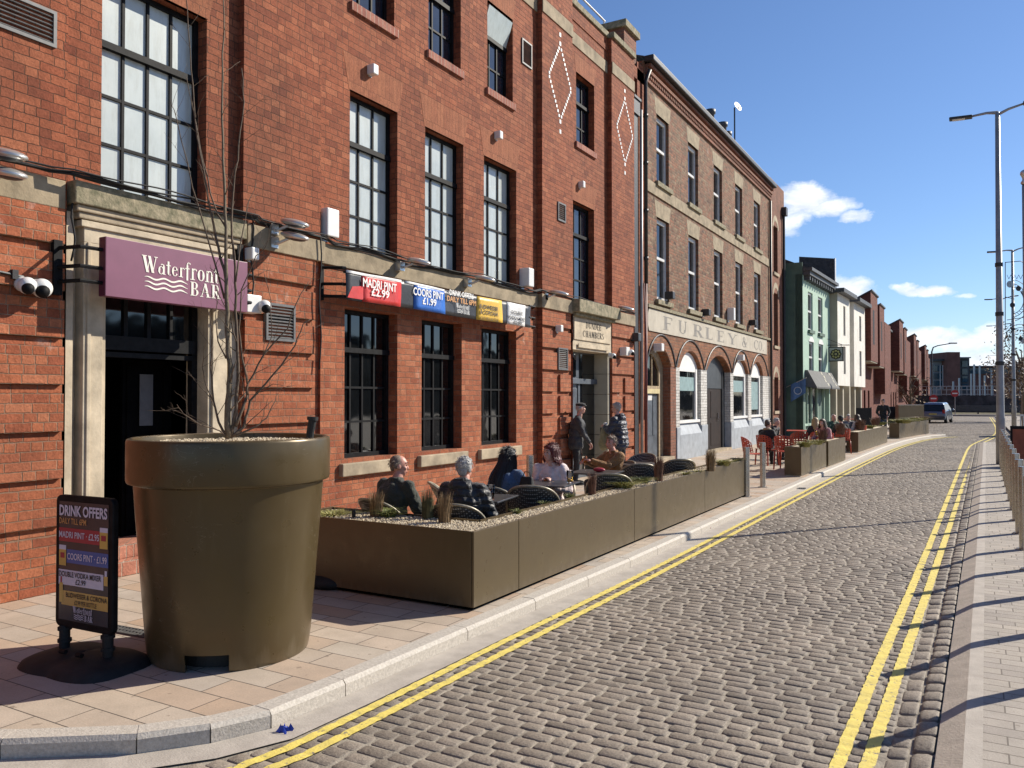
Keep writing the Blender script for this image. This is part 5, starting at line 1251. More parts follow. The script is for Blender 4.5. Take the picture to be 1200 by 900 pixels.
q = MB(); q.tube([(pd.x, pd.y, pd.z-.6), (pd.x, pd.y, pt.z)], .03, 6); q.build('mast', M['dkgrey'], dsh)
q = MB(); Md = Matrix.Translation((pd.x+.08, pd.y, pt.z)) @ Matrix.Rotation(R_(68), 4, 'Y') @ Matrix.Rotation(R_(20), 4, 'X'); q.lathe([(0,0),(.08,.01),(.14,.03),(.19,.06),(.18,.065),(.08,.02),(0,.015)], M=Md, n=20); q.build('dish', M['lamp_grey'], dsh, smooth=True)

# ================================================================ big pot, sapling, sandwich board
PC = Vector((-4.54, 3.96, 0))
pot = thing('plant_pot', 'giant round bronze olive plant pot with a thick rim and a notch at its foot', 'plant pot', PC)
prof = [(.50,.012),(.525,.0),(.533,.03),(.545,.115),(.56,.3),(.585,.62),(.61,.93),(.627,1.17),(.64,1.178),(.668,1.182),(.674,1.20),(.674,1.455),(.668,1.472),(.652,1.478),(.636,1.472),(.63,1.40),(.62,1.30)]
n = 120; q = MB(); q.lathe(prof, (PC.x, PC.y), n)
keep = []
for f, fm in zip(q.f, q.m):
    zc = max(q.v[i][2] for i in f); k = f[0] % n; w_ = 2*PI*(k+.5)/n
    pt_ = Vector((PC.x+.53*math.cos(w_), PC.y+.53*math.sin(w_), 0)); px, py = proj(pt_)
    near = (pt_-PC).dot(Vector((0,0,0))-PC) > 0
    if zc < .12 and near and 217 < px < 267: continue
    keep.append(f)
q.f = keep; q.m = [0]*len(keep)
o = q.build('body', M['olive_pot'], pot, smooth=True); md = o.modifiers.new('thick', 'SOLIDIFY'); md.thickness = .012; md.offset = -1
md = o.modifiers.new('bevel', 'BEVEL'); md.width = .004; md.segments = 2; md.limit_method = 'ANGLE'; md.angle_limit = R_(50)
q = MB(); q.lathe([(.40,.0),(.40,.13),(.0,.13)], (PC.x, PC.y), 40); q.build('foot', mat('shaded_pot_foot', (.03,.028,.025), .7), pot)  # inner drum, coloured dark for the shade seen through the notch
q = MB(); q.lathe([(.628,1.40),(.5,1.42),(.3,1.435),(0.001,1.44)], (PC.x, PC.y), 48); gv = q.build('gravel', M['gravel'], pot, smooth=True)
def pebbles(mb, spots, r0=.006, r1=.014):
    for (x, y, z) in spots:
        r = random.uniform(r0, r1); Mr = Matrix.Rotation(random.random()*6, 3, 'Z') @ Matrix.Rotation(random.random()*6, 3, 'X')
        b = [Vector(p) for p in ((1,0,0),(-1,0,0),(0,1,0),(0,-1,0),(0,0,1),(0,0,-1))]
        mb.add([Vector((x,y,z)) + Mr @ Vector((p.x*r*1.3, p.y*r, p.z*r*.8)) for p in b], [(0,2,4),(2,1,4),(1,3,4),(3,0,4),(2,0,5),(1,2,5),(3,1,5),(0,3,5)])
q = MB(); pebbles(q, [(PC.x+r*math.cos(a), PC.y+r*math.sin(a), 1.437) for r, a in [(.61*math.sqrt(random.random()), random.random()*2*PI) for _ in range(1500)]])
pb = q.build('pebbles', M['gravel'], pot); pb['kind'] = 'stuff'
pp = atX(362, 510, -4.25)
q = MB(); q.tube([(pp.x, pp.y, 1.40), (pp.x+.01, pp.y+.005, 1.50), (pp.x+.025, pp.y+.01, 1.585)], [.028,.028,.03], 12); q.tube([(pp.x+.025, pp.y+.01, 1.585), (pp.x+.027, pp.y+.011, 1.61)], .04, 12)
tag(q.build('watering_tube', M['black_matt'], smooth=False), 'short black watering tube sticking out of the big pot', 'tube')

sap = thing('bare_sapling', 'leafless multi stemmed young tree growing in the big round pot', 'tree', (PC.x, PC.y, 1.44))
M['bark'] = mat('young_bark', (.19,.145,.095), .8, vs=30, bump=.002, bs=80, col2=(.09,.07,.045)); M['twig'] = mat('dark_twig', (.14,.095,.062), .8, vs=30, col2=(.06,.04,.026))
Dp = PC.dot(Vector((_Fv.x, _Fv.y, 0)))
def branch(pts, r0, r1, dz, m):
    q = MB(); r0 *= 1.35; r1 *= 1.15; P = []
    n = len(pts)
    for i, (px, py) in enumerate(pts):
        t = i/(n-1); P.append(atD(px, py, Dp + dz*t))
    # refine with slight wobble
    Q = [P[0]]
    for a, b in zip(P, P[1:]):
        for k in (1, 2, 3): Q.append(a.lerp(b, k/3) + Vector((random.uniform(-1,1), random.uniform(-1,1), 0))*.006)
    rs = [r0 + (r1-r0)*(i/(len(Q)-1))**.8 for i in range(len(Q))]
    q.tube(Q, rs, 7)
    return q, Q, rs
main = [[(268,514),(267,470),(269,440),(267,400),(266,350),(265,300),(264,250),(262,190),(261,110),(262,40),(263,-30)]]
stems = [([(270,514),(276,480),(279,430),(277,380),(276,330),(272,280),(273,220),(280,170),(286,120),(284,80)], .011, .003, .1),
 ([(265,330),(256,290),(247,250),(238,200),(229,140),(223,80),(219,10),(217,-20)], .008, .002, -.15), ([(264,265),(252,245),(238,190),(228,140),(218,90)], .006, .002, .12), ([(263,350),(247,290),(226,220),(205,135),(199,118)], .006, .0015, -.2),
 ([(276,330),(281,290),(290,240),(300,215)], .005, .0015, .2),
 ([(266,510),(256,495),(250,470),(247,430),(249,395),(244,365)], .008, .002, -.1), ([(273,511),(285,500),(293,470),(320,440),(345,405),(356,380),(363,374)], .010, .002, .2), ([(276,500),(288,470),(290,450),(310,415),(336,385),(352,345),(362,330)], .009, .002, .3),
 ([(266,512),(258,505),(235,498),(215,485),(207,474)], .005, .0015, -.3), ([(272,512),(300,500),(312,490),(322,470),(325,458)], .006, .0015, .2), ([(290,450),(284,420),(280,385),(283,340),(300,300),(312,290),(318,262)], .006, .0015, -.1),
 ([(277,400),(270,370),(258,350),(250,325),(246,310)], .004, .0012, .1), ([(250,470),(240,450),(237,430),(239,405)], .004, .0012, -.1), ([(265,420),(256,400),(252,370),(256,330)], .005, .0015, .1), ([(300,460),(320,450),(333,452)], .003, .001, 0), ([(310,415),(318,395),(317,350),(309,320)], .004, .0012, .15)]
q, Q, rs = branch(main[0], .018, .003, 0, None); q.build('trunk', M['bark'], sap, smooth=True)
allq = [(Q, rs)]
qq = MB()
for pts, r0, r1, dz in stems:
    q, Q, rs = branch(pts, r0, r1, dz, None); b0 = len(qq.v); qq.add(q.v, q.f); allq.append((Q, rs))
def twigs(Q, rs, depth):
    for i in range(2, len(Q)-1):
        if random.random() < (.5 if depth == 0 else .4):
            t = (Q[i+1]-Q[i]).normalized(); s = t.orthogonal(); s.rotate(Matrix.Rotation(random.random()*6.28, 3, t))
            dr_ = (t*.8 + s*random.uniform(.5, 1.0) + Vector((0,0,.25))).normalized(); Ln = random.uniform(.06, .30) if depth == 0 else random.uniform(.03,.1)
            p = [Q[i] + dr_*Ln*k/4 + Vector((random.uniform(-1,1),random.uniform(-1,1),.5*k))*.006 for k in range(5)]
            r0 = max(.0014, rs[i]*.4); rr = [r0*(1-.6*k/4) for k in range(5)]; qq.tube(p, rr, 5)
            if depth == 0: twigs(p, rr, 1)
for Q, rs in allq: twigs(Q, rs, 0)
qq.build('branches', M['twig'], sap, smooth=True)

# sandwich board
AP, AQ = Vector((-5.275, 3.235, 0)), Vector((-4.87, 3.20, 0))
pl, pr_ = atZ(77, 752, .12), atZ(125, 762, .12)
ax = (pr_ - pl); ax.z = 0; axn = ax.normalized(); cen = (pl+pr_)/2; cen.z = 0
ab = thing('sandwich_board', 'black swing sign board listing drink offers on a dark rubber base beside the big pot', 'sandwich board', cen)
MA = Matrix(((axn.x, -axn.y, 0, cen.x), (axn.y, axn.x, 0, cen.y), (0,0,1,0), (0,0,0,1)))   # x along the board, -y towards the street
zb, zt = .225, 1.10; hw = .285
def rrect(hw, z0, z1, r, y, n=6):
    o = []
    for (cx, cz, a0) in ((hw-r, z1-r, 0), (-hw+r, z1-r, 90), (-hw+r, z0+r, 180), (hw-r, z0+r, 270)):
        for i in range(n+1): a = R_(a0+90*i/n); o.append(MA @ Vector((cx+r*math.cos(a), y, cz+r*math.sin(a))))
    return o
q = MB(); q.prism(rrect(hw, zb, zt, .045, .022), MA.to_3x3() @ Vector((0,-.044,0))); q.build('frame', M['black'], ab, bevel=.008)
yf = -.0235
def ad(x0, x1, z0, z1, y, m, name):
    q = MB(); q.prism([MA @ Vector((x0,y,z0)), MA @ Vector((x1,y,z0)), MA @ Vector((x1,y,z1)), MA @ Vector((x0,y,z1))], MA.to_3x3() @ Vector((0,-.0008,0))); return q.build(name, m, ab)
M['poster'] = mat('poster_charcoal', (.045,.045,.05), .25, var=.1, vs=5); M['p_red'] = flat('poster_red', (.36,.035,.055), .25); M['p_blue'] = flat('poster_blue', (.045,.11,.33), .25); M['p_white'] = flat('poster_lilac_white', (.62,.58,.68), .25); M['p_gold'] = flat('poster_gold', (.58,.36,.10), .25); M['beer'] = flat('beer_gold', (.62,.40,.10), .25)
ad(-.245, .245, .275, 1.06, yf, M['poster'], 'poster')
for x0, x1, z0, z1, m in [(-.245,.17,.795,.885,'p_red'), (-.165,.245,.655,.745,'p_blue'), (-.245,.20,.508,.608,'p_white'), (-.215,.245,.375,.470,'p_gold')]:
    ad(x0, x1, z0, z1, yf-.0016, M[m], 'offer_strip')
for x0, x1, z0, z1 in [(.165,.24,.775,.91), (-.24,-.17,.635,.77)]:
    ad(x0, x1, z0, z1-.03, yf-.0032, M['beer'], 'beer_glass'); ad(x0, x1, z1-.03, z1, yf-.0032, M['p_white'], 'beer_foam'); ad(x0+.015, x1-.015, z0+.05, z1-.05, yf-.0048, M['p_red'], 'beer_badge')
ad(.207, .243, .54, .60, yf-.0032, M['p_gold'], 'bottle'); ad(.215, .235, .60, .635, yf-.0032, M['p_white'], 'bottle')
ad(-.235, -.20, .39, .52, yf-.0032, M['beer'], 'bottle'); ad(-.225, -.21, .52, .56, yf-.0032, M['p_red'], 'bottle')
ux = axn.copy(); vz = Vector((0,0,1))
def at_(lines, m):
    for s, x, z, w, h, bo in lines: q = MB(); q.text(s, MA @ Vector((x, yf-.0056, z)), ux, vz, w=w, h=h, bold=bo); q.build('lettering', m, ab)
at_([('DRINK OFFERS', -.238, .965, .475, .072, .03), ('MADRI PINT · £2.95', -.24, .82, .40, .043, .015), ('COORS PINT · £1.99', -.155, .678, .39, .045, .015)], M['p_white'])
at_([('DAILY TILL 6PM', -.238, .912, .27, .040, .01)], M['t_gold'])
at_([('DOUBLE VODKA MIXER', -.238, .562, .42, .036, .015), ('£2.99', -.07, .518, .10, .036, .01), ('BUDWEISER & CORONA', -.165, .428, .405, .032, .012), ('£2.99 PER BOTTLE', -.08, .385, .22, .030, .005)], M['t_black'])
q = MB(); logo(q, MA @ Vector((-.09, yf-.0056, .29)), ux, vz, .19, .085); q.build('logo', M['p_white'], ab)
for s in (-1, 1):
    q = MB(); c = MA @ Vector((s*.215, 0, 0)); q.lathe([(.034,.08),(.034,.235)], (c.x,c.y), 14)
    for z in (.12, .2): q.lathe([(.034,z),(.044,z),(.044,z+.02),(.034,z+.02)], (c.x,c.y), 14)
    q.build('post', M['black_matt'], ab, smooth=False)
q = MB(); vs = []; nr, na = 9, 48
for j in range(nr+1):
    rho = j/nr
    for k in range(na):
        a = 2*PI*k/na; c_, s_ = math.cos(a), math.sin(a)
        rr = (abs(c_/.42)**3.6 + abs(s_/.29)**3.6)**(-1/3.6) * (1 - .05*max(0, 1-abs(c_)*2.2))
        z = .03 + .062*(1-rho**2.4)*(.82 + .18*abs(c_)) if rho < 1 else 0.0
        if j == nr-1: z = .034
        vs.append(MA @ Vector((c_*rr*min(1, rho*1.06), s_*rr*min(1, rho*1.06), z)))
q.add(vs, [(j*na+k, j*na+(k+1)%na, (j+1)*na+(k+1)%na, (j+1)*na+k) for j in range(nr) for k in range(na)])
q.build('base', M['black_matt'], ab, smooth=True)
q = MB()
for x in (-.02, .02): q.tube([MA @ Vector((x*4-.0, -.12, .108)), MA @ Vector((x*4+.05, -.12, .108))], .016, 8)
q.build('filler_cap', M['black'], ab)

# ================================================================ planters
def panel_box(q, c, d, n_, L0, L1, w0, w1, z0, z1):
    """oriented block: along d from L0 to L1, across n_ from w0 to w1"""
    P = lambda l, w, z: Vector((c.x + d.x*l + n_.x*w, c.y + d.y*l + n_.y*w, z))
    q.hexa([P(L0,w0,z0),P(L1,w0,z0),P(L1,w1,z0),P(L0,w1,z0)] if d.cross(n_).z > 0 else [P(L0,w1,z0),P(L1,w1,z0),P(L1,w0,z0),P(L0,w0,z0)], [P(L0,w0,z1),P(L1,w0,z1),P(L1,w1,z1),P(L0,w1,z1)] if d.cross(n_).z > 0 else [P(L0,w1,z1),P(L1,w1,z1),P(L1,w0,z1),P(L0,w0,z1)])
PH = .655
lpn = thing('long_planter', 'long low bronze olive steel planter wrapping the terrace corner along the kerb', 'planter', (-3.6, 6, 0))
c0, c1 = Vector((-3.575, 5.60, 0)), Vector((-3.565, 14.82, 0)); d = (c1-c0).normalized(); nn = Vector((-d.y, d.x, 0))   # nn points to the building
Lk = (c1-c0).length; WK, WE, LE = .31, .58, 2.05
seams = [0] + [ (atX(px, 620, -3.57).y - 5.60) for px in (608.5, 743.7, 826)] + [Lk]
for a, b in zip(seams, seams[1:]):
    q = MB(); panel_box(q, c0, d, nn, a+.004, b-.004, 0, .02, .035, PH); q.build('side_panel', M['olive'], lpn, bevel=.003)
q = MB(); panel_box(q, c0, d, nn, WE, Lk, WK-.02, WK, .035, PH); q.build('inner_panel', M['olive'], lpn)
q = MB(); panel_box(q, c0, d, nn, Lk-.024, Lk-.004, .02, WK-.02, .035, PH); q.build('end_panel', M['olive'], lpn)
q = MB(); panel_box(q, c0, d, nn, .0, .02, .022, LE, .035, PH); q.build('end_panel', M['olive'], lpn, bevel=.003)
q = MB(); panel_box(q, c0, d, nn, WE-.02, WE, WK+.002, LE, .035, PH); q.build('inner_panel', M['olive'], lpn); q = MB(); panel_box(q, c0, d, nn, .022, WE-.022, LE-.02, LE, .035, PH); q.build('end_panel', M['olive'], lpn)
q = MB(); panel_box(q, c0, d, nn, .05, Lk-.05, .05, WK-.04, 0, .04); panel_box(q, c0, d, nn, .05, WE-.05, WK, LE-.05, 0, .04); q.build('foot', M['void'], lpn)  # recessed base, coloured near-black as the shadow gap
q = MB(); panel_box(q, c0, d, nn, .02, Lk-.025, .02, WK-.021, .5, .632); panel_box(q, c0, d, nn, .02, WE-.021, WK-.02, LE-.021, .5, .631); q.build('gravel', M['gravel'], lpn)
q = MB(); sp_ = []
for _ in range(2600): l = random.uniform(.03, Lk*.9)**1.0; w_ = random.uniform(.03, WK-.03); p = c0 + d*l + nn*w_; sp_.append((p.x, p.y, .636))
for _ in range(2600): l = random.uniform(.03, WE-.03); w_ = random.uniform(.03, LE-.03); p = c0 + d*l + nn*w_; sp_.append((p.x, p.y, .636))
pebbles(q, sp_); o = q.build('pebbles', M['gravel'], lpn); o['kind'] = 'stuff'
def planter(ca, cb2, W, label, seams_=(), H=PH):
    ca, cb2 = Vector(ca), Vector(cb2); d = (cb2-ca).normalized(); nn = Vector((-d.y, d.x, 0)); Ln = (cb2-ca).length
    t = thing('planter', label, 'planter', (ca+cb2)/2, group='olive steel planters along the kerb')
    ss = [0] + list(seams_) + [Ln]
    for a, b in zip(ss, ss[1:]): q = MB(); panel_box(q, ca, d, nn, a+.004, b-.004, 0, .02, .03, H); q.build('side_panel', M['olive'], t)
    q = MB(); panel_box(q, ca, d, nn, 0, .02, .021, W, .03, H); q.build('end_panel', M['olive'], t)
    q = MB(); panel_box(q, ca, d, nn, Ln-.02, Ln, .021, W, .03, H); q.build('end_panel', M['olive'], t)
    q = MB(); panel_box(q, ca, d, nn, .02, Ln-.02, W-.02, W, .03, H); q.build('inner_panel', M['olive'], t)
    q = MB(); panel_box(q, ca, d, nn, .021, Ln-.021, .021, W-.021, 0, H-.03); q.build('gravel', M['gravel'], t)
    return t
planter((-3.38, 18.72, 0), (-3.29, 21.55, 0), .36, 'short planter in front of the orange cafe chairs, beyond the pair of bollards', (1.55,))
planter((-3.27, 21.75, 0), (-3.18, 24.12, 0), .36, 'planter joined end to end behind the short one by the orange chairs')
planter((-3.29, 27.87, 0), (-3.03, 34.5, 0), .36, 'planter beyond the gap, beside the woman in white', (3.3,))
planter((-2.90, 38.3, 0), (-2.06, 44.45, 0), .40, 'farthest kerb planter, curving with the street', (3.0,))
a, b = atZ(1053, 501, 0), atZ(1083, 500, 0)
q = MB(); q.hexa([(a.x,a.y,0),(b.x,b.y,0),(b.x-.3,b.y+1.6,0),(a.x-.3,a.y+1.6,0)], [(a.x,a.y,1.32),(b.x,b.y,1.32),(b.x-.3,b.y+1.6,1.32),(a.x-.3,a.y+1.6,1.32)])
tag(q.build('tall_planter', M['olive'], bevel=.02), 'tall dark olive box planter left of the parked car', 'planter')

M['grass_g'] = mat('green_grass_blades', (.19,.21,.055), .6, var=.3, vs=20); M['grass_y'] = mat('yellow_green_blades', (.34,.32,.10), .6, var=.25, vs=20); M['grass_b'] = mat('dry_brown_blades', (.24,.155,.075), .7, var=.3, vs=25); M['grass_d'] = mat('dark_green_stalks', (.10,.095,.04), .7, var=.3, vs=25); M['grass_r'] = mat('rusty_stalks', (.16,.075,.045), .7, var=.3, vs=25)
def tuft(px, py, kind, h, s, n, label, z=.632, stiff=False):
    p = atZ(px, py, z); q = MB()
    for _ in range(int(n*1.4)):
        a = random.random()*2*PI; r = s*.42*math.sqrt(random.random()); b0 = p + Vector((r*math.cos(a), r*math.sin(a), 0))
        lean = random.uniform(.05,.35 if stiff else 1.0)*s*(1.0 if stiff else 1.25); hh = h*random.uniform(.55,1.05); dr_ = Vector((math.cos(a+random.uniform(-.6,.6)), math.sin(a+random.uniform(-.6,.6)), 0))
        side = Vector((-dr_.y, dr_.x, 0)); wd = .0045 if stiff else .0045
        wd *= max(1, p.length/9)
        P = []
        for k in range(4):
            t = k/3; c = b0 + dr_*lean*t**1.7 + Vector((0,0,hh*(t - (0 if stiff else .42*t**3))))
            P.append((c - side*wd*(1-.8*t), c + side*wd*(1-.8*t)))
        for (u1, u2), (v1, v2) in zip(P, P[1:]): q.poly([u1, u2, v2, v1])
    return tag(q.build('ornamental_grass', M[kind]), label, 'plant', group='grasses growing in the planters')
TF = [(390,604,'grass_y',.07,.22,260,'flat pale yellow green grass patch next to the big pot',0), (441,606,'grass_b',.25,.14,150,'tall dry brown grass, leftmost in the planter end',1), (455,606,'grass_g',.13,.16,260,'low green grass mound beside the leftmost brown grass',0), (501,608,'grass_d',.27,.12,170,'dark green upright grass in front of the man in the black puffer',1), (521,613,'grass_b',.27,.13,180,'straw brown upright grass at the planter corner',1), (607,602,'grass_g',.08,.07,50,'tiny green tuft by the first panel seam',0), (638,592,'grass_g',.07,.07,45,'tiny green tuft by the second chair back',0), (667,584,'grass_g',.09,.09,60,'small green tuft below the woman with red hair',0), (694,580,'grass_r',.26,.10,110,'rusty upright grass in front of the redhead woman',1), (731,572,'grass_y',.16,.22,320,'spreading yellow green grass spilling over the long planter edge',0), (752,566,'grass_g',.13,.18,220,'bushy green grass spilling over by the lamp post shadow',0), (772,564,'grass_r',.34,.13,170,'tall rusty dry grass in the middle of the long planter',1), (804,557,'grass_y',.09,.12,80,'small yellow tuft in front of the empty dark chairs',0), (818,554,'grass_y',.07,.10,50,'tiny yellow tuft near the far end of the long planter',0), (833,552,'grass_b',.34,.15,170,'tall brown dry grass near the far end of the long planter',1), (848,546,'grass_y',.17,.2,240,'pale drooping grass near the far end of the long planter',0), (864,541,'grass_d',.12,.16,120,'dark low grass at the far end of the long planter',0),
 (943,524,'grass_y',.22,.26,200,'pale straw grass in the short planter by the orange chairs',0), (957,521,'grass_y',.20,.25,180,'green yellow grass in the short planter by the orange chairs',0), (964,519,'grass_r',.34,.2,200,'rusty grass where the two planters meet',1), (985,509,'grass_r',.34,.25,240,'rusty grass at the end of the second cafe planter',1), (1008,504,'grass_r',.36,.3,260,'rusty grass by the woman in white',1), (1018,502,'grass_y',.20,.34,200,'green yellow grass behind the rusty one in the third planter',0), (1026,499,'grass_r',.34,.3,240,'rusty grass in the middle of the third planter',1), (1033,498,'grass_g',.22,.3,200,'green grass at the far end of the third planter',0), (1058,496,'grass_y',.3,.6,240,'pale grass in the farthest kerb planter',0), (1070,494,'grass_y',.3,.6,240,'pale grass in the middle of the farthest kerb planter',0), (1079,493,'grass_b',.34,.5,240,'brown grass at the end of the farthest kerb planter',0)]
for px, py, k, h, s, n, lb, st in TF: tuft(px, py, k, h, s, n, lb, stiff=bool(st))
q = MB(); p = atZ(414.5, 608, .63); q.tube([p, p + Vector((0,0,.085))], .018, 10); tag(q.build('watering_tube', M['black_matt']), 'short black watering tube in the planter end', 'tube')
a = atZ(378, 694, 0); sb = MB(); sb.ell((a.x-.12, a.y+.15, .05), (.22,.14,.07), nu=16, nv=8); tag(sb.build('sandbag', M['black_matt'], smooth=True), 'black sandbag lying between the pot and the planter', 'sandbag')

# ================================================================ bollards, posts and lamps
def bollard(h, r=.05):
    t = thing('bollard', 'x', 'bollard')
    q = MB(); q.lathe([(r,0),(r,h-.03),(r*.97,h)], n=22); q.build('post', M['steel'], t, smooth=True)
    q = MB(); q.lathe([(r*.97,h),(r*.8,h+.004),(0,h+.004)], n=22); q.build('cap', M['steel'], t)
    q = MB(); q.lathe([(r*1.6,0.004),(r*1.6,.012),(r,.012)], n=22); q.build('base_ring', M['steel'], t); return t
B0 = bollard(.95)
for k in range(15):
    y = 5.98 + 1.27*k; loc = (.43 + .0085*(y-6)*.6, y, .002)
    lab = 'stainless steel bollard in the close row along the quay kerb'
    if k == 0: B0.location = loc; B0['label'] = lab; B0['group'] = 'bollards along the quay kerb'
    else: dup(B0, loc, label=lab)
B1 = bollard(.87, .055); p = atZ(894, 571, 0); B1.location = p; B1['label'] = 'steel bollard beyond the long planter, the one nearer the kerb'; B1['group'] = 'bollards by the cafe gap'
p = atZ(875, 582, 0); dup(B1, p, label='steel bollard touching the far end of the long planter'); p = atZ(621, 601, 0); dup(B1, p, label='steel bollard by the brick pier behind the woman with red hair', scale=1.0)

def lamp(x, y, h, label, rz=0, first=True):
    t = thing('street_lamp', label, 'street lamp', (0,0,0), 0, group='twin armed street lamps')
    q = MB(); q.tube([(0,0,0),(0,0,1.2),(0,0,1.25),(0,0,h)], [.115,.11,.095,.055], 16); q.build('pole', M['lamp_grey'], t, smooth=True)
    for z in (h*.28, h*.42, h*.56): q = MB(); q.tube([(0,0,z),(0,0,z+.10)], [.105-.004*z+.01]*2, 14); q.build('band', M['iron'], t)
    q = MB(); q.tube([(0,0,h-.08),(0,0,h),(-.25,0,h+.03),(-.62,0,h+.0)], [.05,.05,.034,.028], 8); q.tube([(0,0,h-.06),(.25,0,h+.05),(.62,0,h+.14)], [.04,.034,.028], 8); q.build('arm', M['lamp_grey'], t, smooth=True)
    for s, z in ((-1, h-.0), (1, h+.16)):
        q = MB(); Mh = Matrix.Translation((s*.85, 0, z)) @ Matrix.Rotation(R_(-4 if s > 0 else 2), 4, 'Y'); q.obox(Mh, .55, .22, .07); hd = q.build('lamp_head', M['iron'], t, bevel=.02)
        q = MB(); q.obox(Mh @ Matrix.Translation((s*.05,0,-.038)), .3, .16, .012); q.build('lens', M['frame_white'], hd)
    return t
L1p = atZ(1173, 544, 0)
L0 = lamp(0, 0, 9.3, 'nearest twin armed grey street lamp, rising behind the bollard row'); L0.location = (L1p.x, L1p.y, 0)
for px, ytop, lb in [(1188, 293, 'second grey street lamp, carrying the festive light frame'), (1174.5, 350, 'third grey street lamp, seen beyond the nearest pole'), (1171, 381.5, 'farthest twin armed grey street lamp, seen beyond the nearest pole')]:
    D = (9.3-1.75)*950/(466-ytop); p = atD(px, 460, D); dup(L0, (p.x, p.y, 0), label=lb)
tl = thing('road_lamp', 'tall thin lamp with one curved arm at the junction in front of the office block', 'street lamp', (0,0,0)); p = atD(1092.5, 480, 92); tl.location = (p.x, p.y, 0)
PM[tl] = Matrix.Identity(4)
zt_ = HCAM + (466-405)/950*92; q = MB(); q.tube([(0,0,0),(0,0,zt_-.7),(.15,.05,zt_-.2),(.6,.3,zt_),(1.9,.9,zt_+.25)], [.11,.08,.07,.06,.05], 8); o = q.build('pole', M['dkgrey'], tl); q = MB(); q.obox(Matrix.Translation((2.1,1.0,zt_+.27)) @ Matrix.Rotation(R_(25),4,'Z'), .8,.3,.12); q.build('lamp_head', M['dkgrey'], tl)
# slim post with a dark sleeve
bp = thing('banner_post', 'slim pale post with black sleeve and ball finial at the picture edge', 'post', (.70, 15.55, 0))
q = MB(); q.tube([(.70,15.55,0),(.70,15.55,5.2)], .04, 10); q.build('pole', M['lamp_grey'], bp, smooth=True)
q = MB(); q.tube([(.72,15.57,3.1),(.72,15.57,5.22)], .055, 10); q.build('sleeve', M['black_matt'], bp, smooth=True)
q = MB(); q.lathe([(.045,5.22),(.06,5.25),(.035,5.29),(.035,5.33),(.05,5.35)], (.70,15.55), 12); q.ell((.70,15.55,5.40), .065, nu=12, nv=8); q.build('finial', M['silver'], bp, smooth=True)
# festive light frame on the second lamp
fp = atD(1188, 460, (9.3-1.75)*950/(466-293)); D2_ = (9.3-1.75)*950/(466-293)
ff = thing('festive_light_frame', 'festive light frame of curved rods and discs hung on the second lamp post', 'light decoration', fp)
q = MB(); P = lambda px, py: atD(px, py, D2_-.05)
def arc(cx, cy, r, a0, a1, n=16): return [P(cx+r*math.cos(R_(a0+(a1-a0)*i/n)), cy-r*math.sin(R_(a0+(a1-a0)*i/n))) for i in range(n+1)]
q.tube([P(1178,307), P(1178,387), P(1186,388)], .02, 5); q.tube([P(1178,307.5), P(1196,306), P(1206,312)], .02, 5); q.tube([P(1178,348), P(1187,350)], .018, 5); q.tube([P(1180,375), P(1200,372)], .018, 5)
for r in (22, 27, 33): q.tube(arc(1183, 352, r*.75, -75, 75), .018, 5)
for i in range(14): a = -70+i*10.5; q.tube([P(1183+16.5*math.cos(R_(a)), 352-16.5*math.sin(R_(a))), P(1183+20.2*math.cos(R_(a+5)), 352-20.2*math.sin(R_(a+5)))], .014, 4)
for r in (14, 18): q.tube(arc(1196, 398, r, 60, 200), .018, 5)
for i in range(9): q.tube([P(1180+i*2.3, 322+ (i%2)*5), P(1182.3+i*2.3, 327-(i%2)*5)], .014, 4)
q.build('frame', M['lead'], ff)
for px, py, r, m in [(1183.5,333,4,'grey_metal'), (1193.5,338,3.1,'iron'), (1186.5,357.5,3.1,'iron'), (1199,343,2.6,'grey_metal'), (1196,397,2.6,'iron'), (1199,400,2.4,'grey_metal')]:
    q = MB(); q.prism([P(px+r*math.cos(2*PI*i/16), py-r*math.sin(2*PI*i/16)) for i in range(16)], (0,.04,0)); q.build('disc', M[m], ff)

# slatted enclosure at the right, railings and planters behind
en = thing('slatted_screen', 'black framed timber slat screen with a rust red end panel behind the bollards', 'screen', (2, 25.8, 0))
ex0 = atZ(1174.5, 538, 0); X0_ = ex0.x + .12; Y0_ = 24.3; 
zt2 = 1.0
q = MB(); q.box(X0_, X0_+2.4, Y0_, Y0_+.08, zt2-.05, zt2+.03); q.box(X0_, X0_+.05, Y0_, Y0_+.08, 0, zt2-.05); q.box(X0_, X0_+2.4, Y0_, Y0_+.08, 0, .06); q.box(X0_+2.35, X0_+2.4, Y0_, Y0_+.08, .06, zt2-.05); q.build('frame', M['black'], en)
q = MB(); q.box(X0_+.05, X0_+.40, Y0_+.02, Y0_+.06, .06, zt2-.05); q.build('end_panel', mat('rust_red_panel', (.30,.085,.045), .7, var=.15, vs=4), en)
q = MB()
for i in range(14): q.box(X0_+.402, X0_+2.35, Y0_+.02, Y0_+.058, .065+i*.063, .065+i*.063+.056)
q.build('slats', mat('grey_brown_slats', (.30,.25,.21), .8, var=.2, vs=5), en)
q = MB()
for i in range(16): q.box(1.7+i*.12, 1.75+i*.12, 44.0, 44.05, 0, .98)
q.box(1.7, 3.6, 43.99, 44.06, .9, .98); tag(q.build('white_railing', M['frame_white']), 'short white picket railing beyond the slatted screen', 'railing')
q = MB(); q.box(1.9, 4.5, 46, 47.5, 0, 1.9); tag(q.build('tall_planter', M['olive'], bevel=.02), 'tall dark olive planter at the right edge behind the railing', 'planter')

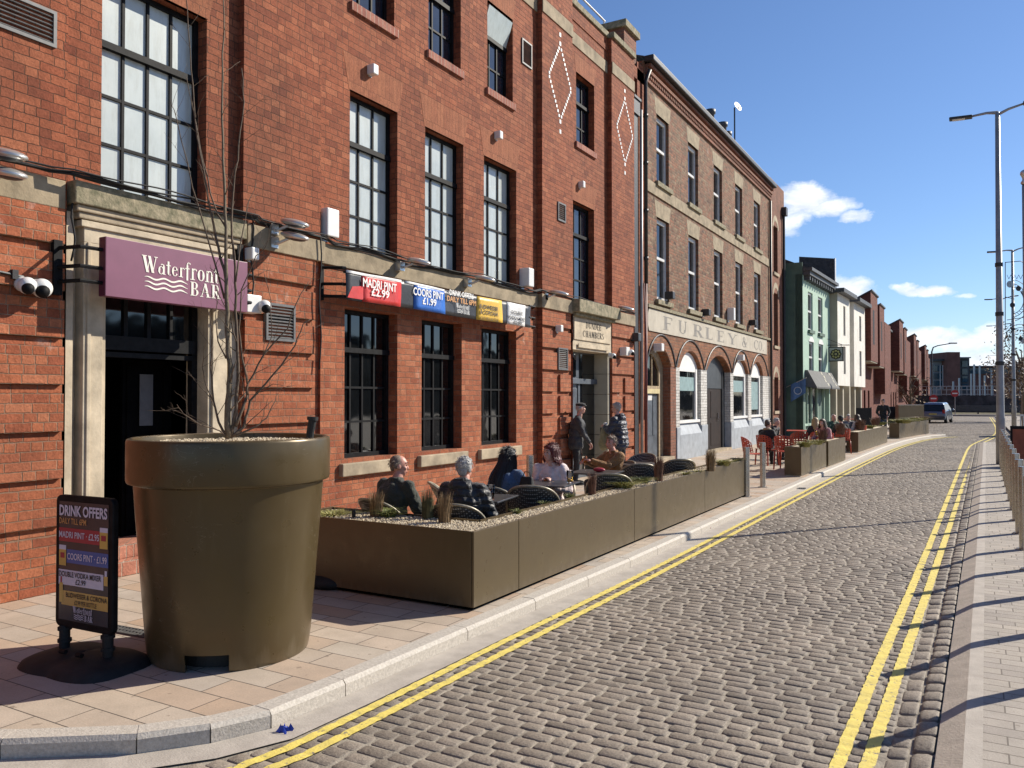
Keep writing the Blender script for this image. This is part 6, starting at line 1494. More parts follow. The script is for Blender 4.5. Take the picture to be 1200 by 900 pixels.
# ================================================================ no-entry signs, tree, car
def noentry(px, py, D, r, label, dark=False):
    c = atD(px, py, D); t = thing('road_sign', label, 'road sign', (c.x, c.y, 0), group='red no entry signs at the junction')
    dr_ = Vector((c.x, c.y, 0)).normalized(); sd_ = Vector((dr_.y, -dr_.x, 0)); up_ = Vector((0,0,1))
    q = MB(); q.tube([(c.x,c.y,0),(c.x,c.y,c.z+r)], .035, 8); q.build('post', M['grey_metal'], t)
    q = MB(); b = c - dr_*.05; q.prism([b + sd_*(r*math.cos(2*PI*i/24)) + up_*(r*math.sin(2*PI*i/24)) for i in range(24)], dr_*.02); q.build('disc', mat('sign_red', (.42,.02,.025), .45), t)
    q = MB(); b = c - dr_*.052; q.prism([b + sd_*(x*r*.68) + up_*(z*r*.18) for x, z in ((-1,-1),(1,-1),(1,1),(-1,1))], -dr_*.004); q.build('bar', M['white'], t)
noentry(1119, 461, 80, .34, 'no entry sign on a post right of the parked car'); noentry(1094, 467, 76, .36, 'no entry sign on a post behind the parked car')
def leafy(name, px, py, D, rx_, rz_, label, n, mats, trunk=2.0):
    c = atD(px, py, D); t = thing(name, label, 'tree', (c.x, c.y, 0)); q = MB(); q.tube([(c.x,c.y,0),(c.x+.1,c.y,c.z*.6),(c.x,c.y,c.z+rz_*.5)], [.14,.1,.03], 8)
    for k in range(16):
        a = random.random()*6.28; e = random.uniform(.2,1.0); p0 = Vector((c.x, c.y, c.z - rz_*.7 + rz_*.9*random.random())); q.tube([p0, p0 + Vector((math.cos(a)*rx_*.5, math.sin(a)*rx_*.5, .4*rz_)), p0 + Vector((math.cos(a)*rx_*.95, math.sin(a)*rx_*.95, e*rz_*.8))], [.05,.03,.008], 5)
    q.build('trunk', M['bark'], t)
    q = MB()
    cl = [Vector((random.gauss(0,.45)*rx_, random.gauss(0,.45)*rx_, random.gauss(0,.42)*rz_)) for _ in range(34)]
    for i in range(n):
        k = random.choice(cl); p = c + k + Vector((random.gauss(0,.16)*rx_, random.gauss(0,.16)*rx_, random.gauss(0,.14)*rz_)); s = random.uniform(.04,.10)
        u1 = Vector((random.uniform(-1,1),random.uniform(-1,1),random.uniform(-1,1))).normalized(); v1 = u1.orthogonal().normalized()
        q.poly([p-u1*s-v1*s*.6, p+u1*s-v1*s*.6, p+u1*s+v1*s*.6, p-u1*s+v1*s*.6], random.randrange(len(mats)))
    q.build('crown', mats, t)
bl = [mat('pale_blossom', (.52,.42,.33), .8), mat('brown_buds', (.15,.09,.05), .8), mat('tan_buds', (.30,.21,.12), .8)]
leafy('blossom_tree', 1197, 432, 62, 2.3, 2.9, 'tree in pale brown blossom behind the second lamp post', 2600, bl)
leafy('bare_tree', 1066, 462, 70, 1.6, 3.0, 'thin nearly bare tree in front of the red brick terrace', 260, [bl[1], bl[2]])

car = thing('parked_car', 'silver blue hatchback parked at the end of the street', 'car', (0,0,0))
PM[car] = Matrix.Identity(4)
M['car'] = mat('car_silver_blue', (.16,.20,.27), .3, metal=.5, var=.05, coat=.6); M['car_glass'] = glass('car_glass', (.015,.018,.022)); M['taillight'] = mat('red_lamp', (.35,.02,.02), .2)
secs_ = [(-2.0,.34,.66,.72,.70), (-1.93,.26,.86,.82,.80), (-1.3,.22,.95,.86,.84), (-.3,.22,.98,.87,.85), (.8,.22,.97,.87,.84), (1.5,.24,.88,.85,.78), (1.95,.30,.66,.74,.66)]
q = MB(); vs = []
for y, z0, z1, w0, w1 in secs_:
    vs += [(-w0*.94,y,z0),(-w0,y,z0+.2),(-w1,y,z1),(-w1*.6,y,z1+.02),(w1*.6,y,z1+.02),(w1,y,z1),(w0,y,z0+.2),(w0*.94,y,z0)]
m_ = 8; n_s = len(secs_)
fs = [(i*m_+k, (i+1)*m_+k, (i+1)*m_+(k+1)%m_, i*m_+(k+1)%m_) for i in range(n_s-1) for k in range(m_)] + [tuple(range(m_)), tuple(range((n_s-1)*m_, n_s*m_))[::-1]]
q.add(vs, fs)
q.hexa([(-.72,-1.75,1.36),(.72,-1.75,1.36),(.74,.35,1.40),(-.74,.35,1.40)][:4], [(-.60,-1.55,1.50),(.60,-1.55,1.50),(.62,.15,1.54),(-.62,.15,1.54)])
body = q.build('body', M['car'], car, smooth=False, bevel=.05)
q = MB(); q.hexa([(-.82,-1.93,.9),(.82,-1.93,.9),(.84,1.05,.96),(-.84,1.05,.96)], [(-.68,-1.66,1.40),(.68,-1.66,1.40),(.70,.3,1.42),(-.70,.3,1.42)]); q.build('windows', M['car_glass'], car, bevel=.02)
for sx in (-1, 1):
    for y in (-1.28, 1.25):
        q = MB(); Mw = Matrix.Translation((sx*.76, y, .31)) @ Matrix.Rotation(PI/2, 4, 'Y'); q.lathe([(.0,-.1),(.29,-.1),(.31,-.06),(.31,.06),(.29,.1),(0,.1)], M=Mw, n=20); wl = q.build('wheel', M['black_matt'], car)
        q = MB(); q.lathe([(0,.104*sx),(.19,.106*sx),(.2,.09*sx)], M=Mw, n=16); q.build('rim', M['silver'], wl)
    q = MB(); q.box(sx*.62, sx*.80, -1.99, -1.88, .72, 1.0); q.build('tail_lamp', M['taillight'], car, bevel=.02)
    q = MB(); q.ell((sx*.97, .55, .98), (.11,.06,.08), nu=10, nv=6); q.build('door_mirror', M['car'], car, smooth=True)
q = MB(); q.box(-.26,.26,-2.03,-2.0,.62,.73); q.build('number_plate', mat('plate_yellow', (.6,.5,.12), .5), car)
q = MB(); q.box(-.8,.8,-2.04,-1.9,.34,.52); q.build('bumper', M['dkgrey'], car, bevel=.03)
p = atZ(1097, 496, -.1); car.location = (p.x, p.y+2.0, -.1); car.rotation_euler = (0,0,R_(-6)); car.scale = (.98,.98,.98)

# ================================================================ terrace furniture
def weave():
    m, nt, b = _nt('woven_resin'); pos = N(nt, 'ShaderNodeTexCoord').outputs['Object']
    mp = N(nt, 'ShaderNodeMapping'); mp.inputs['Rotation'].default_value = (0,.0,.0); L(nt, pos, mp.inputs[0])
    vt = N(nt, 'ShaderNodeTexVoronoi'); vt.inputs['Scale'].default_value = 42; vt.inputs['Randomness'].default_value = .0; L(nt, mp.outputs[0], vt.inputs['Vector'])
    r = ramp(nt, [(.25, (.34,.33,.30)), (.42, (.045,.043,.04))]); L(nt, vt.outputs['Distance'], r.inputs[0]); L(nt, r.outputs[0], b.inputs['Base Color'])
    b.inputs['Roughness'].default_value = .55; bump_(nt, b, vt.outputs['Distance'], 1, .006); return m
M['weave'] = weave()
M['rim'] = mat('pale_bamboo_tube', (.34,.30,.22), .4, metal=.3, var=.2, vs=30)
M['tabletop'] = mat('dark_steel_tabletop', (.10,.10,.105), .32, metal=.6, var=.15, vs=5); M['orange'] = mat('orange_red_steel', (.45,.062,.028), .45, var=.1, vs=8)
def bistro():
    t = thing('bistro_chair', 'x', 'chair', group='dark woven bistro chairs on the terrace')
    q = MB(); q.lathe([(0,.45),(.19,.455),(.215,.445),(.215,.43),(.19,.425),(0,.425)], n=24); q.build('seat', M['weave'], t, smooth=True)
    q = MB(); n, k = 18, 6; vs = []
    def B(u, v):     # u across -1..1, v up 0..1 : a reclined shield-shaped back wrapping the sitter
        a = u*1.25; w = math.sqrt(max(0, 1 - (abs(u))**2.4)); r = .235 + .05*v
        z = .44 + v*(.33*w + .03) ; return Vector((r*math.sin(a)*1.12, -r*math.cos(a)*.9 - .15*v*w, z))
    for i in range(n+1):
        for j in range(k+1): vs.append(B(-1+2*i/n, j/k))
    q.add(vs, [(i*(k+1)+j, (i+1)*(k+1)+j, (i+1)*(k+1)+j+1, i*(k+1)+j+1) for i in range(n) for j in range(k)])
    o = q.build('backrest', M['weave'], t, smooth=True); md = o.modifiers.new('thick', 'SOLIDIFY'); md.thickness = .012
    q = MB(); q.tube([B(-1+2*i/24, 1) + Vector((0,0,.006)) for i in range(25)], .015, 8); q.build('back_rim', M['rim'], o, smooth=True)
    for x, y in ((-.15,.15),(.15,.15),(-.15,-.15),(.15,-.15)): q = MB(); q.tube([(x,y,.43),(x*1.25,y*1.3,0)], .013, 8); q.build('leg', M['rim'], t, smooth=True)
    q = MB(); q.tube([(-.17,.17,.2),(.17,.17,.2),(.17,-.17,.2),(-.17,-.17,.2),(-.17,.17,.2)], .008, 6); q.build('stretcher', M['rim'], t)
    return t
BC = bistro(); first = True
CH_ = [(-4.28, 7.98, 20, 'empty bistro chair with its round back nearest the kerb, behind the pint glass'), (-4.98, 7.62, -50, 'empty bistro chair between the grey haired man and the black haired woman'), (-4.1, 9.65, 25, 'empty bistro chair tilted to the kerb below the man in brown'), (-4.35, 11.25, 30, 'empty bistro chair right of the man in the brown jacket'), (-4.15, 12.35, 35, 'empty bistro chair, the farthest of the row by the kerb'), (-4.9, 12.6, 170, 'empty bistro chair near the arched timber door')]
def put(proto, rows):
    for i, (x, y, a, lb) in enumerate(rows):
        if i == 0: proto.location = (x, y, 0); proto.rotation_euler = (0,0,R_(a)); proto['label'] = lb
        else: dup(proto, (x, y, 0), R_(a), lb)
put(BC, CH_)
def table(m, name, label, w=.62, grp=None):
    t = thing(name, label, 'table', group=grp); q = MB(); q.box(-w/2,w/2,-w/2,w/2,.715,.735); q.build('tabletop', m, t, bevel=.006)
    q = MB(); q.tube([(0,0,.03),(0,0,.715)], .03, 10); q.build('pedestal', m, t, smooth=True)
    q = MB()
    for a in (45,135,225,315): q.tube([(0,0,.06),(.3*math.cos(R_(a)),.3*math.sin(R_(a)),.015)], [.022,.014], 6)
    q.build('foot', m, t); return t
TB = table(M['tabletop'], 'bistro_table', 'x', grp='dark square tables on the terrace')
put(TB, [(-4.42, 7.05, 10, 'dark square table with the pint of stout between the two men'), (-4.45, 8.62, 8, 'dark square table in front of the woman with red hair'), (-4.55, 10.25, 5, 'dark square table in front of the man in brown'), (-4.62, 11.85, 10, 'empty dark square table farthest along the terrace')])
M['clear'] = None
def clear_glass():
    m, nt, b = _nt('clear_glass'); b.inputs['Base Color'].default_value = (.95,.97,.97,1); b.inputs['Transmission Weight'].default_value = 1; b.inputs['Roughness'].default_value = .02; b.inputs['IOR'].default_value = 1.15; return m
M['clear'] = clear_glass(); M['stout'] = mat('dark_stout', (.03,.012,.008), .2); M['aperol'] = mat('orange_drink', (.60,.17,.03), .15); M['lager'] = mat('golden_lager', (.55,.30,.05), .15)
def pint(x, y, z, m, label, lvl=.09):
    t = thing('pint_glass', label, 'glass', (x,y,z)); q = MB(); q.lathe([(.0,z),(.03,z),(.034,z+.004),(.044,z+.15),(.042,z+.15),(.031,z+.012),(0,z+.012)], (x,y), 18); q.build('tumbler', M['clear'], t, smooth=True)
    q = MB(); q.lathe([(.0,z+.014),(.0305,z+.014),(.036,z+lvl),(0,z+lvl)], (x,y), 16); q.build('drink', m, t, smooth=True)
p = atZ(575, 586, .735); pint(p.x, p.y, .736, M['stout'], 'half drunk pint glass of dark stout on the front table')
p = atZ(668, 566, .735); pint(p.x, p.y, .736, M['lager'], 'small glass on the table beside the woman with red hair', .04)
p = atZ(957, 511, .735); pint(p.x, p.y, .736, M['lager'], 'glass of lager on the orange cafe table', .11)
hb_ = thing('handbag', 'black handbag standing on the table before the woman with red hair', 'bag', (0,0,0)); p = atZ(617.5, 572.5, .735); q = MB(); q.hexa([(p.x-.09,p.y-.05,.736),(p.x+.09,p.y-.05,.736),(p.x+.09,p.y+.05,.736),(p.x-.09,p.y+.05,.736)], [(p.x-.07,p.y-.02,.87),(p.x+.07,p.y-.02,.87),(p.x+.07,p.y+.02,.87),(p.x-.07,p.y+.02,.87)]); hb_.location = p; PM[hb_] = Matrix.Translation(p); q.build('body', M['black_matt'], hb_, bevel=.02); q = MB(); q.tube([(p.x-.05,p.y,.865),(p.x-.03,p.y,.92),(p.x+.03,p.y,.92),(p.x+.05,p.y,.865)], .006, 6); q.build('strap', M['black_matt'], hb_)
p = atZ(702, 553, .735); q = MB(); q.ell((p.x,p.y,.765), (.09,.05,.03), nu=14, nv=8); tag(q.build('purse', mat('crimson_leather', (.33,.02,.04), .5), smooth=True), 'crimson purse lying on the table before the man in brown', 'purse')

def orange_chair():
    t = thing('cafe_chair', 'x', 'chair', group='orange perforated cafe chairs')
    def perf(nx, nz, F, name):
        q = MB()
        for i in range(nx):
            for j in range(nz):
                c = [F(i/nx, j/nz), F((i+1)/nx, j/nz), F((i+1)/nx, (j+1)/nz), F(i/nx, (j+1)/nz)]; m = sum(c, Vector())/4; e = [m + (p-m)*(.55 if (i+j) % 2 else .42) for p in c]
                q.add(c + e, [(0,1,5,4),(1,2,6,5),(2,3,7,6),(3,0,4,7)])
        o = q.build(name, M['orange'], t, weld=True); md = o.modifiers.new('thick', 'SOLIDIFY'); md.thickness = .012; return o
    perf(7, 7, lambda u, v: Vector(((u-.5)*.46, (v-.5)*.44, .45 - .02*math.sin(v*PI))), 'seat')
    perf(10, 6, lambda u, v: Vector((.25*math.sin((u-.5)*3.0), -.03-.23*math.cos((u-.5)*3.0)*1.0 - .05*v, .47 + v*.36*(1-.35*abs(2*u-1)**3))), 'backrest')
    for x, y in ((-.2,.19),(.2,.19),(-.19,-.2),(.19,-.2)): q = MB(); q.tube([(x,y,.45),(x*1.12,y*1.15,0)], [.024,.018], 8); q.build('leg', M['orange'], t, smooth=True)
    return t
OC = orange_chair()
ch2 = [(884,553,-70,'orange chair nearest the bollards, seen side on'), (921,550,-10,'empty orange chair behind the corner of the short planter'), (935,541,30,'orange chair tucked behind the short planter'), (968,522,20,'empty orange chair at the second cafe table')]
put(OC, [(atZ(px,py,0).x, atZ(px,py,0).y, a, lb) for px, py, a, lb in ch2])
OT = table(M['orange'], 'cafe_table', 'x', .7, 'orange square cafe tables')
put(OT, [(atZ(px,py,0).x, atZ(px,py,0).y, 10, lb) for px, py, lb in [(936,532,'orange square cafe table with glasses, nearest the bollards'), (972,518,'orange square cafe table between the blonde woman and the bald man'), (995,509,'orange square cafe table beside the woman in white')]])
def screen(px0, px1, py, ytop, m, name, label, cat):
    a, b = atZ(px0, py, 0), atZ(px1, py, 0); D = a.dot(Vector((_Fv.x,_Fv.y,0))); z = HCAM + (466-ytop)/950*D
    t = thing(name, label, cat, (a+b)/2); e = b-a; n = Vector((-e.y,e.x,0)).normalized()*.06; q = MB()
    q.hexa([a+Vector((0,0,.08)),b+Vector((0,0,.08)),b+n+Vector((0,0,.08)),a+n+Vector((0,0,.08))],[a+Vector((0,0,z)),b+Vector((0,0,z)),b+n+Vector((0,0,z)),a+n+Vector((0,0,z))]); q.build('panel', m, t)
    q = MB()
    for p_ in (a,b): q.tube([(p_.x,p_.y,0),(p_.x,p_.y,z+.04)], .03, 8)
    q.build('post', M['iron'], t)
screen(997, 1021, 503, 478, M['black_matt'], 'wind_screen', 'black cafe wind screen behind the woman in white', 'screen'); screen(1041, 1052, 499, 476.5, M['black_matt'], 'wind_screen', 'black wind screen panel right of the standing man in black', 'screen')
# litter on the kerb and in the channel
for px, py, z, c, lb in [(335,857,-.093,(.02,.05,.35),'blue scrap of plastic lying in the channel by the kerb'), (830,620,-.093,(.6,.08,.25),'pink scrap of paper lying in the channel'), (737,661,-.093,(.20,.07,.30),'purple scrap lying in the channel beside the long planter')]:
    p = atZ(px, py, z); q = MB()
    for k in range(16): a = p + Vector((random.uniform(-.028,.028), random.uniform(-.028,.028), .003)); u = Vector((random.uniform(-1,1),random.uniform(-1,1),random.uniform(0,.8)))*.018; v_ = Vector((random.uniform(-1,1),random.uniform(-1,1),random.uniform(0,.5)))*.010; q.poly([a-u-v_, a+u-v_, a+u+v_+Vector((0,0,.02)), a-u+v_+Vector((0,0,.015))])
    tag(q.build('scrap_of_litter', flat('litter', c)), lb, 'litter')
# ================================================================ people
def skin(name, c): 
    m = mat(name, c, .5, var=.06, vs=25); b = m.node_tree.nodes['Principled BSDF']; b.inputs['Subsurface Weight'].default_value = .12; b.inputs['Subsurface Radius'].default_value = (.02,.008,.004); return m
SK = [skin('skin_fair', (.60,.34,.26)), skin('skin_ruddy', (.56,.27,.20)), skin('skin_tan', (.46,.25,.17))]
def cloth(name, c, quilt=0, rough=.8):
    m, nt, b = _nt(name); tc = N(nt, 'ShaderNodeNewGeometry').outputs['Position']
    nz = noise_(nt, tc, 9, 5); r = ramp(nt, [(.3, tuple(x*.72 for x in c)), (.7, tuple(x*1.15 for x in c))]); L(nt, nz.outputs[0], r.inputs[0]); L(nt, r.outputs[0], b.inputs['Base Color'])
    b.inputs['Roughness'].default_value = rough; b.inputs['Sheen Weight'].default_value = .15
    fold = noise_(nt, tc, 11, 4, .6, .8); h = fold.outputs[0]
    if quilt:
        sp = N(nt, 'ShaderNodeSeparateXYZ'); L(nt, tc, sp.inputs[0])
        s = math_(nt, 'ABSOLUTE', math_(nt, 'SINE', math_(nt, 'ADD', math_(nt, 'MULTIPLY', sp.outputs[2], PI/quilt), math_(nt, 'MULTIPLY', fold.outputs[0], 1.5)))); h = math_(nt, 'ADD', h, math_(nt, 'POWER', s, .5))
    bump_(nt, b, h, 1, .030); return m
CL = {'olive': cloth('dark_olive_cloth', (.030,.034,.022)), 'black': cloth('black_cloth', (.016,.016,.018)), 'puffer': cloth('black_quilted', (.018,.018,.02), .075, .5), 'navy': cloth('navy_quilted', (.022,.030,.055), .10, .5), 'denim': cloth('denim_cloth', (.05,.09,.17)), 'pink': cloth('pale_pink_cloth', (.74,.60,.57)), 'brown': cloth('tan_brown_cloth', (.27,.125,.035)), 'charcoal': cloth('charcoal_cloth', (.035,.037,.042)), 'jeans': cloth('blue_jeans', (.05,.075,.13)), 'green': cloth('green_cloth', (.05,.10,.06)), 'white': cloth('white_cloth', (.66,.62,.60)), 'grey': cloth('grey_cloth', (.20,.20,.21)), 'redwhite': cloth('pale_red_cloth', (.48,.22,.22)), 'khaki': cloth('khaki_cloth', (.26,.23,.13)), 'tan': cloth('tan_scarf', (.36,.27,.15))}
HR = {'grey': mat('grey_hair', (.46,.45,.43), .6, vs=90, bump=.006, bs=160, col2=(.28,.27,.26)), 'black': mat('black_hair', (.010,.009,.010), .35, vs=80, bump=.005, bs=140), 'red': mat('dyed_red_hair', (.13,.015,.018), .45, vs=80, bump=.005, bs=140, col2=(.06,.008,.010)), 'brown': mat('brown_hair', (.07,.042,.025), .5, vs=80, bump=.006, bs=140), 'blonde': mat('blonde_hair', (.45,.32,.16), .5, vs=80, bump=.005, bs=140, col2=(.28,.19,.09)), 'fawn': mat('greying_brown_hair', (.20,.14,.10), .6, vs=90, bump=.005, bs=160)}
M['eye'] = mat('dark_eye', (.02,.015,.012), .2); M['lip'] = mat('lip', (.40,.13,.11), .5); M['brow'] = mat('brow', (.10,.07,.05), .8)

TXC = bpy.data.textures.new('cloth_folds', 'CLOUDS'); TXC.noise_scale = .085; TXC.noise_depth = 2
def folds(o, k):
    d = o.modifiers.new('folds', 'DISPLACE'); d.texture = TXC; d.strength = k; d.mid_level = .5; d.texture_coords = 'GLOBAL'
def ik(a, b, l1, l2, pole):
    a, b = Vector(a), Vector(b); v = b-a; dd = min(v.length, (l1+l2)*.995); v.normalize()
    x = (l1*l1 - l2*l2 + dd*dd)/(2*dd); h = math.sqrt(max(0, l1*l1 - x*x)); p = Vector(pole); p = (p - v*p.dot(v)).normalized()
    return a + v*x + p*h, a + v*dd
def person(label, head, face, look, pose='sit', sc=.93, hair=('short','brown'), top='black', legs='black', sk=0, hands=None, lean=.06, fat=1.0, hood=False, collar=True, far=False, hat=None, scarf=None, shoe='black', group=None, pitch=0, female=False):
    """head: world position of the head's centre; face / look: directions of body and head"""
    rz = math.atan2(-face[0], face[1]); hz = math.atan2(-look[0], look[1]) - rz
    pz = .475 if pose == 'sit' else .93
    hl = Vector((0, lean+.045, pz + (.665 if pose == 'sit' else .70)))
    Rm = Matrix.Rotation(rz, 4, 'Z'); hw_ = Rm @ (hl*sc); base = Vector((head[0]-hw_.x, head[1]-hw_.y, 0))
    if pose == 'sit': sc_z = sc
    T = Matrix.Translation(base) @ Rm @ Matrix.Scale(sc, 4)
    t = thing('person', label, 'person', base, rz, group)
    vx = .016 if far else .008
    X = lambda p: T @ Vector(p)
    def put_(mb): mb.v = [tuple(T @ Vector(v)) for v in mb.v]; return mb
    P = Vector((0, 0, pz)); W = P + Vector((0, lean*.25-.01, .17)); C = P + Vector((0, lean*.6, .34)); Nk = P + Vector((0, lean, .50))
    shw = .165 if female else .185
    Sh = {s: Nk + Vector((s*shw, -.005, -.055)) for s in (-1, 1)}
    if hands is None: hands = {-1: (-.16, .34, pz+.22), 1: (.16, .34, pz+.22)} if pose == 'sit' else {-1: (-.26, .06, .80), 1: (.26, .06, .80)}
    El, Wr = {}, {}
    for s in (-1, 1): El[s], Wr[s] = ik(Sh[s], hands[s], .28, .25, (s*.6, -.5, -.7))
    Hm = Matrix.Rotation(hz, 3, 'Z') @ Matrix.Rotation(R_(pitch), 3, 'X')
    H = lambda x, y, z: hl + Hm @ Vector((x, y, z))
    # --- body
    q = MB(); f = fat
    q.ell(P, (.16*f, .115*f, .12)); q.ell(W, (.14*f, .10*f, .15)); q.ell(C, (.165*f, .11*f, .17)); q.chain([(Nk + Vector((0,-.01,-.05)), .07), (hl + Vector((0,-.015,-.09)), .054)])
    for s in (-1, 1):
        q.chain([(Sh[s], .058), (El[s], .043), (Wr[s], .029)])
        fw = (Wr[s]-El[s]).normalized(); up = Vector((0,0,1)); sd_ = fw.cross(up).normalized()*s; dn = fw.cross(sd_).normalized(); dn = dn if dn.z < 0 else -dn
        pm = Wr[s] + fw*.055; Mq = Matrix((sd_, fw, dn)).transposed()
        q.ell(pm, (.040,.052,.017), Mq)
        for k in range(4):
            b0 = pm + fw*.04 + sd_*(.027-.018*k); ln = (.036,.042,.038,.029)[k]; c1 = b0 + fw*ln*.8 + dn*ln*.35; c2 = c1 + fw*ln*.45 + dn*ln*.7; c3 = c2 - fw*ln*.05 + dn*ln*.6
            q.chain([(b0,.0095),(c1,.009),(c2,.0085),(c3,.0075)], 8)
        th = pm - fw*.02 + sd_*.036; q.chain([(th,.012),(th+sd_*.022+fw*.028+dn*.012,.0105),(th+sd_*.014+fw*.055+dn*.024,.009)], 8)
    Kn, An = {}, {}
    for s in (-1, 1):
        hp = P + Vector((s*.085, .0, -.02))
        if pose == 'sit': Kn[s] = Vector((s*.13, .41, pz+.015)); An[s] = Vector((s*.12, .40, .07))
        else: Kn[s] = Vector((s*.10, .02, .49)); An[s] = Vector((s*.115, -.02, .075))
        q.chain([(hp, .083), (Kn[s], .055), (An[s], .037)]); q.ell(An[s] + Vector((0,.07,-.035)), (.04,.11,.033))
    Mh = Hm
    q.ell(H(0,-.008,.022), (.073,.092,.092), Mh, 20, 14); q.ell(H(0,.025,-.045), (.056,.062,.062), Mh, 16, 10); q.ell(H(0,.055,-.088), (.025,.022,.018), Mh)
    q.chain([(H(0,.078,.02), .010), (H(0,.096,-.022), .014)], 8); q.ell(H(0,.070,-.058), (.026,.022,.016), Mh)
    q.ell(H(0,.068,.042), (.052,.020,.014), Mh)
    for s in (-1, 1): q.ell(H(s*.038,.058,-.018), (.022,.024,.02), Mh); q.ell(H(s*.074,-.012,-.005), (.010,.022,.032), Mh)
    put_(q).build('body', SK[sk], t, remesh=vx, smooth_iter=2)
    if not far:
        q = MB()
        for s in (-1, 1): q.ell(H(s*.031,.079,.016), (.011,.008,.007), Mh)
        put_(q).build('eyes', M['eye'], t)
        q = MB(); q.ell(H(0,.087,-.060), (.021,.007,.007), Mh); put_(q).build('lips', M['lip'], t, smooth=True)
        q = MB()
        for s in (-1, 1): q.chain([(H(s*.017,.085,.040),.004),(H(s*.034,.082,.046),.005),(H(s*.048,.070,.040),.003)], 6)
        put_(q).build('eyebrows', M['brow'], t)
    # --- clothes
    q = MB(); g_ = .035 if top in ('puffer','navy') else .022
    q.ell(P + Vector((0,0,.02)), (.165*f+g_, .12*f+g_, .15 if pose == 'sit' else .17)); q.ell(W, (.155*f+g_, .115*f+g_, .17)); q.ell(C, (.175*f+g_, .12*f+g_, .175)); q.ell(Nk + Vector((0,-.015,-.06)), (.15, .085, .075))
    if pose == 'stand': q.ell(P + Vector((0,0,-.08)), (.17*f+g_, .125*f+g_, .14))
    for s in (-1, 1):
        w_ = Wr[s] + (El[s]-Wr[s]).normalized()*.005
        q.chain([(Nk + Vector((s*.08,-.01,-.05)), .075), (Sh[s], .072+g_*.45), (El[s].lerp(Sh[s], .5) , .062+g_*.5), (El[s], .052+g_*.5), (w_, .040+g_*.35)])
    if collar:
        q.chain([(Nk + Vector((.062*math.cos(a), -.005+.055*math.sin(a), .005 + (.03 if hood else .018))), .026) for a in [R_(x) for x in (60,20,-20,-60,-90,-120,-160,-200,-240)]], 8)
    if hood: q.ell(Nk + Vector((0,-.115,-.01)), (.13,.06,.085)); q.ell(Nk + Vector((0,-.095,.03)), (.115,.055,.06))
    folds(put_(q).build('jacket', CL[top], t, remesh=.016 if far else .010, smooth_iter=3), .034 if top in ('puffer','navy') else .028)
    q = MB(); q.ell(P + Vector((0,0,-.03)), (.16*f+.015, .115*f+.015, .11))
    for s in (-1, 1): q.chain([(P + Vector((s*.085,0,-.03)), .098), (Kn[s], .072), (An[s] + Vector((0,0,.03)), .058)])
    folds(put_(q).build('trousers', CL[legs], t, remesh=.016, smooth_iter=3), .024)
    for s in (-1, 1):
        q = MB(); q.ell(An[s] + Vector((0,.065,-.032)), (.048,.125,.043), nu=14, nv=8); q.box(An[s].x-.045, An[s].x+.045, An[s].y-.05, An[s].y+.17, An[s].z-.075, An[s].z-.055); put_(q).build('shoe', M['black_matt'], t, smooth=True)
    # --- hair
    st, hc = hair; q = MB(); rnd = random.Random(len(label)*7 + ord(label[-1]))
    if st in ('short', 'crop'):
        q.ell(H(0,-.022,.038), (.078,.088,.088), Mh, 18, 12); q.ell(H(0,.030,.082), (.066,.052,.036), Mh)
        for s in (-1, 1): q.ell(H(s*.066,-.025,.01), (.016,.045,.05), Mh)
        q.ell(H(0,-.075,-.02), (.055,.03,.055), Mh)
        for _ in range(26):
            a = rnd.uniform(0, 6.28); e = rnd.uniform(.15, 1.4); q.ell(H(.078*math.cos(a)*math.cos(e), -.018+.09*math.sin(a)*math.cos(e), .045+.085*math.sin(e)), rnd.uniform(.007,.012), nu=8, nv=6)
    elif st == 'balding':
        for s in (-1, 1): q.ell(H(s*.064,-.028,.012), (.015,.05,.045), Mh)
        q.ell(H(0,-.072,.0), (.060,.032,.065), Mh); q.ell(H(0,-.03,.048), (.0745,.080,.070), Mh)
    elif st in ('long', 'bob', 'mid'):
        q.ell(H(0,-.02,.036), (.085,.098,.094), Mh, 18, 12); ln = {'long': .50, 'mid': .30, 'bob': .13}[st]
        q.ell(H(0,.045,.080), (.066,.04,.03), Mh)
        for k in range(26):
            a = R_(-205 + 230*k/25); x0, y0 = math.cos(a), math.sin(a); spread = 1.0 + (.35 if st != 'long' else .25)
            l2 = ln*rnd.uniform(.85, 1.05)*(1 if y0 < .2 else .8)
            p0 = H(.070*x0, -.015+.078*y0, .065); p1 = H(.090*x0, -.02+.100*y0, -.03); bk = {'long': .085, 'mid': .06, 'bob': 0}[st]*max(0, -y0 + .35); p2 = H(.095*x0*spread*.9, -.03+.105*y0-bk, -.03-l2*.5); p3 = H(.105*x0*spread*.9+rnd.uniform(-.015,.015), -.045+.10*y0+rnd.uniform(-.015,.015)-bk*1.5, -.03-l2)
            q.chain([(p0,.022),(p1,.021),(p2,.021),(p3,.009)], 8)
    if st != 'none': put_(q).build('hair', HR[hc], t, remesh=.012 if far else .006, smooth_iter=1)
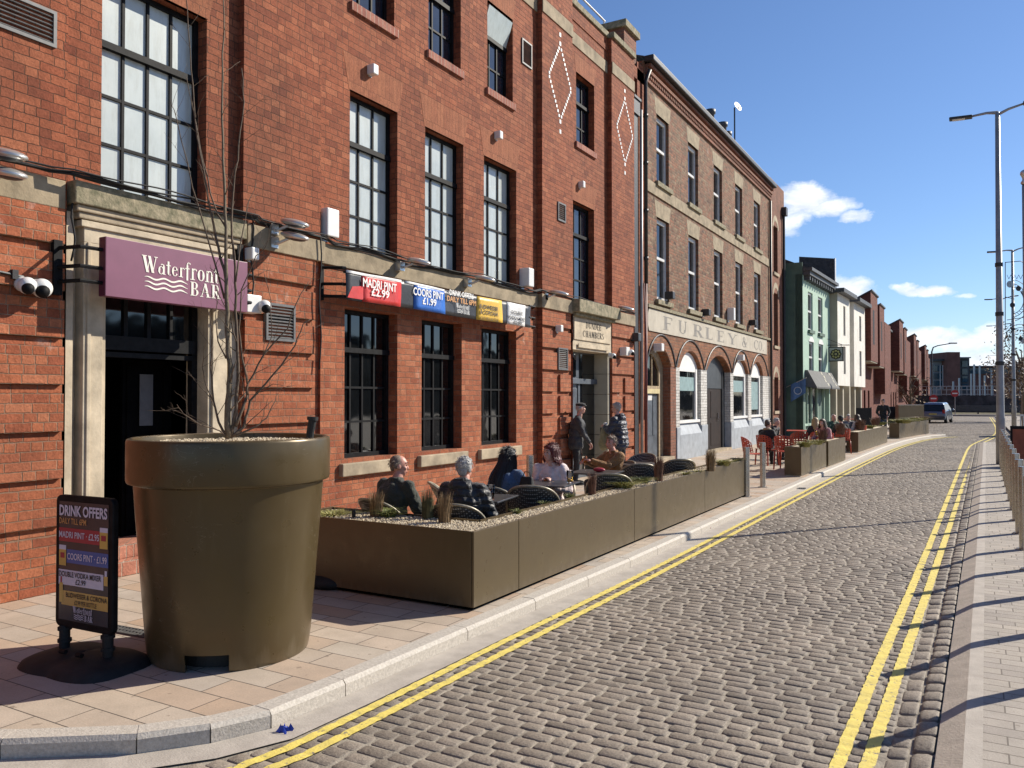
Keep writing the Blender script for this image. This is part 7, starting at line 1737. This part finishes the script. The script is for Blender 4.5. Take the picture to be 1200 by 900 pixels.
    if st != 'none' and not far:
        q = MB()
        for _ in range({'balding': 140}.get(st, 420)):
            a = rnd.uniform(0, 6.28); e = rnd.uniform(-.5, 1.5) if st != 'balding' else rnd.uniform(-.5, .25); d_ = Vector((math.cos(a)*math.cos(e), math.sin(a)*math.cos(e), math.sin(e)))
            if d_.y > .35 and d_.z < .62: continue
            if st == 'balding' and d_.y > .1: continue
            big = st in ('long','mid','bob'); p = Vector((.079*d_.x, -.018+.090*d_.y, .035+.088*d_.z)) if not big else Vector((.086*d_.x, -.02+.099*d_.y, .036+.095*d_.z))
            tn = Vector((d_.x*.5+rnd.uniform(-.5,.5), d_.y*.5-.35+rnd.uniform(-.5,.5), -.5+d_.z*.55+rnd.uniform(-.3,.3))).normalized(); l_ = rnd.uniform(.015,.035)*(1.8 if big else 1)
            q.tube([H(*p), H(*(p + tn*l_*.5 + d_*.006)), H(*(p + tn*l_ + d_*.004))], [.0022,.0018,.0006], 3, cap=False)
        if st in ('long','mid','bob'):
            for k in range(150):
                a = R_(rnd.uniform(-205, 25)); x0, y0 = math.cos(a), math.sin(a); l2 = {'long': .50, 'mid': .30, 'bob': .13}[st]*rnd.uniform(.7, 1.1); bk = {'long': .085, 'mid': .06, 'bob': 0}[st]*max(0, -y0 + .35); o1 = rnd.uniform(.0,.018)
                q.tube([H((.09+o1)*x0, -.02+(.10+o1)*y0, .04), H((.108+o1)*x0, -.02+(.118+o1)*y0, -.05), H((.118+o1)*x0, -.03+(.122+o1)*y0-bk, -.03-l2*.5), H(.118*x0+rnd.uniform(-.03,.03), -.045+.12*y0+rnd.uniform(-.02,.02)-bk*1.5, -.03-l2)], [.002,.002,.002,.0008], 3, cap=False)
        put_(q).build('hair_strands', HR[hc], t)
    if hat:
        q = MB()
        if hat == 'flat': q.ell(H(0,-.008,.085), (.090,.112,.042), Mh, 18, 10); q.ell(H(0,.088,.058), (.062,.045,.012), Mh); q.ell(H(0,-.01,.060), (.084,.102,.035), Mh)
        else: q.ell(H(0,-.012,.05), (.090,.105,.095), Mh, 18, 12); q.ell(H(0,-.012,.045), (.115,.13,.012), Mh)
        put_(q).build('hat', CL['black'], t, remesh=.008, smooth_iter=1)
    if scarf:
        q = MB(); q.chain([(Nk + Vector((.075*math.cos(a), .0+.072*math.sin(a), .035)), .034) for a in [R_(x) for x in range(0, 361, 30)]], 8); q.chain([(Nk+Vector((.04,.09,.02)),.035),(C+Vector((.05,.16,.02)),.03)], 8); put_(q).build('scarf', CL[scarf], t, remesh=.012)
    return t, base, rz, X, Wr
Rx = Vector((_Rv.x, _Rv.y)); Fx = Vector((_Fv.x, _Fv.y)).normalized()
def dirv(r, f): v = Rx*r + Fx*f; return (v.x, v.y)
def seat(proto, res, lab, sc=.95): dup(proto, (res[1].x - .05*math.sin(res[2]), res[1].y + .05*math.cos(res[2]), 0), res[2], lab, scale=sc)

r = person('bald man in a dark olive jacket seated at the front table, head turned right', atZ(468,549.5,1.03), dirv(.6,.75), dirv(.97,.2), hair=('balding','fawn'), top='olive', legs='black', sk=1, fat=1.12, pitch=-4); seat(BC, r, 'bistro chair carrying the bald man in the dark olive jacket')
r = person('grey haired man in a black quilted jacket seated with his back to the street', atZ(545,554,1.02), dirv(.25,.95), dirv(.35,.93), hair=('short','grey'), top='puffer', legs='black', sk=1, fat=1.15, hood=True); seat(BC, r, 'bistro chair carrying the grey haired man in the quilted jacket')
r = person('woman with long black hair and denim jacket seated facing away', atZ(597,536,1.06), dirv(.55,.83), dirv(.8,.6), hair=('long','black'), top='denim', legs='jeans', female=True, collar=False, lean=.10); seat(BC, r, 'bistro chair carrying the woman with long black hair')
r = person('woman with dark red hair and pale pink jacket holding an orange drink', atZ(644.5,531,1.06), dirv(-.25,-.97), dirv(-.75,-.65), hair=('bob','red'), top='pink', legs='black', female=True, hands={-1: (-.10,.24,.70), 1: (.05,.25,.78)}, lean=.03, sk=0); seat(BC, r, 'bistro chair carrying the woman with dark red hair')
def wine(p, m, label):
    t = thing('wine_glass', label, 'glass', p); x, y, z = p; q = MB(); q.lathe([(.0,z),(.032,z),(.034,z+.003),(.005,z+.008),(.005,z+.08),(.02,z+.09),(.042,z+.13),(.040,z+.18),(.034,z+.20)], (x,y), 18); q.build('bowl', M['clear'], t, smooth=True)
    q = MB(); q.lathe([(.0,z+.088),(.019,z+.093),(.039,z+.13),(.037,z+.165),(0,z+.165)], (x,y), 16); q.build('drink', m, t, smooth=True)
h = r[3](Vector((.0,.30,.70))); wine((h.x, h.y, h.z-.06), M['aperol'], 'stemmed glass of orange drink held by the woman with red hair')
r = person('man in a tan brown jacket seated side on, holding up an orange drink', atZ(716,516,1.10), dirv(-.85,-.45), dirv(-.75,-.65), hair=('short','fawn'), top='brown', legs='black', sk=1, fat=1.05, hands={-1: (-.05,.44,.86), 1: (.10,.46,.84)}, lean=.0); seat(BC, r, 'bistro chair carrying the man in the tan brown jacket')
h = r[3](Vector((.03,.54,.80))); wine((h.x, h.y, h.z-.07), M['aperol'], 'stemmed orange drink held by the man in the tan brown jacket')
r = person('elderly man in a black flat cap and charcoal coat standing by the grey door', (-6.93, 14.87, 1.53), dirv(.95,-.1), dirv(.97,.2), 'stand', .94, hair=('balding','grey'), top='charcoal', legs='black', sk=0, fat=1.2, hat='flat', hands={-1: (-.08,.27,.90), 1: (.08,.28,.92)})
p7 = atZ(722,479,1.52)
r = person('grey haired man in a navy quilted hooded jacket standing at the grey door', p7, dirv(-.8,.55), dirv(-.85,.45), 'stand', .94, hair=('short','grey'), top='navy', legs='charcoal', sk=0, fat=1.15, hood=True, hands={-1: (-.08,.34,1.22), 1: (.10,.32,1.12)})
kb = r[3](Vector((-.02,.36,.98))); bgt = thing('shoulder_bag', 'khaki bag held in front of the man in the navy quilted jacket', 'bag', kb, r[2])
q = MB(); q.ell((0,0,0), (.17,.10,.26), nu=14, nv=10); q.ell((0,.05,-.12), (.15,.09,.16), nu=12, nv=8); q.v = [tuple(PM[bgt] @ Vector(v)) for v in q.v]; q.build('body', CL['khaki'], bgt, remesh=.012)
q = MB(); q.tube([PM[bgt] @ Vector(p) for p in ((.10,-.06,.22),(.12,-.12,.40),(.08,-.28,.50))], .014, 6); q.tube([PM[bgt] @ Vector(p) for p in ((-.02,.09,.2),(.03,.12,0),(.02,.10,-.2))], .02, 6); q.build('strap', M['black_matt'], bgt)
q = MB(); q.ell((kb.x,kb.y,kb.z+.27), (.05,.05,.045), nu=12, nv=8); tag(q.build('cup', M['white_plastic'], smooth=True), 'small white cup held by the man in the navy jacket', 'cup')

FG = None
def fp_(label, px, py, **k):
    z = k.pop('z', 1.05); ch = k.pop('chair', None)
    r = person(label, atZ(px, py, z), far=True, **k)
    if ch: seat(OC, r, ch)
    return r
fp_('person in black with dark hair and tan scarf at the nearest orange table', 900, 497.5, face=dirv(.75,.5), look=dirv(.85,.4), hair=('short','brown'), top='black', scarf='tan', fat=1.1, chair='orange chair carrying the person in black with a tan scarf')
fp_('person in black leaning on the orange table behind the one with the scarf', 910, 497, face=dirv(.6,-.5), look=dirv(.6,-.4), hair=('short','grey'), top='black', lean=.22, z=1.0)
fp_('woman with straight blonde hair seen from behind at the cafe', 955, 494, face=dirv(-.1,.95), look=dirv(-.1,.95), hair=('mid','blonde'), top='black', female=True, chair='orange chair carrying the blonde woman')
fp_('woman in a pale red jacket beside the blonde woman', 963.5, 496, face=dirv(-.7,-.5), look=dirv(-.7,-.6), hair=('mid','brown'), top='redwhite', female=True, chair='orange chair carrying the woman in the pale red jacket')
fp_('bald man in a green top facing the street at the cafe', 977, 489.5, face=dirv(.3,-.9), look=dirv(.2,-.95), hair=('balding','grey'), top='green', sk=1, chair='orange chair carrying the bald man in green')
fp_('person in black with a dark hat seen from behind at the cafe', 985, 492, face=dirv(-.1,.95), look=dirv(0,1), hair=('short','black'), top='black', hat='brim', fat=1.1, chair='orange chair carrying the person in the dark hat')
fp_('grey haired person in a patterned grey top at the far cafe table', 994, 489.5, face=dirv(.1,-.95), look=dirv(-.3,-.9), hair=('short','grey'), top='grey', chair='orange chair carrying the grey haired person')
fp_('woman in white with long brown hair seated by the planter gap', 1004, 489.5, face=dirv(-.5,.8), look=dirv(-.3,.9), hair=('mid','brown'), top='white', legs='jeans', female=True, chair='orange chair carrying the woman in white')
pq = atD(1035, 474, 38)
r = person('man in a black jacket and jeans standing beyond the cafe tables', (pq.x, pq.y, 1.5), dirv(-.3,-.9), dirv(-.3,-.9), 'stand', .96, hair=('short','black'), top='black', legs='jeans', far=True, fat=.95, hands={-1: (-.2,.2,.95), 1: (.2,.2,.95)})
# ================================================================ sun, sky, camera
SUN_EL, SUN_AZ = 33.0, 36.9      # azimuth measured from +Y towards +X
w = bpy.data.worlds.new('World'); S.world = w; w.use_nodes = True
nt = w.node_tree; bg = nt.nodes['Background']
sky = N(nt, 'ShaderNodeTexSky'); sky.sky_type = 'NISHITA'; sky.sun_disc = False
sky.sun_elevation = R_(SUN_EL); sky.sun_rotation = R_(SUN_AZ); sky.altitude = 0; sky.air_density = 1.0; sky.dust_density = .15; sky.ozone_density = 5.0
tc = N(nt, 'ShaderNodeTexCoord'); sp = N(nt, 'ShaderNodeSeparateXYZ'); L(nt, tc.outputs['Generated'], sp.inputs[0])
ypos = math_(nt, 'MAXIMUM', sp.outputs[1], .02)
u = math_(nt, 'DIVIDE', sp.outputs[0], ypos); v = math_(nt, 'DIVIDE', sp.outputs[2], ypos)
cb = N(nt, 'ShaderNodeCombineXYZ'); L(nt, u, cb.inputs[0]); L(nt, v, cb.inputs[1])
mp = N(nt, 'ShaderNodeMapping'); mp.inputs['Scale'].default_value = (1, 2.0, 1); L(nt, cb.outputs[0], mp.inputs[0])
n1 = noise_(nt, mp.outputs[0], 22, 8, .64, .3)
wn = noise_(nt, cb.outputs[0], 13, 6, .6); ws = N(nt, 'ShaderNodeSeparateColor'); L(nt, wn.outputs['Color'], ws.inputs[0])
u = math_(nt, 'ADD', u, math_(nt, 'MULTIPLY', math_(nt, 'SUBTRACT', ws.outputs[0], .5), .085)); v = math_(nt, 'ADD', v, math_(nt, 'MULTIPLY', math_(nt, 'SUBTRACT', ws.outputs[1], .5), .036))
tot = None
def uv(px, py):
    d = sight(px, py); return d.x/d.y, d.z/d.y
for (px, py, rx_, ry_, k) in [(940, 228, 46, 20, 1.0), (968, 240, 46, 15, .9), (1005, 252, 34, 9, .7), (926, 250, 26, 24, .8), (1080, 343, 46, 7, .85), (1052, 339, 22, 8, .8), (1132, 345, 16, 4, .6), (990, 342, 34, 20, .95), (1085, 398, 62, 13, .9), (1130, 402, 60, 14, .9), (1165, 392, 24, 14, .7), (1155, 424, 70, 15, .95), (1020, 420, 50, 14, .7), (1350, 350, 90, 20, .7), (1480, 380, 120, 30, .8)]:
    a, b = uv(px, py); a2, _ = uv(px + rx_, py); _, b2 = uv(px, py - ry_)
    dx = math_(nt, 'MULTIPLY', math_(nt, 'SUBTRACT', u, a), 1/abs(a2-a)); dy = math_(nt, 'MULTIPLY', math_(nt, 'SUBTRACT', v, b), 1/abs(b2-b))
    r2 = math_(nt, 'ADD', math_(nt, 'MULTIPLY', dx, dx), math_(nt, 'MULTIPLY', dy, dy))
    bl = math_(nt, 'MULTIPLY', math_(nt, 'SUBTRACT', 1.15, r2, True), k)
    tot = bl if tot is None else math_(nt, 'MAXIMUM', tot, bl)
dens = math_(nt, 'ADD', tot, math_(nt, 'MULTIPLY', math_(nt, 'SUBTRACT', n1.outputs[0], .5), 1.7))
dr = ramp(nt, [(.18, (0,0,0)), (.85, (1,1,1))]); L(nt, dens, dr.inputs[0])
gate = math_(nt, 'GREATER_THAN', tot, .02)
fac = math_(nt, 'MULTIPLY', math_(nt, 'MULTIPLY', dr.outputs[0], gate), .93)
mp2 = N(nt, 'ShaderNodeMapping'); mp2.inputs['Scale'].default_value = (1, 2.0, 1); mp2.inputs['Location'].default_value = (.006, -.014, 0); L(nt, cb.outputs[0], mp2.inputs[0])
n2 = noise_(nt, mp2.outputs[0], 17, 5, .6, .35)
cr = ramp(nt, [(.38, (10.6, 10.8, 11.0)), (.62, (7.4, 7.9, 8.7))]); L(nt, n2.outputs[0], cr.inputs[0])
L(nt, mix(nt, mix(nt, sky.outputs[0], (.95,.985,1.09), 1, 'MULTIPLY'), cr.outputs[0], fac), bg.inputs['Color'])
bg.inputs['Strength'].default_value = SKY_STR = .084
sl = bpy.data.lights.new('sun', 'SUN'); sl.energy = 5.0; sl.angle = R_(.53); sl.color = (1.0, .925, .80)
so = bpy.data.objects.new('sun', sl); COL.objects.link(so)
sd = Vector((math.sin(R_(SUN_AZ))*math.cos(R_(SUN_EL)), math.cos(R_(SUN_AZ))*math.cos(R_(SUN_EL)), math.sin(R_(SUN_EL))))
so.rotation_euler = sd.to_track_quat('Z', 'Y').to_euler(); so.location = (10, 10, 20)
cam = bpy.data.cameras.new('camera'); cam.sensor_width = 36; cam.lens = 36*FPX/1200; cam.clip_end = 3000; cam.clip_start = .05
co = bpy.data.objects.new('camera', cam); COL.objects.link(co); co.location = (0, 0, HCAM); co.rotation_euler = (PI/2 + PIT, 0, YAW)
S.camera = co
S.view_settings.view_transform = 'Standard'; S.view_settings.look = 'None'; S.view_settings.exposure = .50; S.view_settings.gamma = 1
S.view_settings.use_curve_mapping = False
S.cycles.max_bounces = 6; S.cycles.diffuse_bounces = 3; S.cycles.glossy_bounces = 3; S.cycles.transmission_bounces = 6; S.cycles.transparent_max_bounces = 8
S.cycles.use_denoising = True; S.cycles.sample_clamp_indirect = 6
